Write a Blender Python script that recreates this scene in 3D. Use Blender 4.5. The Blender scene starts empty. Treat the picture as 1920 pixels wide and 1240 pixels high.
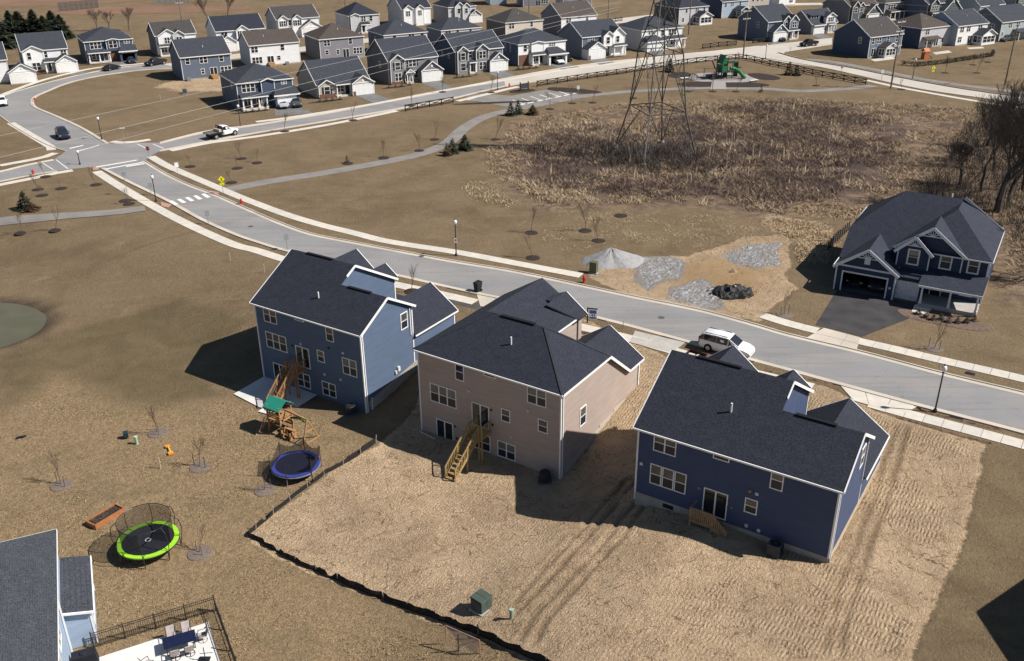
import bpy, math, random
import numpy as np
random.seed(7); RNG=np.random.default_rng(7)
SC=bpy.context.scene; COL=SC.collection
# ---------------------------------------------------------------- camera, sky, sun, exposure
rad=math.radians
cam=bpy.data.cameras.new('camera'); co=bpy.data.objects.new('camera',cam); COL.objects.link(co)
from mathutils import Matrix, Vector
_p,_r=rad(25.5358),rad(-0.4284)
_f=Vector((0,math.cos(_p),-math.sin(_p))); _u=Vector((0,math.sin(_p),math.cos(_p))); _x=Vector((1,0,0))
_xr=_x*math.cos(_r)+_u*math.sin(_r); _ur=-_x*math.sin(_r)+_u*math.cos(_r)
mw=Matrix.Identity(4)
for i in range(3): mw[i][0]=_xr[i]; mw[i][1]=_ur[i]; mw[i][2]=-_f[i]
mw.translation=Vector((0,0,41.4)); co.matrix_world=mw
cam.sensor_fit='HORIZONTAL'; cam.sensor_width=36; cam.lens=36*1750.34/1920; cam.clip_start=1; cam.clip_end=3000
SC.camera=co
SUN_AZ=-10.6; SUN_EL=45.5       # direction towards the sun: azimuth from +X, counter-clockwise
W=bpy.data.worlds.new('World'); SC.world=W; W.use_nodes=True
nt=W.node_tree; sky=nt.nodes.new('ShaderNodeTexSky'); sky.sky_type='NISHITA'; sky.sun_disc=False
sky.sun_elevation=rad(SUN_EL); sky.sun_rotation=rad(90-SUN_AZ); sky.altitude=200; sky.air_density=1.0; sky.dust_density=0.3; sky.ozone_density=1.4
bg=nt.nodes['Background']; bg.inputs[1].default_value=0.05; nt.links.new(sky.outputs[0],bg.inputs[0])
sl=bpy.data.lights.new('sun','SUN'); sl.energy=5.0; sl.angle=rad(0.53); sl.color=(1,0.94,0.86)
so=bpy.data.objects.new('sun',sl); COL.objects.link(so)
sd=Vector((math.cos(rad(SUN_EL))*math.cos(rad(SUN_AZ)),math.cos(rad(SUN_EL))*math.sin(rad(SUN_AZ)),math.sin(rad(SUN_EL))))
so.rotation_euler=sd.to_track_quat('Z','Y').to_euler(); so.location=(60,0,120)
SC.view_settings.view_transform='Standard'; SC.view_settings.look='None'; SC.view_settings.exposure=0.42; SC.view_settings.gamma=1; SC.view_settings.use_curve_mapping=False

# ---------------------------------------------------------------- helpers
def _ss(a,b,x):
    t=np.clip((x-a)/(b-a),0,1); return t*t*(3-2*t)
def ground_z(x,y):
    dx=np.asarray(x,float)-3.83; dy=np.asarray(y,float)-63.6
    u=dx*0.83292-dy*0.55339; v=dx*0.55339+dy*0.83292
    A=1-_ss(-2,14,u)
    P=-2.55*(1-_ss(-1.5,16,v))-.02*np.clip(-v,0,40)
    z=A*P
    e=((np.asarray(x)+62.5)/9.0)**2+((np.asarray(y)-94.6)/6.6)**2
    return z-1.0*_ss(1.7,.5,e)

gz=lambda x,y: float(ground_z(x,y))
class MB:
    def __init__(s): s.v=[]; s.f=[]
    def add(s,vs,fs):
        n=len(s.v); s.v+=[tuple(p) for p in vs]; s.f+=[tuple(i+n for i in f) for f in fs]; return s
    def box(s,x0,x1,y0,y1,z0,z1):
        return s.add([(x0,y0,z0),(x1,y0,z0),(x1,y1,z0),(x0,y1,z0),(x0,y0,z1),(x1,y0,z1),(x1,y1,z1),(x0,y1,z1)],[(3,2,1,0),(4,5,6,7),(0,1,5,4),(1,2,6,5),(2,3,7,6),(3,0,4,7)])
    def poly(s,pts): return s.add(pts,[tuple(range(len(pts)))])
    def slab(s,pts,th):
        n=len(pts); b=[(p[0],p[1],p[2]-th) for p in pts]
        return s.add(list(pts)+b,[tuple(range(n)),tuple(range(2*n-1,n-1,-1))]+[(i+n,(i+1)%n+n,(i+1)%n,i) for i in range(n)])
    def beam(s,p,q,w,h):
        p=Vector(p);q=Vector(q);d=(q-p).normalized(); sv=d.cross(Vector((0,0,1)))
        if sv.length<1e-4: sv=Vector((1,0,0))
        sv.normalize(); up=sv.cross(d); a=sv*(w/2);b=up*(h/2)
        return s.add([p-a-b,p+a-b,p+a+b,p-a+b,q-a-b,q+a-b,q+a+b,q-a+b],[(3,2,1,0),(4,5,6,7),(0,1,5,4),(1,2,6,5),(2,3,7,6),(3,0,4,7)])
    def tube(s,p,q,r0,r1=None,n=6,cap=True):
        r1=r0 if r1 is None else r1
        p=Vector(p);q=Vector(q);d=(q-p); 
        if d.length<1e-6: return s
        d.normalize(); a=d.orthogonal().normalized(); b=d.cross(a)
        R=[]
        for c,r in ((p,r0),(q,r1)):
            for i in range(n):
                t=2*math.pi*i/n; R.append(c+(a*math.cos(t)+b*math.sin(t))*r)
        F=[(i,(i+1)%n,(i+1)%n+n,i+n) for i in range(n)]
        if cap: F+=[tuple(range(n-1,-1,-1)),tuple(range(n,2*n))]
        return s.add(R,F)
    def path(s,pts,r,n=6):
        for a,b in zip(pts,pts[1:]): s.tube(a,b,r,r,n)
        return s
    def lathe(s,prof,n=12,c=(0,0)):
        V=[];k=len(prof)
        for r,z in prof:
            for i in range(n):
                t=2*math.pi*i/n; V.append((c[0]+r*math.cos(t),c[1]+r*math.sin(t),z))
        F=[(j*n+i,j*n+(i+1)%n,(j+1)*n+(i+1)%n,(j+1)*n+i) for j in range(k-1) for i in range(n)]
        F+=[tuple(range(n-1,-1,-1)),tuple(range((k-1)*n,k*n))]
        return s.add(V,F)
    def mesh(s,name,m=None,smooth=False):
        me=bpy.data.meshes.new(name); me.from_pydata([tuple(p) for p in s.v],[],s.f); 
        if m: me.materials.append(m)
        if smooth: me.polygons.foreach_set('use_smooth',[True]*len(me.polygons))
        me.update(); return me
def obj(name,mb,m=None,parent=None,loc=None,rz=None,smooth=False):
    me=mb.mesh(name,m,smooth) if isinstance(mb,MB) else mb
    o=bpy.data.objects.new(name,me); COL.objects.link(o)
    if parent is not None: o.parent=parent
    if loc is not None: o.location=loc
    if rz is not None: o.rotation_euler=(0,0,rz)
    return o
def tag(o,label,cat,group=None):
    o['label']=label; o['category']=cat
    if group: o['group']=group
    return o
def thing(name,label,cat,loc=(0,0,0),rz=0,group=None):
    o=bpy.data.objects.new(name,None); COL.objects.link(o); o.location=loc; o.rotation_euler=(0,0,rz); o.empty_display_size=.2
    return tag(o,label,cat,group)
def struct(name,mb,m=None,parent=None,kind='structure'):
    o=obj(name,mb,m,parent); o['kind']=kind; return o
def copy_tree(o,parent=None):
    c=o.copy(); COL.objects.link(c)
    if parent is not None: c.parent=parent; c.matrix_parent_inverse=o.matrix_parent_inverse.copy()
    for ch in [k for k in KIDS.get(o.name,[])]: copy_tree(ch,c)
    return c
KIDS={}
def index_kids(root):
    KIDS[root.name]=[]
    for ch in root.children: KIDS[root.name].append(ch); index_kids(ch)
def place(proto,label,loc,rz,used,group=None,scale=None):
    """first call moves the prototype itself, later calls copy it with its parts"""
    if not used: o=proto; used.append(1)
    else: o=copy_tree(proto)
    o.location=loc; o.rotation_euler=(0,0,rz); o['label']=label
    if group: o['group']=group
    if scale: o.scale=(scale,)*3
    return o
# ---------------------------------------------------------------- materials
_M={}
def mat(key,col,rough=.85,vary=.18,scale=3.0,bump=0,bscale=40,spec=.3,metal=0,stretch=None,emit=0,alpha=1,coords='Object',tint=None):
    if key in _M: return _M[key]
    m=bpy.data.materials.new(key); m.use_nodes=True; n=m.node_tree; b=n.nodes['Principled BSDF']; L=n.links.new
    b.inputs['Roughness'].default_value=rough; b.inputs['Metallic'].default_value=metal
    b.inputs['Specular IOR Level'].default_value=spec
    tc=n.nodes.new('ShaderNodeTexCoord'); mp=n.nodes.new('ShaderNodeMapping'); L(tc.outputs[coords],mp.inputs[0])
    if stretch: mp.inputs['Scale'].default_value=stretch
    nz=n.nodes.new('ShaderNodeTexNoise'); nz.inputs['Scale'].default_value=scale; nz.inputs['Detail'].default_value=5; L(mp.outputs[0],nz.inputs[0])
    cr=n.nodes.new('ShaderNodeMapRange'); L(nz.outputs[0],cr.inputs[0]); cr.inputs[1].default_value=.3; cr.inputs[2].default_value=.7
    mx=n.nodes.new('ShaderNodeMix'); mx.data_type='RGBA'; L(cr.outputs[0],mx.inputs[0])
    t=tint or (1,1,1)
    mx.inputs[6].default_value=(*[max(0,c*(1-vary)) for c in col],1); mx.inputs[7].default_value=(*[min(1,c*(1+vary)*k) for c,k in zip(col,t)],1)
    L(mx.outputs[2],b.inputs['Base Color'])
    if bump:
        n2=n.nodes.new('ShaderNodeTexNoise'); n2.inputs['Scale'].default_value=bscale; n2.inputs['Detail'].default_value=3; L(mp.outputs[0],n2.inputs[0])
        bp=n.nodes.new('ShaderNodeBump'); bp.inputs['Strength'].default_value=bump; bp.inputs['Distance'].default_value=.05; L(n2.outputs[0],bp.inputs['Height']); L(bp.outputs[0],b.inputs['Normal'])
    if emit: b.inputs['Emission Color'].default_value=(*col,1); b.inputs['Emission Strength'].default_value=emit
    if alpha<1: b.inputs['Alpha'].default_value=alpha
    _M[key]=m; return m
def zband(key,col,period,depth,vary=.1,scale=2.0,rough=.75,stretch=(1,1,6),dark=.8,bump=.5,spec=.3,patch=0):
    """horizontal courses (lap siding, shingles): colour and relief follow height, broken up by noise"""
    if key in _M: return _M[key]
    m=mat(key,col,rough,vary,scale,spec=spec,stretch=stretch); n=m.node_tree; L=n.links.new; b=n.nodes['Principled BSDF']
    tc=[q for q in n.nodes if q.type=='TEX_COORD'][0]; sp=n.nodes.new('ShaderNodeSeparateXYZ'); L(tc.outputs['Object'],sp.inputs[0])
    d=n.nodes.new('ShaderNodeMath'); d.operation='DIVIDE'; L(sp.outputs[2],d.inputs[0]); d.inputs[1].default_value=period
    f=n.nodes.new('ShaderNodeMath'); f.operation='FRACT'; L(d.outputs[0],f.inputs[0])
    r=n.nodes.new('ShaderNodeMapRange'); L(f.outputs[0],r.inputs[0]); r.inputs[1].default_value=.72; r.inputs[2].default_value=1; r.inputs[3].default_value=1; r.inputs[4].default_value=dark
    src=b.inputs['Base Color'].links[0].from_socket
    mx=n.nodes.new('ShaderNodeMix'); mx.data_type='RGBA'; mx.blend_type='MULTIPLY'; mx.inputs[0].default_value=1; L(src,mx.inputs[6]); L(r.outputs[0],mx.inputs[7]); out=mx.outputs[2]
    if patch:
        vz=n.nodes.new('ShaderNodeTexNoise'); vz.inputs['Scale'].default_value=9; vz.inputs['Detail'].default_value=2; mp=n.nodes.new('ShaderNodeMapping'); mp.inputs['Scale'].default_value=(1,1,2.2); L(tc.outputs['Object'],mp.inputs[0]); L(mp.outputs[0],vz.inputs[0])
        r2=n.nodes.new('ShaderNodeMapRange'); L(vz.outputs[0],r2.inputs[0]); r2.inputs[1].default_value=.35; r2.inputs[2].default_value=.65; r2.inputs[3].default_value=1-patch; r2.inputs[4].default_value=1+patch
        m2=n.nodes.new('ShaderNodeMix'); m2.data_type='RGBA'; m2.blend_type='MULTIPLY'; m2.inputs[0].default_value=1; L(out,m2.inputs[6]); L(r2.outputs[0],m2.inputs[7]); out=m2.outputs[2]
    L(out,b.inputs['Base Color'])
    bp=n.nodes.new('ShaderNodeBump'); bp.inputs['Strength'].default_value=bump; bp.inputs['Distance'].default_value=depth; L(f.outputs[0],bp.inputs['Height']); L(bp.outputs[0],b.inputs['Normal'])
    return m
def siding(name,col): return zband('siding_'+name,col,.115,.012,vary=.08,scale=.5,dark=.8)
def shingle(name,col): return zband('shingle_'+name,col,.075,.01,vary=.12,scale=1.3,dark=.7,rough=.9,stretch=(1,1,2),patch=.4,spec=.25)
WHITE=mat('white_trim',(.78,.78,.77),.5,.04)
GLASS=mat('window_glass',(.018,.022,.028),.06,.4,.7,spec=.6); GLASSU=mat('window_glass_clear',(.07,.075,.07),.05,.5,.6,spec=.7); GLASSV=[GLASSU,mat('window_glass_blind',(.15,.15,.14),.25,.3,.8,spec=.5),mat('window_glass_dim',(.04,.042,.045),.05,.5,.6,spec=.7)]; GLASSL=mat('window_glass_screened',(.022,.026,.036),.35,.3,.7,spec=.4)
FOUND=mat('foundation_concrete',(.36,.33,.29),.9,.16,1.2,bump=.3)
CONC=mat('pale_concrete',(.56,.52,.46),.9,.1,.7,bump=.15,bscale=15,coords='Object')
CONC2=mat('tan_concrete',(.50,.45,.385),.9,.12,.25,bump=.1,bscale=10)
GARAGEW=mat('garage_door_white',(.76,.76,.75),.5,.04)
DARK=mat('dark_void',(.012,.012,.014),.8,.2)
BLACKM=mat('black_metal',(.018,.018,.02),.45,.2,spec=.5)
GALV=mat('galvanised_steel',(.36,.36,.36),.5,.2,metal=.4)
WOODT=mat('treated_lumber',(.36,.25,.105),.8,.2,4,stretch=(1,1,4)); WOODG=mat('weathered_lumber',(.30,.20,.115),.85,.25,4); WOODB=mat('cedar_lumber',(.36,.20,.09),.8,.25,4)
BRICK=mat('red_brick',(.16,.085,.065),.9,.35,9,bump=.3); STONE=mat('brown_stone',(.2,.155,.12),.9,.4,6,bump=.4)
GREYM=mat('grey_metal',(.25,.25,.25),.5,.15,metal=.3)
RUBBER=mat('tyre_rubber',(.012,.012,.013),.9,.2); RIM=mat('alloy_rim',(.42,.42,.43),.35,.1,metal=.7)
MULCH=mat('dark_mulch',(.035,.026,.022),.95,.5,12,bump=.8,bscale=20)
BARK=mat('grey_bark',(.12,.092,.075),.95,.35,8); TWIG=mat('bare_twigs',(.15,.105,.085),.95,.3,8); BARKD=mat('dark_bark',(.06,.05,.043),.95,.35,5); TWIGD=mat('dark_twigs',(.105,.09,.08),.95,.3,5)
EVER=mat('evergreen_needles',(.028,.038,.022),.95,.5,1.5); EVERB=mat('browned_needles',(.075,.045,.025),.95,.4,3)
# ---------------------------------------------------------------- terrain
def dens(a,b,h,far0,far1,g):
    c=list(np.arange(a,b+1e-6,h)); x=b; s=h
    while x<far1: s*=g; x+=min(s,5); c.append(x)
    x=a; s=h; lo=[]
    while x>far0: s*=g; x-=min(s,5); lo.append(x)
    return np.array(lo[::-1]+c)
xs=dens(-22,46,.24,-420,420,1.06); ys=dens(40,86,.24,24,640,1.03)
X,Y=np.meshgrid(xs,ys); nx,ny=len(xs),len(ys)
def vnoise(x,y,s,seed):
    x=x/s; y=y/s; xi=np.floor(x).astype(np.int64); yi=np.floor(y).astype(np.int64); fx=x-xi; fy=y-yi; fx=fx*fx*(3-2*fx); fy=fy*fy*(3-2*fy)
    def h(a,b):
        k=(a*374761393+b*668265263+seed*974634777)&0xffffffff; k=((k^(k>>13))*1274126177)&0xffffffff; return ((k^(k>>16))&0xffff)/65535.
    return (h(xi,yi)*(1-fx)+h(xi+1,yi)*fx)*(1-fy)+(h(xi,yi+1)*(1-fx)+h(xi+1,yi+1)*fx)*fy-.5
def sdist(poly,x,y):
    P=np.array(poly); ins=np.zeros(x.shape,bool); d=np.full(x.shape,1e9)
    for i in range(len(P)):
        a=P[i]; b=P[(i+1)%len(P)]; e=b-a; t=np.clip(((x-a[0])*e[0]+(y-a[1])*e[1])/(e@e),0,1)
        d=np.minimum(d,np.hypot(x-a[0]-t*e[0],y-a[1]-t*e[1]))
        c=((a[1]>y)!=(b[1]>y)); xx=np.where(c,a[0]+(y-a[1])*e[0]/(e[1] if abs(e[1])>1e-9 else 1e-9),-1e9); ins^=c&(x<xx)
    return np.where(ins,-d,d)
def ldist(pl,x,y):
    P=np.array(pl); d=np.full(x.shape,1e9)
    for i in range(len(P)-1):
        a=P[i]; e=P[i+1]-a; t=np.clip(((x-a[0])*e[0]+(y-a[1])*e[1])/(e@e),0,1); d=np.minimum(d,np.hypot(x-a[0]-t*e[0],y-a[1]-t*e[1]))
    return d
def msk(poly,w): return _ss(w,-w,sdist(poly,X,Y))
DIRT=[(-20.06, 57.15), (-17.21, 61.87), (-14.48, 66.18), (-11.99, 69.26), (-9.22, 75.33), (-8.37, 80.84), (2.67, 84.13), (7.06, 89.68), (11.76, 83.97), (14.92, 80.18), (18.44, 77.07), (26.46, 75.39), (28.98, 74.04), (31.42, 70.01), (33.18, 68.55), (37.99, 64.6), (34.44, 58.11), (30.48, 51.29), (25.74, 44.16), (23.39, 40.69), (2.65, 40.56), (-0.81, 43.74), (-3.61, 46.4), (-7.37, 48.98), (-11.32, 51.18), (-15.56, 53.67)]
DIRT2=[(9.26, 100.93), (12.75, 109.65), (16.33, 106.45), (21.8, 107.97), (30.47, 114.16), (35.89, 115.06), (34.8, 107.34), (32.5, 101.3), (32.62, 97.29), (26.64, 90.14), (25.97, 88.54), (20.14, 91.78), (13.78, 95.22)]
DIRT3=[(-81.05, 226.48), (-76.68, 226.3), (-69.2, 238.71), (-61.68, 211.8), (-68.92, 212.07), (-73.53, 213.44), (-79.44, 216.73)]
DIRT4=[(33.19, 103.82), (35.76, 112.05), (33.99, 117.19), (35.37, 122.67), (43.07, 119.14), (41.25, 109.05), (38.89, 103.7)]
BRUSH=[(-1.06, 138.84), (-4.52, 146.33), (-4.81, 157.94), (0.8, 177.45), (6.68, 185.93), (21.43, 195.39), (38.52, 197.96), (52.79, 201.26), (67.72, 197.99), (81.62, 193.27), (95.77, 188.23), (105.57, 178.48), (86.31, 140.88), (67.2, 106.66), (54.51, 93.87), (63.75, 114.45), (44.13, 120.21), (36.27, 123.34), (25.84, 126.91), (14.57, 127.67), (4.66, 126.69)]
BRUSHC=[(2.28, 143.11), (1.13, 156.01), (5.13, 168.95), (16.52, 176.95), (24.33, 174.54), (40.86, 192.64), (54.1, 197.4), (65.78, 191.78), (72.86, 184.18), (70.73, 164.97), (58.42, 141.62), (45.96, 128.39), (37.3, 127.36), (28.87, 130.82), (22.56, 130.21), (13.42, 131.72), (6.58, 135.87)]
SANDY=[(18.2, 105.88), (22.01, 105.44), (28.93, 107.46), (29.81, 100.53), (26.44, 96.64), (21.23, 94.49), (18.43, 99.14)]
GRAV=[[(15.47, 107.37), (21.29, 106.89), (19.61, 100.73), (16.18, 98.39), (15.3, 96.4), (14.66, 100.83)],[(20.26, 99.1), (22.4, 100.67), (23.57, 96.7), (22.41, 91.6), (19.67, 92.35), (16.83, 94.57), (18.18, 97.57)],[(25.34, 107.53), (29.88, 111.59), (34.9, 112.66), (32.24, 103.84), (29.18, 103.04), (26.51, 105.35)]]
YARD=[(-47.28, 74.23), (-46.31, 83.29), (-36.87, 76.74), (-27.59, 77.91), (-22.12, 76.25), (-12.68, 73.12), (-12.63, 69.2), (-17.24, 62.02), (-20.22, 57.16), (-11.32, 51.18), (-0.81, 43.74), (1.43, 41.3), (-32.74, 44.48), (-39.63, 44.62), (-56.79, 73.62)]
LUSH=[(-54.11, 88.19), (-45.66, 95.58), (-38.17, 99.02), (-28.94, 92.96), (-33.03, 83.93), (-27.08, 77.89), (-30.48, 77.31), (-33.5, 72.88), (-35.96, 72.96), (-42.51, 76.92), (-48.7, 77.13)]
RIGHTY=[(38.1, 64.36), (41.39, 63.13), (32.23, 40.6), (23.54, 40.69), (27.02, 46.04), (34.24, 58.12)]
n1=vnoise(X,Y,9,1)*.5+vnoise(X,Y,3.7,2)*.3+vnoise(X,Y,1.6,3)*.2
def soft(poly,w,k): return np.clip(_ss(w,-w,sdist(poly,X,Y)+n1*k),0,1)
dirt=np.maximum.reduce([soft(DIRT,.5,1.6),soft(DIRT2,.8,2.5),soft(DIRT3,1,3),soft(DIRT4,2,6)*.6])
brush=soft(BRUSH,2.5,9); brushc=soft(BRUSHC,4,16)
grav=np.maximum.reduce([soft(g,.8,3.) for g in GRAV]); sandy=soft(SANDY,2,4)
yard=soft(YARD,2,4); lush=soft(LUSH,.5,1.6); lush=np.maximum(lush,soft(RIGHTY,1,3)*.3)
hard=msk(DIRT,1.0)*_ss(.2,1.2,-sdist(DIRT,X,Y))+msk(DIRT2,1.0)*_ss(.3,1.5,-sdist(DIRT2,X,Y))
Zg=ground_z(X,Y)
rough=sum(vnoise(X,Y,s,20+i)*a for i,(s,a) in enumerate(((5,.22),(2.2,.13),(1.0,.085),(.55,.06))))
Zd=rough*1.0
RUTS=[[(9.17, 61.3), (5.81, 56.04), (2.85, 51.66), (0.76, 48.48), (-0.21, 46.99)],[(10.29, 58.86), (7.13, 53.74), (4.19, 49.59), (1.57, 45.88), (0.85, 43.91)],[(32.72, 67.34), (29.28, 61.02), (26.31, 55.57), (23.53, 50.8), (21.09, 46.6), (18.83, 41.57)]]
for pl in RUTS:
    d=ldist(pl,X,Y)+vnoise(X,Y,2,55)*.25
    Zd+= -.15*np.exp(-((np.abs(d-.45))/.15)**2)+.09*np.exp(-((np.abs(d-.85))/.2)**2)+.05*np.exp(-(d/.2)**2)
# bulldozer track imprints: bands of cross ridges
U=X*.83-Y*.55; V=X*.55+Y*.83
band=_ss(-.12,.06,vnoise(X,Y,3.6,71)*.7+vnoise(X,Y,1.3,72)*.3)*(.3+.7*_ss(6,15,X+.3*(Y-50)))
grassz=vnoise(X,Y,14,91)*.10*_ss(.2,1.5,np.minimum(Zg*-1,3))   # slight unevenness where the yards fall away from the street
brz=(vnoise(X,Y,6,81)*.5+vnoise(X,Y,2.5,82)*.3)*_ss(1,6,-sdist(BRUSH,X,Y))
Zt=Zg+Zd*hard+brz+grassz*(1-hard)
tm=bpy.data.meshes.new('ground'); tm.vertices.add(nx*ny); tm.vertices.foreach_set('co',np.stack([X,Y,Zt],-1).astype(np.float32).ravel())
ii=np.arange(nx*ny).reshape(ny,nx); q=np.stack([ii[:-1,:-1],ii[:-1,1:],ii[1:,1:],ii[1:,:-1]],-1).reshape(-1,4)
tm.loops.add(q.size); tm.loops.foreach_set('vertex_index',q.ravel()); tm.polygons.add(len(q)); tm.polygons.foreach_set('loop_start',np.arange(0,q.size,4)); tm.polygons.foreach_set('loop_total',np.full(len(q),4)); tm.polygons.foreach_set('use_smooth',np.ones(len(q),bool)); tm.update()
def cattr(name,a,b,c):
    at=tm.attributes.new(name,'FLOAT_COLOR','POINT'); at.data.foreach_set('color',np.stack([a,b,c,np.ones_like(a)],-1).astype(np.float32).ravel())
cattr('soil',dirt,grav,sandy); cattr('cover',brush,brushc,yard); trk=np.zeros_like(X)
for pl in RUTS:
    d=ldist(pl,X,Y)+vnoise(X,Y,2,55)*.25; trk=np.maximum(trk,np.exp(-((np.abs(d-.45))/.28)**2)*_ss(-.35,.1,vnoise(X,Y,1.8,56)))
cattr('track',trk*hard,np.zeros_like(X),np.zeros_like(X)); _e=((X+62.5)/9)**2+((Y-94.6)/6.6)**2+n1*.25; cattr('wet',lush,band*hard,_ss(1.75,1.25,_e))
def ground_mat():
    m=bpy.data.materials.new('ground_cover'); m.use_nodes=True; n=m.node_tree; L=n.links.new; b=n.nodes['Principled BSDF']; b.inputs['Roughness'].default_value=.95; b.inputs['Specular IOR Level'].default_value=.12
    tc=n.nodes.new('ShaderNodeTexCoord')
    def noise(scale,detail=6,dist=0,rgh=.6,st=None):
        z=n.nodes.new('ShaderNodeTexNoise'); z.inputs['Scale'].default_value=scale; z.inputs['Detail'].default_value=detail; z.inputs['Distortion'].default_value=dist; z.inputs['Roughness'].default_value=rgh
        if st:
            mp=n.nodes.new('ShaderNodeMapping'); mp.inputs['Scale'].default_value=st[0]; mp.inputs['Rotation'].default_value=(0,0,st[1]); L(tc.outputs['Object'],mp.inputs[0]); L(mp.outputs[0],z.inputs[0])
        else: L(tc.outputs['Object'],z.inputs[0])
        return z.outputs[0]
    def ramp(s,a,b_,lo=0,hi=1):
        r=n.nodes.new('ShaderNodeMapRange'); L(s,r.inputs[0]); r.inputs[1].default_value=a; r.inputs[2].default_value=b_; r.inputs[3].default_value=lo; r.inputs[4].default_value=hi; return r.outputs[0]
    def mix(f,a,c,mode='MIX'):
        x=n.nodes.new('ShaderNodeMix'); x.data_type='RGBA'; x.blend_type=mode
        if isinstance(f,float): x.inputs[0].default_value=f
        else: L(f,x.inputs[0])
        for k,v in ((6,a),(7,c)):
            if isinstance(v,tuple): x.inputs[k].default_value=(*v,1)
            else: L(v,x.inputs[k])
        return x.outputs[2]
    def mth(op,a,c):
        x=n.nodes.new('ShaderNodeMath'); x.operation=op; x.use_clamp=op in('MULTIPLY_ADD',)
        for k,v in ((0,a),(1,c)):
            if isinstance(v,(int,float)): x.inputs[k].default_value=v
            else: L(v,x.inputs[k])
        return x.outputs[0]
    def attr(name):
        a=n.nodes.new('ShaderNodeAttribute'); a.attribute_name=name; s=n.nodes.new('ShaderNodeSeparateColor'); L(a.outputs['Color'],s.inputs[0]); return s.outputs
    def ridge(scale,wd,dist,det=2):
        q=noise(scale,det,dist,.55); return ramp(mth('ABSOLUTE',mth('SUBTRACT',q,.5),0.0),0,wd,1,0)
    so_,cv,wt,tk=attr('soil'),attr('cover'),attr('wet'),attr('track')
    big=noise(.035,4); mid=noise(.25,6,.6); fine=noise(2.4,8,1.2,.7); vf=noise(9,5,.5,.7); swirl=noise(1.1,7,3.5,.65); streak=noise(.5,5,.4,.6,((.25,2.2,1),rad(-25)))
    g=mix(ramp(mid,.35,.65),(.145,.105,.062),(.215,.157,.094)); g=mix(ramp(big,.4,.62,0,.75),g,(.225,.162,.1)); 
    g=mix(ramp(streak,.5,.72,0,.5),g,(.25,.19,.12)); g=mix(ramp(fine,.5,.75,0,.55),g,(.085,.066,.036)); g=mix(ramp(vf,.58,.75,0,.5),g,(.3,.23,.14))
    g=mix(mth('MULTIPLY',ridge(.9,.022,2.5),.4),g,(.3,.235,.155)); g=mix(mth('MULTIPLY',ridge(1.7,.03,1.5),.45),g,(.075,.056,.034)); g=mix(mth('MULTIPLY',ramp(noise(.9,6,2,.75),.66,.72),.6),g,(.37,.295,.2))
    g=mix(ramp(noise(.075,5,1.2,.62),.5,.66,0,.5),g,(.13,.094,.057)); g=mix(ramp(noise(.13,6,2.5,.7),.6,.7,0,.55),g,(.285,.21,.135))
    lu=mix(ramp(mid,.35,.65),(.112,.087,.048),(.162,.123,.07)); lu=mix(ramp(fine,.52,.75,0,.6),lu,(.065,.055,.026)); g=mix(mth('MULTIPLY',wt[0],.8),g,lu)
    ya=mix(ramp(swirl,.36,.62),(.172,.12,.067),(.355,.25,.142)); ya=mix(ramp(vf,.5,.7,0,.6),ya,(.36,.27,.165)); ya=mix(ramp(fine,.55,.72,0,.65),ya,(.105,.08,.042)); ya=mix(ramp(mid,.52,.68,0,.55),ya,(.14,.112,.06))
    ya=mix(mth('MULTIPLY',ridge(2.6,.05,1.5),.5),ya,(.4,.305,.195)); ya=mix(mth('MULTIPLY',ridge(3.4,.05,1.2),.55),ya,(.095,.07,.038)); g=mix(mth('MULTIPLY',cv[2],.9),g,ya)
    br=mix(ramp(noise(.35,8,1.5,.7),.42,.6),(.105,.074,.06),(.26,.187,.12)); bc=mix(ramp(noise(.22,8,1.2,.7),.5,.68),(.09,.063,.056),(.2,.145,.105)); bc=mix(ramp(fine,.45,.7,0,.7),bc,(.055,.04,.036)); br=mix(ramp(fine,.55,.75,0,.7),br,(.33,.24,.155))
    g=mix(cv[0],g,mix(cv[1],br,bc)); g=mix(mth('MULTIPLY',wt[2],.85),g,(.06,.045,.036))
    di=mix(ramp(mid,.35,.65),(.51,.37,.235),(.63,.47,.307)); di=mix(ramp(fine,.58,.78,0,.4),di,(.33,.24,.16)); di=mix(ramp(vf,.55,.75,0,.4),di,(.64,.49,.345)); di=mix(ramp(streak,.5,.75,0,.35),di,(.37,.265,.175)); di=mix(ramp(big,.45,.65,0,.4),di,(.45,.335,.222))
    rmask=ramp(noise(.33,4,.5),.42,.6); di=mix(mth('MULTIPLY',mth('MULTIPLY',ridge(1.3,.03,1.2),.7),rmask),di,(.24,.165,.105)); di=mix(mth('MULTIPLY',mth('MULTIPLY',ridge(2.9,.05,.8),.4),rmask),di,(.27,.19,.125)); di=mix(mth('MULTIPLY',ridge(.28,.011,1.6,4),.85),di,(.15,.1,.062)); di=mix(mth('MULTIPLY',tk[0],.65),di,(.22,.15,.095)); di=mix(mth('MULTIPLY',ramp(noise(.11,5,.8,.65),.5,.62),.35),di,(.30,.215,.145))
    sa=mix(ramp(mid,.3,.7),(.40,.265,.14),(.5,.35,.2)); di=mix(so_[2],di,sa)
    gr=mix(ramp(fine,.4,.65),(.22,.22,.225),(.43,.42,.41)); gr=mix(ramp(swirl,.5,.6,0,.8),gr,(.28,.235,.19))
    brk=ramp(noise(1.6,6,.8,.7),.25,.75,-.35,.35)
    def hard(s): return ramp(mth('ADD',s,brk),.35,.65)
    g=mix(hard(so_[0]),g,di); g=mix(hard(so_[1]),g,gr)
    L(g,b.inputs['Base Color'])
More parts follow.
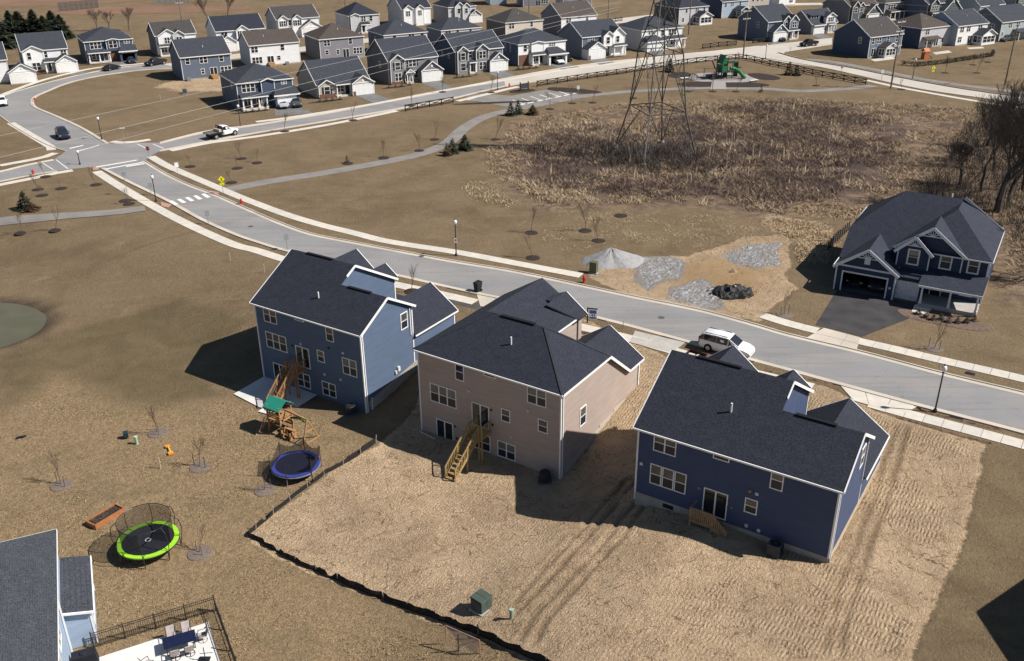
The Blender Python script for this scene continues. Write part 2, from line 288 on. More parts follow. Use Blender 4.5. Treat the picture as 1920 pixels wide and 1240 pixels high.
    h=mth('ADD',mth('MULTIPLY',fine,1.0),mth('MULTIPLY',vf,.5)); h=mth('ADD',h,mth('MULTIPLY',swirl,.9)); h=mth('SUBTRACT',h,mth('MULTIPLY',ridge(1.5,.03,1.2),.25)); h=mth('SUBTRACT',h,mth('MULTIPLY',ridge(3.6,.05,.8),.2))
    # crawler tread ribs in the graded soil
    mp=n.nodes.new('ShaderNodeMapping'); mp.inputs['Rotation'].default_value=(0,0,rad(33.6)); L(tc.outputs['Object'],mp.inputs[0]); sp=n.nodes.new('ShaderNodeSeparateXYZ'); L(mp.outputs[0],sp.inputs[0]); wob=noise(.7,3)
    rib=mth('SINE',mth('ADD',mth('MULTIPLY',sp.outputs[0],2*math.pi/.27),mth('MULTIPLY',wob,9.0)),0.0); rw_=mth('FRACT',mth('ADD',mth('DIVIDE',sp.outputs[1],.95),mth('MULTIPLY',wob,1.6)),0.0); rw_=ramp(mth('ABSOLUTE',mth('SUBTRACT',rw_,.5),0.0),.3,.4,1,0)
    h=mth('ADD',h,mth('MULTIPLY',mth('MULTIPLY',rib,rw_),mth('MULTIPLY',wt[1],.22)))
    bp=n.nodes.new('ShaderNodeBump'); L(ramp(so_[0],0,1,.55,.9),bp.inputs['Strength']); bp.inputs['Distance'].default_value=.3; L(h,bp.inputs['Height']); L(bp.outputs[0],b.inputs['Normal'])
    return m
tm.materials.append(ground_mat())
go=bpy.data.objects.new('ground',tm); COL.objects.link(go); go['kind']='structure'
def zat(x,y):
    i=min(max(np.searchsorted(xs,x)-1,0),nx-2); j=min(max(np.searchsorted(ys,y)-1,0),ny-2)
    fx=(x-xs[i])/(xs[i+1]-xs[i]); fy=(y-ys[j])/(ys[j+1]-ys[j])
    return float((Zt[j,i]*(1-fx)+Zt[j,i+1]*fx)*(1-fy)+(Zt[j+1,i]*(1-fx)+Zt[j+1,i+1]*fx)*fy)
# pond
pw=MB(); pw.poly([(-62.5+10.6*math.cos(t)*(1+.05*math.sin(3*t)),94.6+7.6*math.sin(t)*(1+.06*math.cos(2*t)),-3.0) for t in np.linspace(0,2*math.pi,40,endpoint=False)])
struct('pond_water',pw,mat('pond_water',(.105,.097,.055),.12,.12,.3,bump=.06,bscale=2.5,spec=.5))
# ---------------------------------------------------------------- roads, kerbs, walks
def smooth(pl,n=6):
    P=[Vector((p[0],p[1],0)) for p in pl]; P=[2*P[0]-P[1]]+P+[2*P[-1]-P[-2]]; o=[]
    for i in range(1,len(P)-2):
        for k in range(n):
            t=k/n; a,b,c,d=P[i-1:i+3]
            o.append(.5*((2*b)+(c-a)*t+(2*a-5*b+4*c-d)*t*t+(3*b-a-3*c+d)*t**3))
    o.append(P[-2]); return [(p.x,p.y) for p in o]
def resample(pl,n=None,step=None):
    P=np.array(pl); d=np.r_[0,np.cumsum(np.hypot(*np.diff(P,axis=0).T))]
    s=np.linspace(0,d[-1],n) if n else np.arange(0,d[-1],step)
    return np.stack([np.interp(s,d,P[:,0]),np.interp(s,d,P[:,1])],-1)
def offset(pl,w):
    P=np.array(pl); T=np.gradient(P,axis=0); T/=np.linalg.norm(T,axis=1)[:,None]; return P+np.stack([-T[:,1],T[:,0]],-1)*w
def loft(A,B,z,conform=False):
    m=MB(); n=len(A); zz=lambda p: z+(zat(*p)+.05 if conform else 0)
    m.add([(p[0],p[1],zz(p)) for p in A]+[(p[0],p[1],zz(p)) for p in B],[(i,i+1,i+1+n,i+n) for i in range(n-1)]); return m
def strip(name,A,B,z,m,n=90): return struct(name,loft(resample(A,n),resample(B,n),z),m)
def ribbon(name,pl,w,z,m,step=2.5,conform=False): 
    P=resample(smooth(pl),step=step if not conform else .7); return struct(name,loft(offset(P,-w/2),offset(P,w/2),z,conform),m)
def kerb(pl,side,n=120,h=.12,gut=.55,z=.02,gaps=()):
    """pl is the road edge, side=+1 when the road lies to the left of its direction"""
    P=resample(pl,n); o=offset(P,-.16*side); k=MB(); N=len(P)
    for a,b in ((i,i+1) for i in range(N-1)):
        if any(g0<=a/N<g1 for g0,g1 in gaps): continue
        k.add([(*P[a],0),(*P[b],0),(*o[b],0),(*o[a],0),(*P[a],h),(*P[b],h),(*o[b],h),(*o[a],h)],[(4,5,6,7),(0,1,5,4),(2,3,7,6),(1,2,6,5),(3,0,4,7)])
    struct('kerb',k,CONC2)
    if gut: struct('gutter',loft(P,offset(P,gut*side),z+.004),CONC2)
ASPH=mat('worn_asphalt',(.232,.232,.238),.9,.13,.12,bump=.12,bscale=30,tint=(1,.99,.98)); ASPHD=mat('dark_asphalt',(.035,.035,.04),.85,.35,.5,bump=.1,bscale=30); ASPHP=mat('path_asphalt',(.215,.205,.195),.9,.16,.4,bump=.1,bscale=30); DRIVE=mat('grey_driveway',(.16,.158,.16),.9,.18,.6)
def weather(m,tan,cs=.35):
    n=m.node_tree; L=n.links.new; b=n.nodes['Principled BSDF']; src=b.inputs['Base Color'].links[0].from_socket; tc=n.nodes.new('ShaderNodeTexCoord')
    def nz(s,d,di,st=None):
        z=n.nodes.new('ShaderNodeTexNoise'); z.inputs['Scale'].default_value=s; z.inputs['Detail'].default_value=d; z.inputs['Distortion'].default_value=di
        if st:
            mp=n.nodes.new('ShaderNodeMapping'); mp.inputs['Scale'].default_value=st[0]; mp.inputs['Rotation'].default_value=(0,0,st[1]); L(tc.outputs['Object'],mp.inputs[0]); L(mp.outputs[0],z.inputs[0])
        else: L(tc.outputs['Object'],z.inputs[0])
        return z.outputs[0]
    def rg(s,a,c,lo,hi):
        r=n.nodes.new('ShaderNodeMapRange'); L(s,r.inputs[0]); r.inputs[1].default_value=a; r.inputs[2].default_value=c; r.inputs[3].default_value=lo; r.inputs[4].default_value=hi; return r.outputs[0]
    def mx(f,a,col):
        x=n.nodes.new('ShaderNodeMix'); x.data_type='RGBA'; L(f,x.inputs[0]); L(a,x.inputs[6]); x.inputs[7].default_value=(*col,1); return x.outputs[2]
    c=mx(rg(nz(.3,5,.5,((.35,1.6,1),rad(32))),.45,.68,0,.6),src,tan); c=mx(rg(nz(.8,4,.3,((.12,2.2,1),rad(32))),.52,.7,0,.4),c,tuple(k*.55 for k in tan))
    s=n.nodes.new('ShaderNodeMath'); s.operation='SUBTRACT'; L(nz(cs,4,1.2),s.inputs[0]); s.inputs[1].default_value=.5; a=n.nodes.new('ShaderNodeMath'); a.operation='ABSOLUTE'; L(s.outputs[0],a.inputs[0])
    c=mx(rg(a.outputs[0],0,.004,.5,0),c,tuple(k*.3 for k in tan)); L(c,b.inputs['Base Color']); return m
weather(ASPH,(.29,.27,.25)); weather(ASPHP,(.25,.22,.19))
ROADC=mat('concrete_road',(.47,.435,.385),.9,.1,.12,bump=.08,bscale=20); PAINT=mat('road_paint',(.72,.72,.7),.7,.12,3); PAD=mat('ramp_pad_brick',(.42,.235,.185),.9,.15,6)
R1F=[(-61.4, 153.69), (-54.68, 145.23), (-48.93, 138.95), (-45.57, 135.83), (-43.35, 133.65), (-35.88, 125.74), (-31.06, 120.83), (-26.28, 116.64), (-20.15, 113.26), (-15.4, 110.73), (-7.09, 106.4), (0.05, 103.12), (7.67, 98.71), (13.76, 95.07), (20.09, 91.5), (24.74, 88.03), (28.13, 85.17), (34.09, 81.23), (40.22, 76.62), (45.82, 72.9), (51.3, 69.17)]
R1N=[(-66.91, 149.28), (-59.58, 141.21), (-50.39, 131.49), (-42.91, 122.89), (-36.69, 116.67), (-32.9, 113.53), (-28.26, 110.14), (-20.65, 105.79), (-13.75, 101.88), (-4.16, 96.31), (7.67, 90.21), (15.64, 84.88), (22.83, 79.61), (26.01, 77.38), (29.84, 74.62), (35.48, 70.68), (41.44, 66.7), (46.22, 63.38)]
R1F=smooth(R1F); R1N=smooth(R1N)
strip('street',R1F,R1N,.012,ASPH,140); kerb(R1F,-1,160); kerb(R1N,1,160,gaps=((.50,.545),(.685,.73),(.80,.845)))
R3F=smooth([(-62.93, 165.92), (-56.83, 174.57), (-49.01, 179.5), (-38.31, 188.4), (-26.8, 199.75), (-13.94, 212.1), (0.45, 226.61), (13.83, 238.97), (28.19, 248.53), (46.2, 256.96), (62.47, 266.07), (72.61, 271.26), (81.62, 276.71), (94.69, 284.28)])
R3N=smooth([(-60.91, 159.92), (-54.35, 166.05), (-47.28, 172.4), (-36.9, 180.66), (-25.58, 189.68), (-13.28, 200.89), (0.42, 216.48), (13.05, 224.75), (26.64, 233.99), (43.86, 243.06), (59.58, 252.93), (68.77, 255.93), (77.72, 262.6), (90.95, 272.31)])
strip('cross_street',R3F,R3N,.016,ROADC); kerb(R3F,-1); kerb(R3N,1,gaps=((.35,.42),(.82,1)))
_a=resample(R3F,120)[:52]; _b=resample(R3N,120)[:52]; strip('cross_street_asphalt',_a*.85+_b*.15,_a*.15+_b*.85,.0195,ASPH,52)
WF=smooth([(-87.3, 143.4), (-82.75, 147.82), (-80.18, 151.57), (-77.18, 154.81)]); WN=smooth([(-84.46, 137.97), (-79.9, 142.03), (-77.07, 144.92), (-73.53, 147.89)])
strip('west_street',WF,WN,.016,ASPH,20); kerb(WF,-1,20); kerb(WN,1,20)
RX=[(-77.18, 154.81), (-77.3, 157.56), (-77.42, 160.4), (-78.84, 168.73), (-72.31, 165.44), (-67.77, 166.07), (-62.93, 165.92), (-60.91, 159.92), (-61.42, 157.11), (-61.4, 153.69), (-66.91, 149.28), (-69.37, 149.99), (-73.53, 147.89)]
m_=MB(); m_.poly([(x,y,.022) for x,y in RX]); struct('intersection',m_,ASPH)
R2I=[(-72.31, 165.44), (-82.26, 177.93), (-92.13, 188.76), (-99.43, 196.49), (-102.6, 201.9), (-104.49, 207.54), (-104.53, 213.4), (-103.96, 222.75), (-100.89, 230.68), (-96.5, 236.18), (-91.38, 240.39), (-85.48, 241.64)]
R2O=[(-77.42, 160.4), (-80.17, 162.67), (-85.3, 167.75), (-94.48, 178.32), (-103.06, 189.13), (-107.35, 194.72)]; R2T=[(-110.11, 200.02), (-111.96, 207.24), (-111.26, 213.65), (-109.09, 223.6), (-105.36, 233.67), (-100.55, 242.28), (-93.84, 247.41), (-88.06, 249.56)]
m_=MB(); m_.poly([(x,y,.026) for x,y in R2O]+[(x,y,.026) for x,y in R2T]+[(x,y,.026) for x,y in R2I[::-1]]); struct('loop_street',m_,ASPH)
kerb(smooth(R2I),-1,80); kerb(smooth(R2T),-1,60); kerb(smooth(R2O),-1,40)
R4N=smooth([(72.48, 259.26), (75.09, 250.56), (79.11, 243.11), (84.62, 235.24), (89.68, 225.75), (97.04, 213.07), (102.66, 205.66), (108.75, 199.22), (119.67, 186.92)]); R4S=smooth([(66.13, 250.96), (71.28, 244.24), (77.05, 236.3), (81.79, 226.76), (86.34, 216.62), (91.67, 207.24), (100.45, 197.89), (105.11, 191.93), (115.37, 179.51)])
strip('east_street',R4N,R4S,.024,ROADC); kerb(R4N,-1); kerb(R4S,1)
m_=MB(); m_.poly([(x,y,.02) for x,y in [(62.47, 266.07), (72.61, 271.26), (76.29, 265.42), (73.44, 257.46), (74.86, 249.74), (79.11, 243.11), (77.05, 236.3), (66.49, 246.85), (61.98, 251.15), (59.58, 252.93)]]); struct('street_junction',m_,ROADC)
ribbon('rear_street',[(-86.75, 245.54), (-79.94, 254.11), (-73.16, 260.62), (-57.86, 271.73), (-42.04, 286.91), (-25.45, 296.92), (-7.62, 302.87), (4.96, 309.36), (28.31, 320.7), (49.6, 337.36), (69.41, 349.65)],7.5,.03,ROADC)
ribbon('far_street',[(88.1, 364.65), (109.46, 370.13), (128.57, 367.17), (150.54, 347.8), (167.97, 318.11)],7,.02,ROADC)
# paths and plain walks
ribbon('park_path',[(-76.26, 124.8), (-71.75, 125.05), (-64.07, 124.94), (-56.99, 126.0), (-52.07, 128.04)],2.6,.02,ASPHP,conform=True)
ribbon('park_path',[(-43.46, 136.32), (-39.32, 139.83), (-34.98, 142.61), (-30.05, 145.48), (-22.24, 150.95), (-16.1, 156.16), (-11.38, 163.62), (-9.02, 174.33), (-5.46, 183.98), (-0.21, 190.54), (5.9, 195.41), (14.74, 203.2), (20.79, 206.39), (29.95, 209.56), (42.19, 211.79), (51.0, 211.16), (57.34, 210.31), (63.95, 207.69), (75.01, 209.95), (83.88, 214.19)],2.7,.02,ASPHP)
ribbon('verge_path',[(74.86, 247.29), (78.09, 247.96), (82.7, 243.74), (89.03, 232.85), (94.61, 222.16), (100.52, 214.17), (110.94, 203.62), (121.36, 189.84)],2.6,.02,ASPHP)
for pl in ([(-49.56, 181.75), (-42.46, 186.15), (-29.06, 197.17), (-15.4, 210.66), (-0.81, 222.97), (14.63, 236.7), (24.15, 242.35), (41.34, 255.02), (54.2, 261.44), (71.01, 270.85)],[(-59.15, 160.23), (-53.62, 165.83), (-46.68, 169.94), (-36.37, 177.77), (-28.25, 185.44), (-22.02, 191.79)],[(-11.18, 199.73), (-6.01, 205.65), (0.41, 213.38), (3.46, 216.05)],[(-84.49, 151.37), (-83.63, 152.32), (-79.93, 155.91), (-78.73, 159.36)],[(-83.34, 135.78), (-79.04, 140.29), (-75.08, 144.26), (-72.26, 147.54), (-68.85, 148.7)],[(-112.3, 205.56), (-112.83, 208.99), (-111.87, 225.02), (-108.95, 235.96), (-104.88, 243.99), (-95.81, 249.09), (-92.27, 252.99)],[(-97.67, 182.41), (-93.03, 176.98), (-85.48, 168.15), (-80.94, 162.69), (-80.1, 159.76)],[(82.41, 219.35), (87.02, 210.39), (97.07, 195.87), (103.63, 188.95), (113.83, 176.87)],[(27.88, 315.57), (48.62, 330.34)],[(-72.14, 166.97), (-70.19, 166.14), (-67.91, 166.45), (-65.39, 168.32)]):
    ribbon('far_walk',pl,1.5,.035,CONC)
def slabs(pl,w=1.5,step=1.52,skip=()):
    P=resample(smooth(pl),step=step); root=None
    base=struct('sidewalk',loft(offset(P,-w/2+.03),offset(P,w/2-.03),-.04,True),mat('joint_base',(.2,.18,.15),.95))  # darker base strip that shows in the joints between slabs
    T=np.gradient(P,axis=0); T/=np.linalg.norm(T,axis=1)[:,None]; N=np.stack([-T[:,1],T[:,0]],-1)
    for i in range(len(P)-1):
        a,b=P[i]+(P[i+1]-P[i])*.012,P[i+1]-(P[i+1]-P[i])*.012; h=random.uniform(.05,.062); m=MB()
        m.slab([(*(a-N[i]*w/2),gz(*a)+h),(*(b-N[i+1]*w/2),gz(*b)+h),(*(b+N[i+1]*w/2),gz(*b)+h),(*(a+N[i]*w/2),gz(*a)+h)],h+.02); obj('slab',m,SLABM[random.randrange(3)],base)
    return base
SLABM=[mat('walk_slab_%s'%k,c,.9,.08,1.5,bump=.1,bscale=20) for k,c in (('pale',(.55,.515,.455)),('warm',(.575,.535,.47)),('grey',(.525,.495,.445)))]
slabs([(-61.27, 156.41), (-57.48, 151.6), (-54.29, 147.99), (-49.24, 142.69), (-41.1, 134.12), (-36.9, 129.9), (-31.11, 124.45), (-25.88, 120.27), (-20.66, 116.73), (-15.7, 113.36), (-6.92, 109.41), (0.06, 105.72), (9.24, 100.77)])
slabs([(26.58, 89.87), (28.82, 87.7), (31.78, 85.6)]); slabs([(34.57, 83.59), (37.63, 81.64), (40.89, 79.42), (46.18, 76.01), (49.55, 73.62)])
slabs([(-66.94, 147.4), (-61.46, 140.69), (-53.69, 131.57), (-49.9, 127.27), (-46.39, 123.43), (-41.59, 118.46), (-35.4, 112.6), (-32.19, 110.6), (-27.38, 106.99), (-20.18, 102.85), (-13.12, 98.95), (-7.73, 96.07), (-4.08, 93.94), (-3.49, 93.64)])
slabs([(6.91, 87.44), (11.57, 84.71), (15.22, 82.13), (18.9, 79.45), (22.0, 77.33), (26.78, 74.47), (28.11, 73.56)]); slabs([(31.38, 71.21), (33.59, 69.61), (36.76, 67.54), (39.75, 65.56), (41.55, 64.31), (44.7, 62.17)])
# aprons: (walk side left, walk side right, kerb right, kerb left), each cut into panels
def apron(q,nu=3,m=CONC2):
    a,b,c,d=[np.array(p) for p in q]; base=struct('driveway_apron',MB().poly([(*p,.016) for p in (a,b,c,d)]),mat('joint_base',(.2,.18,.15)))  # same darker base shows between the apron panels
    for i in range(nu):
        for j in range(2):
            f=lambda s,t:(a*(1-s)+b*s)*(1-t)+(d*(1-s)+c*s)*t
            e=.004; P=[f(i/nu+e,j/2+e),f((i+1)/nu-e,j/2+e),f((i+1)/nu-e,(j+1)/2-e),f(i/nu+e,(j+1)/2-e)]; k=MB(); k.slab([(*p,.066-.012*j) for p in P],.06); obj('panel',k,m,base)
apron([(32.08, 86.61), (35.03, 84.31), (33.7, 81.47), (29.5, 84.28)]); apron([(-3.46, 92.77), (1.72, 90.59), (2.36, 93.53), (-3.98, 96.31)]); apron([(11.72, 83.61), (15.62, 81.31), (17.3, 83.52), (12.58, 86.31)],3,mat('grey_concrete',(.4,.38,.35),.9,.1,1)); apron([(30.13, 71.69), (33.42, 69.17), (35.48, 70.68), (29.84, 74.62)],3,CONC)
def quad(name,q,z,m,kind='structure',conform=True): k=MB(); k.poly([(x,y,z+(gz(x,y) if conform else 0)) for x,y in q]); return struct(name,k,m)
quad('driveway',[(36.68, 96.75), (41.83, 93.81), (44.06, 92.33), (41.65, 88.79), (35.27, 84.55), (31.44, 87.39)],.02,mat('fresh_asphalt',(.05,.047,.05),.8,.3,.5,bump=.1))
for q in ([(-49.09, 195.26), (-44.62, 196.14), (-39.48, 188.93), (-47.06, 187.25)],[(-34.34, 207.84), (-31.32, 210.66), (-25.28, 201.32), (-28.86, 198.22)],[(-20.47, 220.15), (-17.06, 222.62), (-12.46, 213.57), (-15.52, 210.67)],[(-5.37, 231.72), (-1.89, 235.91), (1.48, 228.64), (-1.82, 224.67)],[(10.02, 243.74), (14.35, 245.92), (17.82, 238.8), (13.06, 234.56)],[(19.4, 251.38), (24.22, 253.67), (26.84, 246.17), (22.8, 242.41)],[(35.96, 262.73), (40.38, 266.18), (43.65, 257.07), (38.93, 253.01)],[(-113.8, 239.83), (-112.49, 244.31), (-105.12, 237.26), (-106.65, 233.01)],[(-105.5, 251.93), (-102.02, 254.25), (-95.37, 246.69), (-100.61, 244.58)],[(74.12, 279.1), (78.45, 280.93), (79.58, 274.82), (74.09, 271.19)],[(90.37, 290.97), (94.5, 292.97), (95.34, 286.38), (90.98, 282.37)]): quad('driveway',q,.02,DRIVE)
# park car park with its bay lines, junction entry
quad('car_park',[(-10.09, 200.78), (-8.9, 205.19), (-6.05, 207.38), (0.38, 204.85), (10.62, 213.3), (15.21, 204.87), (5.91, 195.94), (0.34, 192.53), (-6.41, 199.02)],.024,ASPHP)
def marking(q,z=.034): k=MB(); k.poly([(x,y,z) for x,y in q]); return struct('road_marking',k,PAINT)
PARKL=[[(1.68, 195.56), (3.04, 196.82), (3.08, 196.04), (1.73, 194.88)], [(3.6, 197.39), (4.98, 198.67), (5.01, 197.87), (3.65, 196.7)], [(5.56, 199.24), (6.95, 200.55), (6.98, 199.73), (5.59, 198.54)], [(7.54, 201.13), (8.97, 202.46), (8.99, 201.63), (7.57, 200.42)], [(9.57, 203.05), (11.01, 204.4), (11.03, 203.56), (9.59, 202.33)], [(11.62, 205.01), (13.09, 206.38), (13.1, 205.52), (11.64, 204.27)], [(13.72, 206.99), (15.21, 208.4), (15.21, 207.52), (13.73, 206.24)], [(0.37, 200.4), (0.54, 200.56), (2.75, 196.57), (2.58, 196.37)], [(2.32, 202.15), (2.49, 202.31), (4.69, 198.36), (4.52, 198.15)], [(4.3, 203.92), (4.48, 204.08), (6.66, 200.18), (6.48, 199.97)], [(6.31, 205.71), (6.49, 205.88), (8.66, 202.03), (8.48, 201.81)], [(8.36, 207.54), (8.54, 207.71), (10.7, 203.91), (10.52, 203.69)], [(10.44, 209.4), (10.62, 209.57), (12.77, 205.82), (12.58, 205.6)]]
for q in PARKL: marking(q)
for q in [[(-49.97, 131.23), (-49.57, 131.6), (-48.11, 129.86), (-48.55, 129.43)], [(-49.05, 132.05), (-48.64, 132.42), (-47.19, 130.66), (-47.64, 130.24)], [(-48.12, 132.88), (-47.71, 133.26), (-46.26, 131.48), (-46.71, 131.05)], [(-47.18, 133.72), (-46.76, 134.1), (-45.32, 132.3), (-45.77, 131.86)], [(-46.23, 134.56), (-45.81, 134.95), (-44.37, 133.14), (-44.83, 132.69)], [(-68.17, 150.27), (-62.91, 154.41), (-62.73, 153.9), (-67.88, 149.75)], [(-66.16, 148.94), (-61.43, 153.03), (-61.26, 152.53), (-65.89, 148.46)], [(-63.33, 150.46), (-60.96, 152.19), (-60.67, 151.62), (-63.03, 149.88)], [(-77.94, 152.49), (-77.9, 152.69), (-74.39, 148.66), (-74.44, 148.47)], [(-76.82, 154.8), (-76.76, 154.97), (-72.3, 149.27), (-72.34, 149.05)], [(-77.76, 162.52), (-76.19, 164.64), (-75.9, 164.18), (-77.44, 162.0)], [(-75.4, 160.7), (-73.39, 164.79), (-73.11, 164.32), (-75.13, 160.26)], [(-66.67, 164.89), (-66.6, 165.08), (-63.79, 161.82), (-63.86, 161.6)], [(-63.88, 164.81), (-63.81, 164.99), (-60.79, 161.81), (-60.86, 161.59)], [(-9.08, 201.02), (-7.12, 203.99), (-6.99, 203.54), (-8.95, 200.57)]]: marking(q)
for q in ([(-51.08, 131.0), (-49.02, 129.69), (-49.0, 128.21), (-50.25, 128.98)],[(-45.56, 136.37), (-43.88, 135.52), (-43.5, 133.91), (-44.93, 134.74)],[(-68.75, 149.97), (-67.39, 149.61), (-67.05, 148.34), (-67.93, 148.36)]): quad('ramp_pad',q,.04,PAD)
for p in ((-11.14, 108.11),(15.79, 89.52),(-35.16, 119.82)): m_=MB(); m_.poly([(p[0]+.35*math.cos(a),p[1]+.35*math.sin(a),.03) for a in np.linspace(0,2*math.pi,20,endpoint=False)]); struct('manhole_cover',m_,mat('manhole_iron',(.09,.085,.08),.8))
quad('drain_grate',[(42.43, 77.01), (43.13, 76.58), (42.85, 76.16), (42.15, 76.59)],.05,BLACKM); quad('drain_grate',[(37.69, 69.19), (38.64, 68.73), (38.31, 68.3), (37.4, 68.84)],.05,BLACKM)
# ---------------------------------------------------------------- house kit (local frame: x along the facade, y into the house, z up)
_win={}
def win_meshes(w,h,n,trim,rail,split,trimM):
    vr=random.choice((0,0,1,2)) if split else 0; key=(round(w,2),round(h,2),n,trim,rail,split,trimM.name,vr)
    if key in _win: return _win[key]
    f=MB(); d=.05; t=trim
    f.box(-w/2-t,-w/2,-d,.0,-t,h+t); f.box(w/2,w/2+t,-d,.0,-t,h+t); f.box(-w/2,w/2,-d,.0,-t,0); f.box(-w/2,w/2,-d,.0,h,h+t)
    uw=w/n; mt=max(.03,t*.7)
    for i in range(1,n): f.box(-w/2+i*uw-mt,-w/2+i*uw+mt,-d+.006,0,0,h)
    if rail:
        for i in range(n): f.box(-w/2+i*uw+(mt if i else 0),-w/2+(i+1)*uw-(mt if i<n-1 else 0),-d+.014,0,h*.5-.03,h*.5+.03)
    P=[]
    for i in range(n):
        x0=-w/2+i*uw+(mt if i else 0); x1=-w/2+(i+1)*uw-(mt if i<n-1 else 0)
        for (z0,z1,g) in (((0,h*.5-.03,GLASSL),(h*.5+.03,h,GLASSV[vr])) if (split and rail) else ((0,h,GLASS),)):
            k=MB(); k.box(x0,x1,-.016,-.004,z0,z1); P.append(k.mesh('pane',g))
    _win[key]=(f.mesh('window',trimM),P); return _win[key]
FACE={'f':(0,0,-1),'l':(-90,-1,0),'r':(90,1,0),'b':(180,0,1)}
def win(root,face,p,z,w,h,n=1,trim=.07,rail=True,split=False,trimM=None,name='window'):
    """p = (x,y) of the window centre on the wall"""
    fm,P=win_meshes(w,h,n,trim,rail,split,trimM or WHITE); a=FACE[face]
    o=obj(name,fm,None,root,(p[0],p[1],z),rad(a[0]))
    for me in P: obj('pane',me,None,o)
    return o
def roofm(root,polys,m,th=.14,name='roof'):
    k=MB()
    for p in polys: k.slab(p,th)
    return obj(name,k,m,root)
def fascia(root,edges,w=.07,h=.2,name='fascia',m=None):
    for a,b in edges: obj(name,MB().beam(a,b,w,h),m or WHITE,root)
def gable(root,x0,x1,y0,y1,ze,s,axis,wm,rm,oh=.3,rk=.25,zb=0,walls=True,name='wall',fas=True,back=None):
    """gable-roofed block; ze=eave height at the wall, s=slope; axis='x' ridge along x"""
    if axis=='x':
        ym=(y0+y1)/2; zr=ze+s*(ym-y0); zo=ze-s*oh
        if walls:
            k=MB(); k.add([(x0,y0,zb),(x1,y0,zb),(x1,y1,zb),(x0,y1,zb),(x0,y0,ze),(x1,y0,ze),(x1,y1,ze),(x0,y1,ze),(x0,ym,zr-.02),(x1,ym,zr-.02)],[(0,1,5,4),(1,2,6,9,5),(2,3,7,6),(3,0,4,8,7)]); obj(name,k,wm,root)
        A,B=(x0-rk,y0-oh,zo+.14),(x1+rk,y0-oh,zo+.14); C,D=(x1+rk,ym,zr+.14),(x0-rk,ym,zr+.14); E,F=(x1+rk,y1+oh,zo+.14),(x0-rk,y1+oh,zo+.14)
        roofm(root,[(A,B,C,D),(D,C,E,F)],rm)
        if fas: fascia(root,[((a[0],a[1],a[2]-.1),(b[0],b[1],b[2]-.1)) for a,b in ((A,B),(E,F))]); fascia(root,[((a[0]+dx,a[1],a[2]-.1),(b[0]+dx,b[1],b[2]-.1)) for a,b,dx in ((B,C,.03),(E,C,.03),(A,D,-.03),(F,D,-.03))],name='rake_board')
    else:
        xm=(x0+x1)/2; zr=ze+s*(xm-x0); zo=ze-s*oh; yb=y1 if back is None else back
        if walls:
            k=MB(); k.add([(x0,y0,zb),(x1,y0,zb),(x1,y1,zb),(x0,y1,zb),(x0,y0,ze),(x1,y0,ze),(x1,y1,ze),(x0,y1,ze),(xm,y0,zr-.02),(xm,y1,zr-.02)],[(0,1,5,8,4),(1,2,6,5),(2,3,7,9,6),(3,0,4,7)]); obj(name,k,wm,root)
        A,B,C=(x0-oh,y0-rk,zo+.14),(xm,y0-rk,zr+.14),(x1+oh,y0-rk,zo+.14); a,b,c=(x0-oh,yb,zo+.14),(xm,yb,zr+.14),(x1+oh,yb,zo+.14)
        roofm(root,[(A,B,b,a),(B,C,c,b)],rm)
        if fas: fascia(root,[((p[0],p[1]-.03,p[2]-.1),(q[0],q[1]-.03,q[2]-.1)) for p,q in ((A,B),(C,B))],name='rake_board'); fascia(root,[((p[0],p[1],p[2]-.1),(q[0],q[1],q[2]-.1)) for p,q in ((A,a),(C,c))])
    return zr
def hip(root,x0,x1,y0,y1,ze,s,wm,rm,oh=.3,zb=0,name='wall'):
    k=MB(); k.add([(x0,y0,zb),(x1,y0,zb),(x1,y1,zb),(x0,y1,zb),(x0,y0,ze),(x1,y0,ze),(x1,y1,ze),(x0,y1,ze)],[(0,1,5,4),(1,2,6,5),(2,3,7,6),(3,0,4,7)]); obj(name,k,wm,root)
    X0,X1,Y0,Y1=x0-oh,x1+oh,y0-oh,y1+oh; zo=ze-s*oh+.14
    if X1-X0>=Y1-Y0:
        h=(Y1-Y0)/2; A,B=(X0+h,(Y0+Y1)/2,zo+s*h),(X1-h,(Y0+Y1)/2,zo+s*h); P=[((X0,Y0,zo),(X1,Y0,zo),B,A),((X1,Y0,zo),(X1,Y1,zo),B),((X1,Y1,zo),(X0,Y1,zo),A,B),((X0,Y1,zo),(X0,Y0,zo),A)]
    else:
        h=(X1-X0)/2; A,B=((X0+X1)/2,Y0+h,zo+s*h),((X0+X1)/2,Y1-h,zo+s*h); P=[((X0,Y0,zo),(X1,Y0,zo),A),((X1,Y0,zo),(X1,Y1,zo),B,A),((X1,Y1,zo),(X0,Y1,zo),B),((X0,Y1,zo),(X0,Y0,zo),A,B)]
    roofm(root,P,rm); c=[(X0,Y0),(X1,Y0),(X1,Y1),(X0,Y1)]
    fascia(root,[((*c[i],zo-.1),(*c[(i+1)%4],zo-.1)) for i in range(4)])
def corners(root,pts,z0,z1,m=None,w=.12):
    for x,y in pts: obj('corner_trim',MB().box(x-w/2,x+w/2,y-w/2,y+w/2,z0,z1),m or WHITE,root)
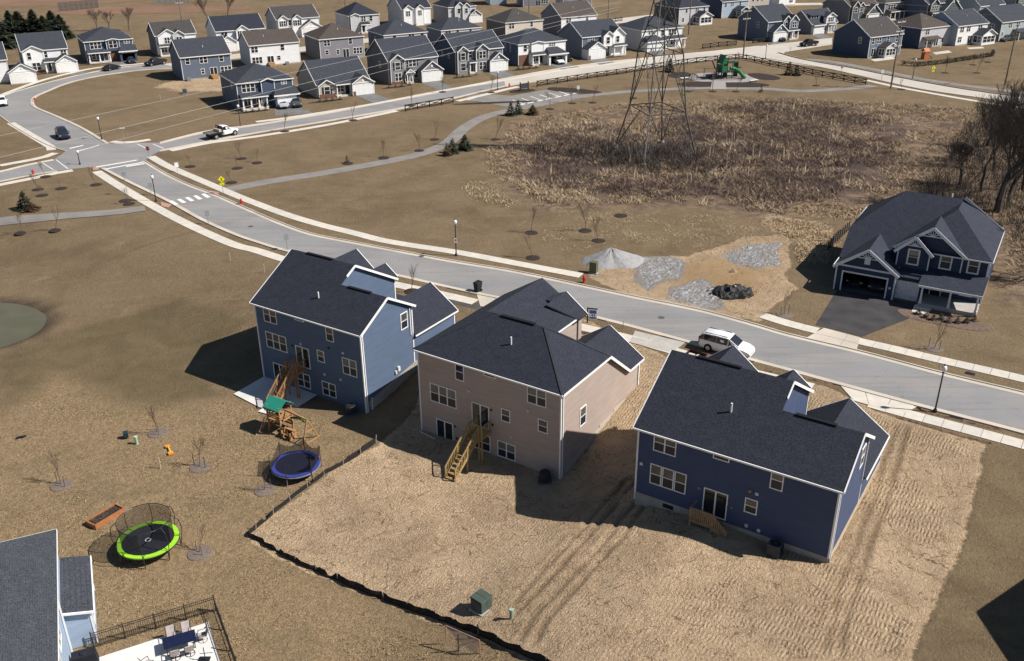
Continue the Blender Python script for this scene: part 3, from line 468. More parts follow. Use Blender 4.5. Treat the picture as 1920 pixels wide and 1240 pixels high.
def garage_door(root,x0,x1,y,z,h,panels=False,m=None,casing=True):
    d=obj('garage_door',MB().box(x0,x1,y-.03,y-.005,z,z+h),m or GARAGEW,root)
    nh=4 if x1-x0>3.2 else 3
    k=MB(); w=(x1-x0)/nh
    for j in range(4):
        for i in range(nh): k.box(x0+i*w+.07,x0+(i+1)*w-.07,y-.05,y-.03,z+h*j/4+.06,z+h*(j+1)/4-.05)
    obj('panel',k,m or GARAGEW,d)
    if casing:
        k=MB(); k.box(x0-.14,x0,y-.06,y,z,z+h); k.box(x1,x1+.14,y-.06,y,z,z+h); k.box(x0-.14,x1+.14,y-.062,y,z+h,z+h+.16); obj('door_casing',k,WHITE,d)
    return d
def door(root,face,p,z,w=.95,h=2.05,m=None):
    a=FACE[face]; k=MB().box(-w/2,w/2,-.05,-.01,0,h); o=obj('front_door',k,m or mat('door_dark',(.03,.035,.05),.5),root,(*p,z),rad(a[0]))
    obj('door_frame',MB().box(-w/2-.1,-w/2,-.07,0,0,h+.1).box(w/2,w/2+.1,-.07,0,0,h+.1).box(-w/2,w/2,-.07,0,h,h+.1),WHITE,o); return o
def vent_pipe(root,x,y,z,h=.55,r=.07): return obj('vent_pipe',MB().tube((x,y,z-.2),(x,y,z+h),r,r,8),WHITE,root)
# ---------------------------------------------------------------- the two blue rear-view houses share one plan (stepped gable + front garage)
def stepped_house(label,org,yaw,Wd,ze,col,zb,fz,garz,slope,group,step=-5.6):
    t=thing('house',label,'house',(*org,0),rad(yaw),group); wm=siding(*col); rm=shingle('charcoal',(.026,.030,.044))
    RD,LD=7.3,11.6; L0=-Wd
    z=fz
    # main walls: one rear face, two depths
    zrR=ze+slope*RD/2; zrL=ze+slope*LD/2
    k=MB(); yR,yL=RD/2,LD/2
    k.add([(L0,0,z),(0,0,z),(0,0,ze),(L0,0,ze)],[(0,1,2,3)])
    k.add([(0,0,z),(0,RD,z),(0,RD,ze),(0,yR,zrR),(0,0,ze)],[(0,1,2,3,4)])
    k.add([(0,RD,z),(step,RD,z),(step,RD,ze),(0,RD,ze)],[(0,1,2,3)])
    k.add([(step,0,z),(step,LD,z),(step,LD,ze),(step,yL,zrL),(step,0,ze)],[(0,1,2,3,4)])
    k.add([(step,LD,z),(L0,LD,z),(L0,LD,ze),(step,LD,ze)],[(0,1,2,3)])
    k.add([(L0,LD,z),(L0,0,z),(L0,0,ze),(L0,yL,zrL),(L0,LD,ze)],[(0,1,2,3,4)])
    obj('wall',k,wm,t)
    obj('foundation',MB().box(L0+.03,-.03,.03,LD-.03,zb-.9,z+.01) if False else MB().box(L0+.03,-.03,.04,RD-.03,zb-1.2,z+.01).box(L0+.03,step-.03,RD-.03,LD-.03,zb-1.2,z+.012),FOUND,t)
    oh=.28; zo=ze-slope*oh+.14; th=.14
    e0=L0-oh; e1=.26
    roofm(t,[((e0,-oh,zo),(e1,-oh,zo),(e1,yR,zrR+th),(step+.25,yR,zrR+th),(step+.25,yL,zrL+th),(e0,yL,zrL+th))],rm)
    roofm(t,[((step-.0,yR,zrR+th),(e1,yR,zrR+th),(e1,RD+oh,zo),(step-.0,RD+oh,zo))],rm)
    roofm(t,[((e0,yL,zrL+th),(step+.25,yL,zrL+th),(step+.25,LD+oh,zo),(e0,LD+oh,zo))],rm)
    # ridge vents
    [obj('ridge_vent',MB().beam(a,b,.3,.07),mat('ridge_vent_black',(.008,.008,.01),.9),t) for a,b in (((L0+1.8,yL,zrL+.16),(L0+5.2,yL,zrL+.16)),((step+1.2,yR,zrR+.16),(step+4,yR,zrR+.16)))]
    fascia(t,[((e0,-oh-.03,zo-.1),(e1,-oh-.03,zo-.1)),((step,RD+oh,zo-.1),(e1,RD+oh,zo-.1)),((e0,LD+oh,zo-.1),(step+.25,LD+oh,zo-.1))],name='gutter',h=.13,w=.12)
    fascia(t,[((e1+.03,-oh,zo-.09),(e1+.03,yR,zrR+.05)),((e1+.03,RD+oh,zo-.09),(e1+.03,yR,zrR+.05)),((step+.28,yR+.9,zrR+.62),(step+.28,yL,zrL+.05)),((step+.28,LD+oh,zo-.09),(step+.28,yL,zrL+.05)),((e0-.03,-oh,zo-.09),(e0-.03,yL,zrL+.05)),((e0-.03,LD+oh,zo-.09),(e0-.03,yL,zrL+.05))],w=.06,h=.22,name='rake_board')
    corners(t,[(L0+.03,.0),(-.03,.0),(-.03,RD-.03),(step-.03,LD)],z-.02,ze-.02,w=.13)
    [obj('downspout',MB().box(*q),WHITE,t) for q in ((.02,.1,RD-.45,RD-.36,2.7,ze-.15),(L0-.1,L0-.02,.1,.2,z-.8,ze-.1),(.02,.1,.12,.2,zb,ze-.1))]
    # garage wing, front right
    g0,g1,gy0,gy1=-6.1,0,RD,14.0; gm=-3.05; gs=.70; gze=garz
    k=MB(); zr=gze+gs*(gm-g0); k.add([(g0,gy0,z),(g1,gy0,z),(g1,gy1,z),(g0,gy1,z),(g0,gy0,gze),(g1,gy0,gze),(g1,gy1,gze),(g0,gy1,gze),(gm,gy1,zr),(gm,gy0,zr)],[(1,2,6,5),(2,3,7,8,6),(3,0,4,7)]); obj('garage_wall',k,wm,t)
    obj('foundation',MB().box(g0+.03,g1-.03,gy0,gy1-.03,zb-.9,z+.008),FOUND,t)
    go=.28; zo2=gze-gs*go+.14; R=gy1+.25
    roofm(t,[((g1+go,gy0+.01,zo2),(g1+go,R,zo2),(gm,R,zr+.14),(gm,gy0+.01,zr+.14)),((gm,gy0+.01,zr+.14),(gm,R,zr+.14),(g0-go,R,zo2),(g0-go,gy0+.01,zo2))],rm,name='garage_roof')
    fascia(t,[((g1+go+.02,gy0,zo2-.1),(g1+go+.02,R,zo2-.1))],name='gutter',h=.13,w=.12); fascia(t,[((g1+go,R,zo2-.1),(gm,R,zr+.04)),((g0-go,R,zo2-.1),(gm,R,zr+.04))],name='rake_board')
    corners(t,[(-.03,gy1-.03)],z,gze-.1)
    d=garage_door(t,-5.5,-.6,-gy1,.1,2.15); d.rotation_euler=(0,0,math.pi); d.location=(g0+g1,0,0)
    # two small front gables and porch
    for c,hw,pk,y1 in ((L0+2.3,2.15,1.75,LD+.35),(step-1.5,1.25,1.0,LD+.25)):
        zz=ze+.1; roofm(t,[((c-hw-.2,LD-pk/slope-.6,zz),(c,LD-pk/slope-.6,zz+pk+.1),(c,y1+.3,zz+pk+.1),(c-hw-.2,y1+.3,zz-.05)),((c,LD-pk/slope-.6,zz+pk+.1),(c+hw+.2,LD-pk/slope-.6,zz),(c+hw+.2,y1+.3,zz-.05),(c,y1+.3,zz+pk+.1))],rm,name='dormer_roof')
        k=MB(); k.add([(c-hw,y1,z+2.6),(c+hw,y1,z+2.6),(c+hw,y1,zz-.1),(c,y1,zz+pk-.1),(c-hw,y1,zz-.1)],[(4,3,2,1,0)]); k.box(c-hw,c+hw,LD-.1,y1-.01,z+2.6,zz-.25); obj('front_bay',k,wm,t)
        fascia(t,[((c-hw-.2,y1+.32,zz-.12),(c,y1+.32,zz+pk)),((c+hw+.2,y1+.32,zz-.12),(c,y1+.32,zz+pk))],name='rake_board')
    roofm(t,[((L0,LD,3.4),(step,LD,3.4),(step,LD+2.2,2.75),(L0,LD+2.2,2.75))],rm,name='porch_roof')
    [obj('porch_column',MB().box(x-.12,x+.12,LD+1.9,LD+2.1,.2,2.7),WHITE,t) for x in (L0+.2,(L0+step)/2,step-.2)]
    return t,wm
def rear_windows(t,W,trim=.075):
    for (x0,x1,z0,z1,n) in W: win(t,'f',((x0+x1)/2,-.0),z0+.06,x1-x0-.12,z1-z0-.12,n,trim,rail=z1-z0>.7,split=True)
def slider(t,x0,x1,z0,z1,y=0):
    o=win(t,'f',((x0+x1)/2,y),z0,x1-x0-.1,z1-z0-.06,2,.08,rail=False,name='sliding_door'); return o
def wall_vents(t,P,m=None,s=.11):
    for x,z in P: obj('wall_vent',MB().box(x-s,x+s,-.09,-.004,z-s,z+s).box(x-s*.6,x+s*.6,-.12,-.09,z-s*.8,z+s*.3),m or mat('vent_plastic',(.6,.6,.6),.5),t)
BLUEA=('slate_blue',(.1,.14,.218)); BLUEC=('deep_blue',(.056,.08,.155)); TAUPE=('taupe',(.40,.325,.285)); 
OA=(-13.44, 74.47); OB=(3.83, 63.6); OC=(21.16, 49.91)
hA,wmA=stepped_house('slate blue house with a cedar stair at its back door, beside the green-roofed playset',OA,-32.9,13.3,5.62,BLUEA,-2.6,-2.55,2.6,.575,'three big houses seen from behind along the street')
rear_windows(hA,[(-12.17,-10.48,3.9,5.45,2),(-12.24,-9.55,1.15,2.82,3),(-8.01,-6.86,5.05,5.42,1),(-4.18,-3.29,3.9,5.4,1),(-5.57,-4.72,1.4,2.58,1),(-2.46,-.78,.98,2.66,2),(-8.58,-6.92,-2.05,-.55,2),(-5.35,-3.66,-2.08,-.62,2)])
slider(hA,-8.35,-6.68,.25,2.31); slider(hA,-11.74,-10.1,-2.4,-.45); wall_vents(hA,[(-7.61,2.63),(-2.28,3.1),(-4.87,.17),(-2.86,.2)]); wall_vents(hA,[(-4.01,3.15),(-8.76,2.15)],BLACKM,.08)
win(hA,'r',(0,6.06),3.75,.85,1.5,1,.09,split=True); vent_pipe(hA,-6.6,1.9,6.9)
# exposed stepped foundation on the lit side, white radon pipe, meter boxes
obj('side_foundation',MB().add([(.02,.45,-2.7),(.02,14,-2.7),(.02,14,-.3),(.02,7.6,-.33),(.02,.45,-1.45),(.05,.45,-2.7),(.05,14,-2.7),(.05,14,-.3),(.05,7.6,-.33),(.05,.45,-1.45)],[(9,8,7,6,5),(0,5,9,4)[::-1],(4,9,8,3)[::-1],(3,8,7,2)[::-1]]),FOUND,hA)
obj('radon_pipe',MB().tube((.12,.7,-2.5),(.12,.7,-1.2),.06,.06,8),WHITE,hA); [obj('meter_box',MB().box(*q),mat('vent_plastic',(.6,.6,.6),.5),hA) for q in ((.02,.2,4.6,4.9,-.2,.25),(.02,.16,4.25,4.45,-.35,-.05))]
hC,wmC=stepped_house('deep blue house with a small stair at its back door, nearest the camera',OC,-33.1,14.4,6.1,BLUEC,-.9,.42,2.72,.6,'three big houses seen from behind along the street')
rear_windows(hC,[(-13.15,-11.42,4.5,6.0,2),(-8.66,-7.5,5.4,5.95,1),(-4.54,-3.67,4.45,5.95,1),(-13.26,-12.38,1.63,3.32,1),(-12.3,-11.42,1.63,3.32,1),(-11.34,-10.46,1.63,3.32,1),(-6.07,-5.19,1.9,3.07,1)])
slider(hC,-9.06,-7.32,.68,2.77); wall_vents(hC,[(-5.32,3.65),(-14.0,3.02),(-5.77,.8),(-4.88,.74)]); wall_vents(hC,[(-5.82,3.68)],mat('vent_tan',(.5,.25,.12)),.09); wall_vents(hC,[(-9.43,2.6),(-6.95,1.9)],GREYM,.08)
obj('crawl_vent',MB().box(-12.1,-11.3,-.02,.03,-.1,.2),DARK,hC); win(hC,'r',(0,5.75),4.6,.85,1.5,1,.09,split=True); vent_pipe(hC,-8.6,2.6,7.75,.75)
obj('side_foundation',MB().box(.0,.03,.2,13.9,-.6,.46),mat('tan_foundation',(.44,.36,.26),.9),hC)
OF=(47.1, 30.61)
hF,_w=stepped_house('deep blue house just outside the right edge whose shadow falls on the grass',OF,-33,14.4,5.75,BLUEC,-.9,.42,2.6,.575,'three big houses seen from behind along the street')
# taupe house: hipped rear, front cross gable, catslide to the garage
def house_B():
    t=thing('house','taupe house with a yellow lumber stair at its back door, middle of the three','house',(*OB,0),rad(-33.6),'three big houses seen from behind along the street')
    wm=siding(*TAUPE); rm=shingle('charcoal',(.026,.030,.044)); ze=5.6; L0=-14.34; zb=-2.55; T=.14
    k=MB(); 
    k.add([(L0,0,zb),(0,0,zb),(0,0,ze),(L0,0,ze)],[(0,1,2,3)])
    k.add([(0,0,zb),(0,14,zb),(0,14,2.55),(0,11.4,2.55),(0,7.5,ze),(0,0,ze)],[(0,1,2,3,4,5)])
    k.add([(0,14,zb),(-6.6,14,zb),(-6.6,14,2.6),(-3.3,14,4.9),(0,14,2.6)],[(0,1,2,3,4)])
    k.add([(L0,0,zb),(L0,13.4,zb),(L0,13.4,ze),(L0,0,ze)],[(3,2,1,0)])
    k.add([(-6.2,7,zb),(-6.2,13.4,zb),(-6.2,13.4,ze),(-6.2,7,ze)],[(0,1,2,3)])
    k.add([(-6.2,13.4,zb),(L0,13.4,zb),(L0,13.4,ze),(-10.3,13.4,8.1),(-6.2,13.4,ze)],[(0,1,2,3,4)])
    obj('wall',k,wm,t)
    o=.28; zo=ze-.5*o+T; zr=8.2+.05
    A,B=(-9.75,4.75,zr),(-4.5,4.75,zr); RL,RR=(L0-o,-o,zo),(.28,-o,zo); P=(.28,7.6,zo+.03); Q=(.28,11.45,2.62)
    roofm(t,[(RL,RR,B,A)],rm); roofm(t,[(RR,P,B)],rm); roofm(t,[(B,P,Q,(-3.3,11.45,2.62),(-6.2,11.45,2.62),(-6.2,4.75,zr))],rm)
    roofm(t,[((L0-o,13.7,zo),RL,A,(-10.3,4.75,zr+.02),(-10.3,13.75,zr+.02))],rm); roofm(t,[((-10.3,4.75,zr+.02),(-5.9,7.0,zo),(-5.9,13.75,zo),(-10.3,13.75,zr+.02)),((-10.3,4.75,zr+.02),(-4.5,4.75,zr),(-5.9,7.0,zo))],rm)
    roofm(t,[((-9.6,11.5,7.25),(-7.95,11.5,7.25),(-7.95,14.2,7.25),(-9.75,14.2,5.95)),((-7.95,10.6,7.25),(-5.7,12.6,5.55),(-5.7,14.2,5.55),(-7.95,14.2,7.25))],rm,name='dormer_roof')
    k=MB(); k.add([(-9.6,13.9,2.6),(-6.05,13.9,2.6),(-6.05,13.9,5.5),(-7.95,13.9,7.05),(-9.6,13.9,5.9)],[(4,3,2,1,0)]); k.box(-9.6,-6.05,13.3,13.88,2.6,5.5); obj('front_bay',k,wm,t)
    # garage roof
    g=.28; zg=2.6-.67*g+T; gm=-3.3; zq=4.95
    roofm(t,[((g,11.3,zg),(g,14.25,zg),(gm,14.25,zq),(gm,8.4,zq)),((gm,8.4,zq),(gm,14.25,zq),(-6.6-g,14.25,zg),(-6.6-g,11.3,zg))],rm,name='garage_roof')
    obj('ridge_vent',MB().beam((-8.8,4.75,zr+.03),(-5.4,4.75,zr+.03),.35,.08),mat('ridge_vent_black',(.008,.008,.01),.9),t)
    [obj('ridge_cap',MB().beam(p,q,.24,.05),mat('ridge_cap_shingle',(.03,.033,.042),.9),t) for p,q in ((RR,B),(RL,A),(B,P))]
    fascia(t,[((RL[0],RL[1]-.03,zo-.1),(RR[0],RR[1]-.03,zo-.1)),((.31,-o,zo-.1),(.31,7.6,zo-.1)),((g+.02,11.4,zg-.1),(g+.02,14.25,zg-.1)),((-5.87,8.0,zo-.1),(-5.87,14.2,zo-.1))],name='gutter',h=.13,w=.12)
    fascia(t,[((.31,7.6,zo-.07),(.31,11.4,2.52)),((g,14.27,zg-.1),(gm,14.27,zq-.1)),((-6.9,14.27,zg-.1),(gm,14.27,zq-.1)),((-5.65,14.22,5.45),(-7.95,14.22,7.15))],name='rake_board',h=.24)
    corners(t,[(L0+.03,0),(-.03,0),(-.03,13.97),(-6.23,13.85)],zb+.05,2.5); corners(t,[(L0+.03,0),(-.03,0)],2.5,ze-.02)
    [obj('downspout',MB().box(*q),WHITE,t) for q in ((.03,.11,.15,.24,zb,ze-.1),(.03,.11,13.7,13.8,-.5,2.4))]
    obj('foundation',MB().box(L0+.04,-.04,.04,13.9,-3.6,zb+.02),FOUND,t)
    k=MB(); st=[(.8,2.6,-1.75),(2.6,4.4,-1.35),(4.4,6.6,-.98),(6.6,9.2,-.7),(9.2,14,-.38)]
    for a,b,zt in st: k.box(.0,.035,a,b,-3,zt)
    obj('side_foundation',k,mat('side_foundation_concrete',(.42,.38,.33),.9,.12,1),t)
    rear_windows(t,[(-10.33,-9.45,3.8,5.4,1),(-13.14,-10.35,.87,2.63,3),(-7.4,-6.23,5.02,5.42,1),(-3.15,-1.38,3.8,5.37,2),(-5.71,-4.83,1.26,2.45,1),(-2.12,-1.21,1.43,2.62,1),(-8.66,-6.88,-2.33,-.77,2),(-6.13,-4.34,-2.32,-.79,2)])
    slider(t,-8.7,-6.98,-.0,2.11); slider(t,-12.6,-10.84,-2.5,-.78); wall_vents(t,[(-8.96,3.07),(-4.68,.01),(-3.08,3.02)]); wall_vents(t,[(-6.72,1.93),(-10.55,-.94),(-6.6,.55),(-10.4,-2.1)],BLACKM,.08)
    win(t,'r',(0,3.55),.95,.85,1.6,1,.09,split=True); vent_pipe(t,-6.35,2.5,7.05,.7)
    d=garage_door(t,-5.8,-.8,-14,.0,2.15); d.rotation_euler=(0,0,math.pi); d.location=(-6.6,0,0)
    obj('patio_board',MB().beam((-14.2,-.45,-2.45),(-12.3,-.75,-2.45),.12,.05),mat('pale_plank',(.6,.6,.58)),t)
    return t
hB=house_B()
def deck(t,x0,x1,ztop,y1,yend,zbot,m,rail_side='both',name='deck'):
    """small landing at a back door with a straight flight down away from the wall"""
    k=MB().box(x0-.05,x1+.35,-y1,-.02,ztop-.28,ztop-.06); d=obj(name,k,m,t); n=10
    for i in range(int(y1/.15)): obj('board',MB().box(x0-.05,x1+.35,-y1+i*.15+.008,-y1+(i+1)*.15-.008,ztop-.055,ztop-.02),m,d)
    run=(yend-y1)/n; rise=(ztop-zbot)/n; tr=MB().box(x0+.06,x1-.06,-.14,.14,-.02,.02).mesh('tread',m)
    for i in range(n): obj('tread',tr,None,d,(0,-y1-run*(i+.6),ztop-rise*(i+.9)))
    for x in (x0,x1):
        obj('stringer',MB().beam((x,-y1,ztop-.15),(x,-yend,zbot+.08),.05,.26),m,d)
        obj('handrail',MB().beam((x,-y1,ztop+.95),(x,-yend+.1,zbot+1.0),.1,.06).beam((x,-y1,ztop+.12),(x,-yend+.1,zbot+.2),.05,.07),m,d)
        for q in range(17):
            s=q/16; y=-y1-(yend-.1-y1)*s; z=ztop+(zbot-ztop)*s; obj('baluster',MB().box(x-.02,x+.02,y-.02,y+.02,z+.1,z+.95),m,d)
        for s in (0,.5,1): y=-y1-(yend-.1-y1)*s; z=ztop+(zbot-ztop)*s; obj('post',MB().box(x-.055,x+.055,y-.055,y+.055,zbot-.1,z+1.0),m,d)
    xx=x1+.3
    obj('handrail',MB().beam((xx,-.05,ztop+.95),(xx,-y1,ztop+.95),.1,.06).beam((x1,-y1,ztop+.95),(xx,-y1,ztop+.95),.1,.06).beam((x0,-.05,ztop+.95),(x0,-y1,ztop+.95),.1,.06),m,d)
    for i in range(9): y=-.1-(y1-.1)*i/8; obj('baluster',MB().box(xx-.02,xx+.02,y-.02,y+.02,ztop,ztop+.95),m,d); obj('baluster',MB().box(x0-.02,x0+.02,y-.02,y+.02,ztop,ztop+.95),m,d)
    obj('post',MB().box(xx-.06,xx+.06,-y1-.06,-y1+.06,zbot-.1,ztop+1),m,d); obj('post',MB().box(x0-.06,x0+.06,-y1-.06,-y1+.06,zbot-.1,ztop+1),m,d)
    return d
deck(hB,-8.1,-7.1,-.08,1.35,4.85,-2.55,WOODT); deck(hA,-8.5,-7.5,.2,1.3,4.3,-2.5,WOODB)
def deck_C(t):
    m=WOODG; zt=.62; d=obj('deck',MB().box(-9.5,-7.9,-1.15,-.02,zt-.28,zt-.06),m,t)
    for i in range(10): obj('board',MB().box(-9.5+i*.16+.008,-9.5+(i+1)*.16-.008,-1.15,-.02,zt-.055,zt-.02),m,d)
    for i in range(4): obj('tread',MB().box(-7.88+i*.28,-7.62+i*.28,-1.1,-.1,zt-.2*(i+1)-.03,zt-.2*(i+1)),m,d)
    for y in (-1.17,-.06): obj('stringer',MB().beam((-7.9,y,zt-.15),(-6.75,y,-.3),.05,.26),m,d)
    for a,b in (((-9.5,-1.17,zt+.95),(-7.9,-1.17,zt+.95)),((-7.9,-1.17,zt+.95),(-6.8,-1.17,.55)),((-9.5,-.05,zt+.95),(-9.5,-1.17,zt+.95))): obj('handrail',MB().beam(a,b,.1,.06),m,d)
    for i in range(12): x=-9.5+1.6*i/11; obj('baluster',MB().box(x-.045,x+.045,-1.19,-1.15,zt-.2,zt+.92),m,d)
    for i in range(8): x=-7.8+1.0*i/7; z=zt-(zt+.35)*i/7; obj('baluster',MB().box(x-.045,x+.045,-1.19,-1.15,z-.2,z+.9),m,d)
    for x,z in ((-9.5,zt+1),(-7.9,zt+1),(-6.8,.6)): obj('post',MB().box(x-.055,x+.055,-1.22,-1.11,-.9,z),m,d)
deck_C(hC)
# ---------------------------------------------------------------- navy house across the street with the open garage
def house_D():
    t=thing('house','navy house with white trim and an open two-car garage, across the street from the three','house',(*(36.31, 96.94),0),rad(-31))
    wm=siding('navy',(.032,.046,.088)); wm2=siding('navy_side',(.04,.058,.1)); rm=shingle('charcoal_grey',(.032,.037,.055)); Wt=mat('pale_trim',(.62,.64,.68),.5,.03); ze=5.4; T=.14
    # lower left block with the garage opening
    k=MB(); k.add([(0,0,-.2),(.77,0,-.2),(.77,0,3),(0,0,3)],[(0,1,2,3)]).add([(5.42,0,-.2),(6.25,0,-.2),(6.25,0,3),(5.42,0,3)],[(0,1,2,3)]).add([(.77,0,2.25),(5.42,0,2.25),(5.42,0,3),(.77,0,3)],[(0,1,2,3)]).add([(0,0,3),(6.25,0,3),(3.12,0,5.25)],[(0,1,2)])
    k.add([(0,0,-.2),(0,0,3),(0,2.4,3.05),(0,6,5.35),(0,14,5.35),(0,14,-.2)],[(0,1,2,3,4,5)]).add([(6.25,0,-.2),(6.25,2.6,-.2),(6.25,2.6,3.2),(6.25,0,3)],[(0,1,2,3)]).add([(0,14,-.2),(0,14,5.35),(14.8,14,5.35),(14.8,14,-.2)],[(0,1,2,3)])
    obj('garage_wall',k,wm,t); 
    g=obj('garage_interior',MB().add([(.05,.2,.02),(6.2,.2,.02),(6.2,6.5,.02),(.05,6.5,.02),(.05,.2,2.9),(6.2,.2,2.9),(6.2,6.5,2.9),(.05,6.5,2.9)],[(0,1,2,3),(4,7,6,5),(2,6,7,3),(1,5,6,2),(3,7,4,0)]),mat('garage_grey',(.12,.12,.12)),t)
    k=MB(); k.box(.62,.77,-.05,.05,.0,2.4); k.box(5.42,5.57,-.05,.05,0,2.4); k.box(.62,5.57,-.055,.05,2.25,2.42); k.box(0,6.25,-.06,0,2.93,3.13); obj('door_casing',k,Wt,t)
    corners(t,[(.0,.0),(6.25,.0)],-.1,3.0,Wt,.16)
    # second-floor block, right
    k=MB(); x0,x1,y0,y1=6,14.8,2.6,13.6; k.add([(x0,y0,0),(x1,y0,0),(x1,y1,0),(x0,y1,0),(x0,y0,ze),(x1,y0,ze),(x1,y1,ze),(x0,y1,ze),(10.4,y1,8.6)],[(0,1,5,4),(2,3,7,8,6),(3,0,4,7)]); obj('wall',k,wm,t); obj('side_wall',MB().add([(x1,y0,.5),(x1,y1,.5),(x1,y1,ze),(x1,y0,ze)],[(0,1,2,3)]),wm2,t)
    obj('foundation',MB().box(6,14.78,2.62,13.58,-.6,.5),mat('tan_foundation',(.44,.36,.26),.9),t)
    # roofs
    o=.3; zo=ze-.7*o+T
    ms=.69; zc=lambda y: 9-ms*(11-y)+T
    roofm(t,[((-o,2.2,zc(2.2)),(6.3,2.2,zc(2.2)),(10.4,9.8,zc(9.8)),(10.4,11,9+T),(4.3,11,9+T),(-o,5.8,zc(5.8)))],rm); roofm(t,[((-o,5.8,zc(5.8)),(4.3,11,9+T),(-o,15.2,zo))],rm); roofm(t,[((4.3,11,9+T),(10.5,11,9+T),(14.8,15.6,zo),(-o,15.6,zo))],rm)
    A=(10.4,7.9,8.7+T); B=(10.4,12.6,8.7+T); c=(15.1,2.25,zo); d=(15.1,13.9,zo)
    roofm(t,[(c,d,B,A)],rm); roofm(t,[((5.7,2.25,zo),c,A)],rm); roofm(t,[((5.7,2.25,zo),A,B,(5.7,10,zo))],rm)
    fascia(t,[((15.13,2.25,zo-.1),(15.13,13.9,zo-.1)),((5.7,2.22,zo-.1),(15.1,2.22,zo-.1)),((-.33,5.8,5.32),(-.33,15,5.32)),((-.33,2.2,zc(2.2)-.1),(-.33,-.3,2.93))],name='gutter',m=Wt,h=.14)
    fascia(t,[((15.12,13.95,zo-.1),(10.45,13.2,8.7))],name='rake_board',m=Wt)
    # front gables with sunburst brackets
    def fgable(xc,hw,y,zb,s,yb,wallz=None,nm='front_gable',oh=.35):
        zr=zb+s*hw; roofm(t,[((xc-hw-oh,y-.35,zb-s*oh+T),(xc,y-.35,zr+T),(xc,yb,zr+T),(xc-hw-oh,y+.6 if yb-y<5.5 else y+1.2,zb-s*oh+T)),((xc,y-.35,zr+T),(xc+hw+oh,y-.35,zb-s*oh+T),(xc+hw+oh,y+1.2,zb-s*oh+T),(xc,yb,zr+T))],rm,name='gable_roof')
        fascia(t,[((xc-hw-oh,y-.38,zb-s*oh+.02),(xc,y-.38,zr+.02)),((xc+hw+oh,y-.38,zb-s*oh+.02),(xc,y-.38,zr+.02))],name='rake_board',m=Wt,h=.3,w=.08)
        bz=zr-.95; q=MB().beam((xc-.95/s*.9,y-.36,bz+.05),(xc+.95/s*.9,y-.36,bz+.05),.07,.1)
        for a in (-60,-30,0,30,60): q.beam((xc,y-.36,bz+.05),(xc+.62*math.sin(rad(a)),y-.36,bz+.05+.62*math.cos(rad(a))),.06,.08)
        obj('gable_bracket',q,Wt,t)
        if wallz is not None: k=MB().add([(xc-hw,y,wallz),(xc+hw,y,wallz),(xc+hw,y,zb),(xc,y,zr),(xc-hw,y,zb),(xc-hw,y+1,wallz),(xc+hw,y+1,wallz),(xc+hw,y+1,zb),(xc-hw,y+1,zb)],[(0,1,2,3,4),(1,6,7,2),(5,0,4,8),(0,5,6,1)]); obj(nm,k,wm,t)
        return zr
    fgable(3.12,3.12,0,3.0,.72,5.6); fgable(8.9,3.3,2.5,5.5,.76,6.6,3.3); zq=fgable(7.4,1.62,1.9,5.35,.95,4.6,3.1,'bay')
    obj('band_board',MB().box(5.75,9.05,1.86,1.9,3.02,3.24),Wt,t); corners(t,[(5.79,1.9),(9.01,1.9),(12.2,2.5)],3.2,5.4,Wt,.13); corners(t,[(14.78,2.6)],.2,5.3,Wt,.16)
    obj('gable_vent',MB().box(2.82,3.42,-.06,-.004,3.55,4.35),Wt,t)
    for x,y,z,w,h in ((7.4,1.9,3.85,.95,1.5),(10.62,2.5,3.75,.95,1.5),(13.35,2.6,3.75,.9,1.5)): win(t,'f',(x,y),z,w,h,1,.16,split=True,trimM=Wt)
    # single garage door, porch
    obj('garage_return',MB().box(6.25,8.8,.75,.9,-.1,3.1).add([(8.8,.9,0),(8.8,2.6,0),(8.8,2.6,3.1),(8.8,.9,3.1)],[(0,1,2,3)]),wm,t); roofm(t,[((6.3,.3,2.75),(8.9,.3,2.75),(8.9,2.6,3.5),(6.3,2.6,3.5))],rm,name='garage_eave_roof')
    dd=obj('garage_door',MB().box(6.32,8.72,.66,.74,.06,2.2),mat('garage_door_pale',(.6,.62,.66),.5),t)
    for j in range(4):
        for i in range(2): obj('panel',MB().box(6.42+i*1.17,7.5+i*1.17,.63,.66,.13+j*.53,.55+j*.53),mat('garage_door_pale',(.6,.62,.66),.5),dd)
    obj('porch_floor',MB().box(8.9,14.75,-.45,2.6,-.1,.45),mat('grey_concrete',(.4,.38,.35),.9,.1,1),t); obj('porch_step',MB().box(8.7,10.4,-1.2,-.46,0,.22).box(8.7,10.3,-2.3,-1.22,-.02,.07),CONC,t)
    roofm(t,[((8.7,-.8,2.62),(15.0,-.8,2.62),(15.0,2.6,3.55),(8.7,2.6,3.55))],rm,.1,'porch_roof'); fascia(t,[((8.7,-.8,2.48),(15.0,-.8,2.48))],name='porch_beam',m=Wt,h=.22,w=.16)
    for x in (9.15,11.95,14.6): obj('porch_column',MB().lathe([(.2,.45),(.2,.7),(.15,.72),(.12,2.2),(.18,2.25),(.18,2.45)],4),Wt,t,(x,-.45,0),rad(45))
    door(t,'f',(10.15,2.6),.47,1.0,2.1,DARK); win(t,'f',(13.2,2.6),1.1,1.0,1.4,1,.14,rail=False,trimM=Wt)
    obj('wall_plate',MB().box(14.83,14.9,3,3.5,4.6,5),Wt,t); vent_pipe(t,9.2,11.2,9.1,.4); obj('wall_lamp',MB().box(5.75,5.95,-.15,-.02,1.25,1.45),Wt,t)
    return t
hD=house_D()
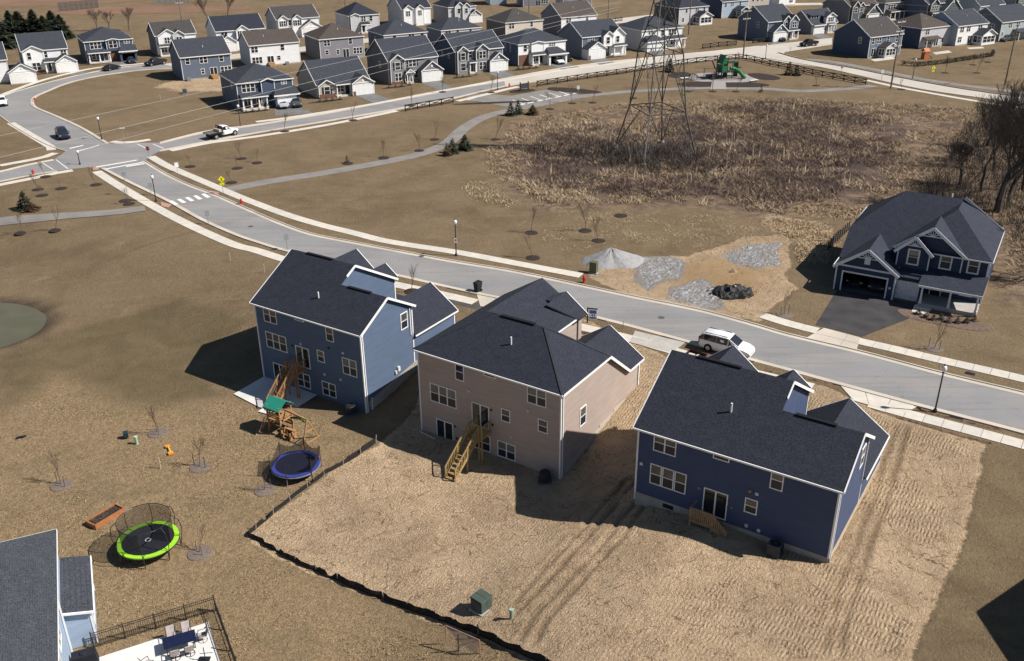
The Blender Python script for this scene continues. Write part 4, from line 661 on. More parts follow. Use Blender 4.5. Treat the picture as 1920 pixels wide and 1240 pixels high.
# ---------------------------------------------------------------- neighbourhood houses (each: corner nearest the viewer, yaw, width, depth)
RM={'char':shingle('charcoal',(0,0,0)),'slate':shingle('slate_black',(.043,.048,.062)),'brown':shingle('weathered_brown',(.075,.062,.056)),'grey':shingle('grey_brown',(.06,.056,.056))}  # slate shingle colour lightened too, in place of distance haze
C_={'navy':(.06,.085,.135),'slate':(.12,.15,.205),'grey':(.21,.215,.235),'lgrey':(.5,.51,.53),'white':(.78,.79,.8),'beige':(.44,.40,.35),'cream':(.6,.54,.46),'bluegrey':(.13,.165,.225),'dgrey':(.12,.125,.14),'green':(.085,.105,.115),'paleblue':(.36,.44,.52),'brown':(.18,.16,.15),'mauve':(.24,.235,.27),'sage':(.36,.42,.43)}  # distance haze put into the colours: the darker sidings are lightened
sid=lambda k: siding('far_'+k,C_[k])
def house(label,P,wf,ws,rm,items,group,ze=5.4,s=.55,roof='x',inset=0,z0=.35):
    x,y,yaw,Wd,D=P; t=thing('house',label,'house',(x,y,0),rad(yaw),group); F=sid(wf); S=sid(ws); R=RM[rm]; gar=None
    if roof=='x': gable(t,0,Wd,0,D,ze,s,'x',S,R,zb=.0)
    elif roof=='hip': hip(t,0,Wd,0,D,ze,s,S,R)
    elif roof=='y': gable(t,0,Wd,0,D,ze,s,'y',S,R)
    if wf!=ws: obj('front_cladding',MB().box(.0,Wd,-.035,-.002,.3,ze-.02),F,t)
    obj('foundation',MB().box(.04,Wd-.04,.04,D-.04,-.3,.02).box(-.02,Wd+.02,-.05,.0,-.3,.32),FOUND,t)
    corners(t,[(0,-.02),(Wd,-.02)],.3,ze-.2)
    for it in items:
        k=it[0]
        if k=='w': win(t,'f',(it[1],-.035 if len(it)<7 else it[6]),it[2],it[3],it[4],it[5],.1)
        elif k=='shut':      # dark shutters beside a window
            [obj('shutter',MB().box(it[1]+a*(it[3]/2+.32)-.17,it[1]+a*(it[3]/2+.32)+.17,it[5]-.05,it[5]-.005,it[2],it[2]+it[4]),mat('shutter_black',(.02,.022,.028)),t) for a in(-1,1)]
        elif k=='lw': win(t,'l',(0,it[1]),it[2],it[3],it[4],it[5],.08)
        elif k=='gar':       # one-storey garage wing with front gable: x0,x1,proj,slope,colour,open
            _,a,b,pr,gs,cl,op=it[:7]; Cm=sid(cl); zg=2.75; xm=(a+b)/2; zr=zg+gs*(xm-a)
            q=MB(); q.add([(a,-pr,0),(b,-pr,0),(b,-.03,0),(a,-.03,0),(a,-pr,zg),(b,-pr,zg),(b,-.03,zg),(a,-.03,zg),(xm,-pr,zr)],[(1,2,6,5),(3,0,4,7)]+([(0,1,5,8,4)] if not op else [(4,5,8)])); obj('garage_wall',q,Cm,t)
            yb=0 if ze>4 else 3.0
            roofm(t,[((a-.3,-pr-.3,zg-.3*gs+.14),(xm,-pr-.3,zr+.14),(xm,yb-.01,zr+.14),(a-.3,-.01,zg-.3*gs+.14)),((xm,-pr-.3,zr+.14),(b+.3,-pr-.3,zg-.3*gs+.14),(b+.3,-.01,zg-.3*gs+.14),(xm,yb-.01,zr+.14))],R,name='garage_roof')
            fascia(t,[((a-.3,-pr-.33,zg-.3*gs+.04),(xm,-pr-.33,zr+.04)),((b+.3,-pr-.33,zg-.3*gs+.04),(xm,-pr-.33,zr+.04)),((a,-pr-.05,zg-.02),(b,-pr-.05,zg-.02))],name='rake_board'); corners(t,[(a,-pr-.02),(b,-pr-.02)],.2,zg-.1)
            obj('gable_vent',MB().box(xm-.22,xm+.22,-pr-.06,-pr-.005,zr-1.25,zr-.65),WHITE,t)
            garage_door(t,xm-2.4,xm+2.4,-pr,.08,2.15)
        elif k=='hgar':      # garage wing with a lean-to or hip front roof, open or closed door
            _,a,b,pr,cl,op=it[:6]; Cm=sid(cl); zg=2.7
            q=MB(); q.add([(a,-pr,0),(b,-pr,0),(b,-.03,0),(a,-.03,0),(a,-pr,zg),(b,-pr,zg),(b,-.03,zg),(a,-.03,zg)],[(1,2,6,5),(3,0,4,7)])
            q.box(a,a+.5,-pr,-pr+.1,0,zg).box(b-.5,b,-pr,-pr+.1,0,zg).box(a+.5,b-.5,-pr,-pr+.1,2.25,zg); obj('garage_wall',q,Cm,t); rise=min(1.9,.42*(pr+.3))
            roofm(t,[((a-.3,-pr-.35,zg),(b+.3,-pr-.35,zg),(b-1.3 if b<Wd-.5 else b+.3,-.02,zg+rise),(a+1.0,-.02,zg+rise)),((a-.3,-pr-.35,zg),(a+1.0,-.02,zg+rise),(a-.3,-.02,zg))],R,name='garage_roof'); fascia(t,[((a-.3,-pr-.38,zg-.1),(b+.3,-pr-.38,zg-.1))],h=.28)
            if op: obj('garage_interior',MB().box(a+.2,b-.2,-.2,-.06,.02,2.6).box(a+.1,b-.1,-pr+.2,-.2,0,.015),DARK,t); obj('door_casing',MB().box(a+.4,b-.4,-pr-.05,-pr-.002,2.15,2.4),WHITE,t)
            else: garage_door(t,a+.55,b-.55,-pr+.02,.08,2.15)
        elif k=='bay':       # two-storey front gable: x0,x1,proj,slope,colour,zbottom
            _,a,b,pr,gs,cl,zb=it[:7]; Cm=sid(cl); zz=it[7] if len(it)>7 else ze; xm=(a+b)/2; zr=zz+gs*(xm-a)
            q=MB(); q.add([(a,-pr,zb),(b,-pr,zb),(b,.3,zb),(a,.3,zb),(a,-pr,zz),(b,-pr,zz),(b,.3,zz),(a,.3,zz),(xm,-pr,zr)],[(0,1,5,8,4),(1,2,6,5),(3,0,4,7),(3,2,1,0)]); obj('front_bay',q,Cm,t)
            yb=min(D*.45,(zr-zz)/s+.3); roofm(t,[((a-.25,-pr-.3,zz-.25*gs+.14),(xm,-pr-.3,zr+.14),(xm,yb,zr+.14),(a-.25,.1,zz-.25*gs+.14)),((xm,-pr-.3,zr+.14),(b+.25,-pr-.3,zz-.25*gs+.14),(b+.25,.1,zz-.25*gs+.14),(xm,yb,zr+.14))],R,name='gable_roof')
            fascia(t,[((a-.25,-pr-.33,zz-.25*gs+.04),(xm,-pr-.33,zr+.04)),((b+.25,-pr-.33,zz-.25*gs+.04),(xm,-pr-.33,zr+.04))],name='rake_board'); corners(t,[(a,-pr-.02),(b,-pr-.02)],max(zb,.3),zz-.15)
        elif k=='porch':     # x0,x1,proj,columns
            _,a,b,pr,nc=it[:5]; obj('porch_floor',MB().box(a,b,-pr,-.05,0,.35),CONC,t)
            roofm(t,[((a-.15,-pr-.25,2.75),(b+.15,-pr-.25,2.75),(b+.15,-.04,3.35),(a-.15,-.04,3.35))],R,.12,'porch_roof'); fascia(t,[((a-.15,-pr-.27,2.64),(b+.15,-pr-.27,2.64))],name='porch_beam',h=.22)
            for i in range(nc): cx=a+.2+(b-a-.4)*i/max(1,nc-1); obj('porch_column',MB().box(cx-.12,cx+.12,-pr+.02,-pr+.26,.9,2.6).box(cx-.2,cx+.2,-pr-.03,-pr+.33,.35,.9) if len(it)<6 else MB().box(cx-.1,cx+.1,-pr+.02,-pr+.22,.35,2.6),WHITE,t)
        elif k=='door': door(t,'f',(it[1],-.035),.36)
        elif k=='brick': obj('brick_skirt',MB().box(it[1],it[2],it[4]-.09 if len(it)>4 else -.12,(it[4] if len(it)>4 else -.036)-.004,.0,it[3]),BRICK if len(it)<6 else STONE,t)
        elif k=='slide': slider(t,it[1],it[1]+1.7,it[2],it[2]+2.05,-.035)
        elif k=='sun':       # projecting sun room with gable: x0,x1,proj
            _,a,b,pr,cl=it; zz=2.7; xm=(a+b)/2; q=MB(); zr=zz+.5*(xm-a); q.add([(a,-pr,0),(b,-pr,0),(b,0,0),(a,0,0),(a,-pr,zz),(b,-pr,zz),(b,0,zz),(a,0,zz),(xm,-pr,zr)],[(0,1,5,8,4),(1,2,6,5),(3,0,4,7)]); obj('sunroom_wall',q,sid(cl),t)
            roofm(t,[((a-.25,-pr-.3,zz),(xm,-pr-.3,zr+.14),(xm,-.01,zr+.14),(a-.25,-.01,zz)),((xm,-pr-.3,zr+.14),(b+.25,-pr-.3,zz),(b+.25,-.01,zz),(xm,-.01,zr+.14))],R,name='sunroom_roof'); fascia(t,[((a-.25,-pr-.33,zz-.1),(xm,-pr-.33,zr+.04)),((b+.25,-pr-.33,zz-.1),(xm,-pr-.33,zr+.04))],name='rake_board')
            win(t,'f',(xm,-pr),.7,b-a-.9,1.6,3,.1); win(t,'l',(a,-pr/2),.7,pr-.8,1.6,2,.1)
        elif k=='leanto':
            _,a,b,pr=it; roofm(t,[((a,-pr,2.5),(b,-pr,2.5),(b,-.03,3.1),(a,-.03,3.1))],R,.12,'leanto_roof'); [obj('porch_column',MB().box(c-.08,c+.08,-pr+.1,-pr+.25,0,2.4),WHITE,t) for c in (a+.18,b-.18)]
        elif k=='ac': obj('air_conditioner',MB().box(it[1],it[1]+.8,-1.2,-.4,0,.8),GREYM,t)
        elif k=='pipe': vent_pipe(t,it[1],it[2],it[3],.45)
        elif k=='steps': obj('deck_steps',MB().box(it[1],it[1]+1.6,-1.3,-.1,.0,.9).box(it[1]+.1,it[1]+1.4,-2.0,-1.3,0,.5),WOODB,t)
        elif k=='shed':      # shed dormer with a row of windows
            _,a,b,zz=it; y0=(zz-ze)/s if ze<4 else .8; obj('dormer_wall',MB().box(a,b,y0,y0+1.6,zz-.4,zz+1.0),F,t); roofm(t,[((a-.2,y0-.3,zz+1.0),(b+.2,y0-.3,zz+1.0),(b+.2,y0+3.2,zz+1.75),(a-.2,y0+3.2,zz+1.75))],R,.1,'dormer_roof'); win(t,'f',((a+b)/2,y0),zz+.1,b-a-.5,.8,3,.1,rail=False)
    return t
GH_='houses facing the park across the cross street'; GR='houses seen from behind, second row'; GT='houses of the back row'; GU='houses at the upper right by the utility poles'
def rw(*xs): return [('w',x,z,w,h,n) for x,z,w,h,n in xs]
HH={'H1': (-55.5, 192.4, 30, 11.6, 17.0), 'H2': (-41.5, 203.6, 30, 12.0, 19.6), 'H3': (-27.8, 218.5, 30, 12.4, 12.8), 'H4': (-13.1, 230.6, 30, 13.0, 11.4), 'H5': (2.1, 241.0, 30, 14.0, 11.0), 'H6': (18.9, 252.2, 30, 13.0, 11.4), 'H7': (35.9, 263.6, 30, 14.0, 11.6), 'H8': (74.1, 279.1, 30, 10.8, 12.2), 'R1a': (-77.2, 225.0, 30, 11.6, 11.6), 'R1b': (-65.4, 242.3, 30, 12.8, 9.8), 'R1c': (-49.6, 251.9, 30, 12.2, 11.8), 'R1d': (-33.6, 258.8, 30, 12.6, 11.2), 'R1e': (-18.8, 267.1, 30, 12.2, 9.6), 'R1f': (-1.2, 281.8, 30, 12.6, 11.6), 'R1g': (15.5, 292.6, 30, 12.8, 11.0), 'T1': (-119.4, 235.7, 30, 10.2, 11), 'T2': (-110.2, 250.5, 30, 11.8, 18.0), 'T3': (-95.3, 260.7, 30, 10.6, 10.0), 'T4': (-81.1, 268.2, 30, 13.6, 10.8), 'T5': (-69.9, 292.6, 30, 13.2, 10.8), 'T6': (-49.5, 300.4, 30, 10.0, 11), 'T7': (-34.8, 316.5, 30, 10.2, 11), 'T8': (-20.0, 320.8, 30, 10.0, 11), 'U1': (90.7, 292.1, 30, 10.6, 9.2), 'U2': (92.8, 248.9, 30, 12.2, 12.0), 'U3': (111.9, 263.7, 30, 12.2, 11), 'U4': (123.7, 267.9, 30, 12.8, 11), 'U5': (139.1, 274.9, 30, 15.6, 11), 'B1': (54.4, 314.1, 30, 12.0, 12.8), 'B2': (71.6, 330.4, 30, 11.6, 11), 'B3': (84.1, 345.7, 30, 9.6, 11), 'B4': (5.1, 366.5, 12, 9.8, 11), 'B5': (20.1, 367.3, 12, 10.8, 11), 'B6': (-7.2, 374.2, 12, 6.2, 11), 'V1': (109.4, 314.9, 30, 12.6, 11), 'V2': (123.7, 323.3, 30, 11.8, 11), 'V3': (136.5, 319.9, 30, 14.8, 11), 'V4': (159.6, 332.3, 30, 13.0, 11), 'V5': (175.3, 340.2, 30, 15.2, 11), 'V6': (99.8, 363.9, 30, 8.2, 11), 'V7': (134.6, 361.7, 30, 17.6, 11), 'L0': (-122.7, 221.5, 30, 5.8, 11)}
def D_(k,d=11.5): p=list(HH[k]); p[4]=min(max(p[4],9.5),13) if p[4]!=11 else d; return p
P=D_('H1'); w=P[3]; house('navy hipped house with a white porch and two cars on its drive',P,'navy','slate','slate',[('w',2.3,3.5,2.6,1.6,3),('w',6.3,3.4,1.5,1.6,2),('w',9.8,4.4,1.0,.6,2),('bay',4.9,7.6,.5,.35,'navy',2.6),('porch',.3,5.6,1.8,4),('w',1.8,.9,1.8,1.6,2),('door',4.2),('brick',.1,5.6,.9),('hgar',6.9,w+.2,2.6,'navy',False),('lw',4,3.7,.7,1.3,1)],GH_,s=.42,roof='hip')
P=D_('H2',13); w=P[3]; house('beige single-storey ranch house with white gables and grey roof',P,'beige','beige','slate',[('bay',.1,3.7,.8,.6,'beige',0,2.75),('w',1.9,.8,1.2,1.6,1,-.83),('shut',1.9,.8,1.2,1.6,-.83),('brick',.1,3.7,.9,-.8),('porch',3.9,7.4,1.2,2,1),('w',5.2,.9,1.6,1.4,2),('door',6.8),('gar',7.4,w+.2,1.9,.6,'beige',False),('brick',7.4,8.0,1.0,-1.9),('lw',5,.9,.6,1.5,1)],GH_,ze=2.9,s=.62)
P=D_('H3'); w=P[3]; house('grey gabled house with black shutters and a small white portico',P,'grey','dgrey','slate',[('bay',.2,3.7,.8,.7,'grey',0),('w',1.95,3.3,1.2,1.6,1,-.83),('shut',1.95,3.3,1.2,1.6,-.83),('w',1.95,.8,1.5,1.7,2,-.83),('brick',.2,3.7,.7,-.8),('w',6,3.6,1.8,1.5,2),('shut',6,3.6,1.8,1.5,-.035),('bay',3.7,5.6,1.5,.8,'white',2.1,2.5),('porch',3.8,5.5,1.5,2,1),('door',4.6),('w',6.8,.9,.9,1.6,1),('gar',7.3,w+.2,2.2,.72,'grey',False),('lw',5,3.2,.8,1.3,1)],GH_,s=.6)
P=D_('H4'); w=P[3]; house('dark slate house with twin front gables and black shutters',P,'grey','navy','slate',[('bay',.2,3.1,.8,.75,'grey',0),('w',1.65,3.4,1.1,1.6,1,-.83),('shut',1.65,3.4,1.1,1.6,-.83),('w',1.65,.9,1.3,1.7,1,-.83),('bay',5.2,8.6,.9,.75,'grey',0),('w',6.9,3.4,1.8,1.6,2,-.93),('shut',6.9,3.4,1.8,1.6,-.93),('w',6.9,.8,1.8,1.7,2,-.93),('w',4,3.6,.9,1.5,1),('porch',3.2,5.1,1.2,2,1),('door',4.2),('gar',8.5,w+.2,2.0,.72,'grey',False),('lw',3.5,3.4,.7,1.2,1),('lw',7,3.4,.7,1.2,1)],GH_,s=.6)
P=D_('H5'); w=P[3]; house('white and brick house with a blue side wall and open garage',P,'white','slate','slate',[('w',2,3.5,.9,1.5,1),('w',5.2,3.5,2.6,1.5,3),('bay',3.6,7.2,.5,.2,'white',2.7),('w',10,4.2,1.8,.7,3),('brick',.1,3.0,2.7),('w',1.9,.8,.9,1.5,1),('porch',3.2,7.2,1.6,3),('w',5,.9,1.7,1.4,2),('door',6.6),('hgar',7.4,w-1.2,2.8,'white',True),('lw',4,3.2,.6,1.7,1),('lw',6.5,3.2,.6,1.7,1)],GH_,s=.45,roof='hip')
P=D_('H6'); w=P[3]; house('grey house with white gables, its garage on the left and stone base',P,'slate','grey','slate',[('gar',.1,5.4,3.0,.6,'white',False),('brick',.1,.7,1.1,-3.0),('bay',6.0,9.0,1.2,.7,'white',2.7),('w',7.4,3.4,1.0,1.6,1,-1.24),('bay',8.6,w,.9,.8,'white',0),('w',10.7,3.5,1.0,1.5,1,-.95),('w',7.2,.8,1.7,1.6,2),('brick',6.2,8.6,.8),('porch',9,w,1.8,2),('door',10),('w',11.6,.9,1.2,1.5,1),('w',2.8,4.3,2.0,.7,3)],GH_,s=.55)
P=D_('H7'); w=P[3]; house('pale house behind the lattice tower, with a white two-car garage on its left',P,'white','lgrey','slate',[('hgar',.1,6,2.6,'white',False),('w',3,4.3,1.6,.7,2),('w',7.2,3.5,1.2,1.5,1),('w',10.6,3.5,2.6,1.5,3),('porch',7,w,1.8,3),('w',11,.9,1.8,1.5,2),('door',8.5)],GH_,s=.45,roof='hip')
P=D_('H8'); w=P[3]; house('dark blue-grey house at the street corner with a white gabled garage',P,'bluegrey','slate','slate',[('gar',.1,5.6,2.4,.75,'bluegrey',False),('bay',5.4,8.2,.6,.9,'bluegrey',2.7),('bay',7.4,w-.2,1.2,.9,'bluegrey',2.7),('w',9.2,3.4,1.5,1.6,2,-1.25),('w',6.5,3.4,.9,1.5,1,-.65),('porch',5.8,w,1.8,3),('door',7),('w',9.4,.9,1.6,1.5,2),('lw',4,3.5,.7,1.4,1)],GH_,s=.6)
P=D_('R1a'); w=P[3]; t=house('slate blue house with a small wooden stoop, standing in bare orange soil',P,'slate','slate','slate',rw((1.5,3.7,.9,1.4,1),(5.2,3.7,1.7,1.4,2),(9.4,3.7,.9,1.4,1),(4.7,1.2,.7,1.1,1),(10.2,.9,2.5,1.5,3))+[('slide',6.4,.45),('steps',6.3),('ac',.6),('pipe',6,2.5,6.9)],GR,s=.55)
P=D_('R1b'); w=P[3]; house('bright white house with a brown roof and yellow deck steps',P,'white','lgrey','brown',rw((1.2,3.6,1.6,1.4,2),(8.4,3.6,.9,1.4,1),(1.6,.9,2.5,1.5,3),(7.2,1.3,.8,1.0,1))+[('slide',4.2,.4),('steps',4.1),('ac',8.6),('pipe',4.5,2.5,6.9)],GR,s=.55)
P=D_('R1c'); w=P[3]; house('mauve-grey house with a hipped brown roof and white window frames',P,'mauve','dgrey','brown',rw((2,3.6,1.6,1.4,2),(8.5,3.6,.9,1.4,1),(1.8,1.4,.9,1.1,1),(4.8,1.3,.8,1.1,1),(10.4,1.0,2.4,1.5,3))+[('slide',6.2,.4),('pipe',6.3,3,7.0)],GR,s=.5,roof='hip')
P=D_('R1d'); w=P[3]; house('white house with a slate roof and darker left wall, behind the grey gabled house',P,'white','bluegrey','slate',rw((3,3.6,.9,1.4,1),(8,3.6,1.6,1.4,2),(11.2,3.6,.9,1.4,1),(8.6,1.0,1.6,1.4,2))+[('lw',6,3.2,.7,1.1,1),('pipe',6.5,3,7.0)],GR,s=.5,roof='hip')
P=D_('R1e'); w=P[3]; house('white house with a hipped charcoal roof above the dark slate house',P,'white','grey','slate',rw((2,3.6,1.6,1.4,2),(5,3.9,.7,1.2,1),(9,3.9,.7,1.2,1),(4,1,1.6,1.4,2))+[('pipe',7,3,7.2)],GR,s=.5,roof='hip')
P=D_('R1f'); w=P[3]; house('cream house with a brown roof and dark brown side wall',P,'cream','brown','grey',rw((2,3.6,1.7,1.5,2),(8.8,3.7,.8,1.3,1))+[('pipe',6,3,7.0)],GR,s=.5,roof='hip')
P=D_('R1g'); w=P[3]; house('white house with a brown gable roof and grey side wall',P,'white','grey','brown',rw((2.6,3.6,1.7,1.5,2),(6.4,4.7,.9,.5,1),(9.3,3.7,.8,1.3,1))+[('leanto',4.5,8,2.2),('pipe',6,3,7.4)],GR,s=.6)
P=D_('T1',13); w=P[3]; house('white house with a blue-grey side wall and gabled double garage by the evergreens',P,'white','bluegrey','slate',[('bay',.1,4.6,.5,.5,'white',0),('w',1.4,3.4,.8,1.6,1,-.54),('w',2.6,.8,1.7,1.7,2,-.54),('w',4.8,3.5,1.5,1.5,2,-.04),('w',9.3,3.7,1.2,1.3,2),('porch',4.4,7.4,1.8,3),('door',5.8),('brick',.1,4.4,.7,-.5),('gar',6.9,w+1.2,3.4,.62,'white',False),('lw',6,3.2,.7,1.5,1)],GT,s=.5)
P=D_('T2'); w=P[3]; house('navy house with brick piers and an open garage on the loop street',P,'navy','dgrey','slate',[('w',2.6,3.5,2.6,1.7,3),('bay',5.2,8.4,.6,.2,'navy',2.7),('w',6.8,3.5,1.9,1.7,2,-.65),('w',10.4,4.3,1.3,.7,2),('porch',.2,5.6,1.8,3),('w',2.2,.9,1.9,1.5,2),('door',4.7),('brick',5.4,7.6,2.6,-.05),('hgar',7.8,w+.2,2.6,'navy',True)],GT,s=.42,roof='hip')
P=D_('T3'); w=P[3]; house('grey-and-white gabled house with a porch, behind the slate blue house',P,'white','grey','grey',[('bay',.6,5.6,.7,.6,'white',2.7),('bay',4.4,7.4,1.1,.7,'lgrey',2.4),('w',5.9,3.3,1.4,1.5,2,-1.14),('w',2.8,3.3,1.2,1.5,2,-.74),('porch',.4,4.4,1.8,2),('door',3.4),('w',1.8,.9,1.4,1.5,2),('gar',7.2,w+.2,2.0,.6,'white',False)],GT,s=.55)
P=D_('T4'); w=P[3]; house('white house with a two-part black roof and gabled garage, left of the bright white one',P,'white','white','char',[('w',2.2,3.5,1.7,1.5,2),('bay',5.4,8.8,.8,.7,'white',0),('w',7.1,3.5,1.6,1.6,2,-.83),('shut',7.1,3.5,1.6,1.6,-.83),('w',10.6,3.5,1.6,1.5,2),('gar',.2,4.6,2.4,.7,'white',False),('porch',8.9,w,1.6,2),('door',10.2)],GT,s=.6)
P=D_('T5'); w=P[3]; house('white house with twin small gables and dark shutters under a grey-brown roof',P,'white','lgrey','grey',[('bay',.3,3.3,.8,.7,'white',0),('w',1.8,3.4,1.3,1.5,2,-.83),('shut',1.8,3.4,1.3,1.5,-.83),('w',4,3.5,.9,1.4,1),('bay',4.7,7.5,.8,.7,'white',0),('w',6.1,3.4,1.4,1.5,2,-.83),('shut',6.1,3.4,1.4,1.5,-.83),('gar',6.8,w,2.2,.6,'white',False),('lw',5,3.2,.7,1.2,1)],GT,s=.55)
P=D_('T6'); w=P[3]; house('pale grey house with a black hipped roof and small entry porch',P,'lgrey','lgrey','char',[('w',1.8,3.4,1.1,1.5,1),('w',4.8,3.4,1.4,1.5,2),('w',7.3,3.4,1.0,1.5,1),('porch',3.2,6.2,1.8,3),('door',4.6),('bay',.4,3.2,.7,.4,'lgrey',0)],GT,s=.6,roof='hip')
P=D_('T7'); w=P[3]; house('white house with twin white gables and a deep black roof',P,'white','lgrey','char',[('bay',.3,3.4,.8,.7,'white',0),('w',1.8,3.2,1.4,1.5,2,-.83),('bay',4.6,7.4,.8,.7,'white',0),('w',6,3.2,1.2,1.5,2,-.83)],GT,s=.65)
P=D_('T8'); w=P[3]; house('grey house with two white-trimmed gables and a black hipped roof',P,'lgrey','grey','char',[('bay',2.0,5.4,.8,.8,'lgrey',0),('w',3.4,3.3,1.0,1.5,1,-.83),('bay',4.6,7.2,1.3,.8,'lgrey',0),('w',5.9,3.3,1.0,1.5,1,-1.33),('gar',7,w+1,2.0,.7,'grey',False)],GT,s=.6,roof='hip')
P=D_('U1',12); w=P[3]; house('grey steep-roofed house with a shed dormer and white gabled entry',P,'grey','grey','slate',[('shed',1.0,4.4,4.2),('bay',5.0,8.8,.9,.55,'white',2.8,4.9),('w',6.9,3.4,2.2,1.2,3,-.95),('porch',5.6,8.4,1.4,3,1),('door',7),('garx',0)][:-1]+[('hgar',.2,4.8,.8,'white',False)],GU,ze=3.0,s=.72)
P=D_('U2'); w=P[3]; house('slate house with a dark navy side wall and gabled bay, at the street corner',P,'bluegrey','navy','grey',rw((1.2,3.5,.8,1.4,1),(3.4,3.5,1.5,1.4,2),(6.8,3.5,.8,1.4,1),(10.2,3.5,.8,1.4,1))+[('sun',3.6,7.8,2.4,'lgrey'),('slide',1.0,.4),('lw',3.2,3.4,.9,1.5,1),('pipe',7,3,7.2)],GU,s=.6)
P=D_('U3'); w=P[3]; house('white house with a brown hipped roof and green lean-to, beside the orange playset',P,'lgrey','navy','brown',rw((2.6,3.6,1.5,1.4,2),(9.5,1.0,.8,1.3,1),(3.6,.8,2.6,1.6,3))+[('leanto',.8,7,1.8),('slide',6.0,.3),('pipe',5,3,7.0)],GU,s=.5,roof='hip')
P=D_('U4'); w=P[3]; house('white house with a blue side wall and gabled sunroom at the back',P,'white','paleblue','slate',rw((1.8,3.6,1.5,1.4,2),(4.6,3.6,1.5,1.4,2),(9.6,3.6,1.6,1.4,2),(1.5,.9,1.5,1.5,2))+[('sun',7.2,w+.3,3.0,'white'),('slide',5,.4),('pipe',7,3,7.2)],GU,s=.55)
P=D_('U5'); w=P[3]; house('sage green house with a dark side wall, at the right edge behind the utility pole',P,'sage','dgrey','slate',rw((4,3.6,1.5,1.4,2),(7.5,3.6,1.5,1.4,2),(1,1.6,.7,1.0,1))+[('leanto',5.5,w,2.4),('w',8,.8,2.4,1.6,3),('lw',3,3.2,1.6,1.4,2)],GU,s=.6)
P=D_('B1'); w=P[3]; house('grey house with a black hipped roof and white gabled sunroom, behind the lattice tower top',P,'lgrey','dgrey','char',rw((3,3.7,.8,1.2,1),(7.4,3.7,1.3,1.2,2),(10.4,3.7,.8,1.2,1),(1.8,1,.8,1.2,1))+[('sun',5.8,11,3.6,'white')],GU,s=.6,roof='hip')
P=D_('B2'); w=P[3]; house('blue house with a dark navy side and a gabled back room, beyond the lattice tower',P,'paleblue','navy','slate',rw((1.5,3.6,.8,1.2,1),(4.4,3.7,1.2,1.2,2),(8,3.7,.8,1.2,1))+[('sun',5.0,9,3.8,'navy')],GU,s=.55)
P=D_('B3'); w=P[3]; house('tan house with a dark side wall at the top of the picture',P,'beige','brown','grey',rw((2,3.6,.9,1.3,1),(4.2,3.6,.9,1.3,1),(2,1,.9,1.3,1),(6.2,3.6,.9,1.3,1)),GU,s=.5,roof='hip')
P=D_('B4'); w=P[3]; house('mauve house on the far street at the top edge, with a black patio door',P,'mauve','slate','slate',rw((1.2,3.4,.8,1.3,1),(3.4,3.4,.8,1.3,1),(8.2,1.2,2.4,1.5,3))+[('slide',4.8,.4)],'houses of the far street at the top edge',s=.5)
P=D_('B5'); w=P[3]; house('lavender house with a white end wall at the top edge of the picture',P,'mauve','white','slate',rw((2.4,2.2,2.4,1.4,3),(8.2,3.6,.8,1.2,1))+[('slide',5.6,.4)],'houses of the far street at the top edge',s=.5)
P=D_('B6'); w=P[3]; house('white and blue house at the top edge casting a long dark shadow',P,'paleblue','white','slate',rw((2,3.4,.8,1.3,1),(4,3.4,.8,1.3,1)),'houses of the far street at the top edge',s=.5)
P=D_('V1'); w=P[3]; house('grey-green house with tall white-trimmed twin gables, behind the storey-and-a-half house',P,'green','grey','brown',[('bay',.3,3.4,.9,.95,'green',0),('w',1.8,3.4,1.1,1.5,1,-.94),('bay',3.6,5.8,.6,.9,'green',0),('w',4.7,3.6,1.0,1.5,1,-.64),('gar',5.8,w+.2,2.0,.8,'green',False)],GU,s=.6)
P=D_('V2'); w=P[3]; house('slate house with a row of white bay windows and a low dark roof',P,'grey','slate','grey',[('w',3.4,3.3,3.6,1.4,3),('w',4,.9,2,1.4,2),('porch',1,8,2,4,1)],GU,s=.5,roof='hip')
P=D_('V3'); w=P[3]; house('dark slate house with a white triple window under its gable and a columned porch',P,'green','slate','slate',[('bay',.6,4.4,.8,.8,'green',2.7),('w',2.5,3.2,2.7,1.5,3,-.85),('gar',5,w,2.2,.8,'green',False),('porch',.2,5,2.0,4,1)],GU,s=.6)
P=D_('V4'); w=P[3]; house('sage house with a steep roof and white triple dormer at the upper right',P,'sage','sage','slate',[('shed',1.5,6,4.6),('w',6.6,1.2,.9,1.7,1),('porch',5,9,1.6,2,1)],GU,ze=3.2,s=.75)
P=D_('V5'); w=P[3]; house('dark grey house with white gables in the top right corner',P,'dgrey','grey','grey',[('bay',.5,3.6,.8,.8,'dgrey',2.7),('w',2,3.3,1.6,1.5,2,-.85),('bay',5,8,.8,.8,'white',2.7),('porch',.5,8,2,4,1)],GU,s=.6)
P=D_('V6'); w=P[3]; house('white house cut by the top edge, left of the twin-gabled house',P,'white','white','slate',rw((2,3.4,1.6,1.4,2),(6,1,1.6,1.4,2)),GU,s=.55)
P=D_('V7'); w=P[3]; house('low dark-roofed house cut by the top edge at the upper right',P,'slate','slate','char',rw((2,3.4,1.6,1.4,2)),GU,s=.5,roof='hip')
P=D_('L0'); house('white gabled garage wing of a house cut by the left edge',P,'white','white','slate',[('gar',5.6,11.2,2.6,.6,'white',False),('w',2,3.4,1.6,1.5,2)],GT,s=.55)
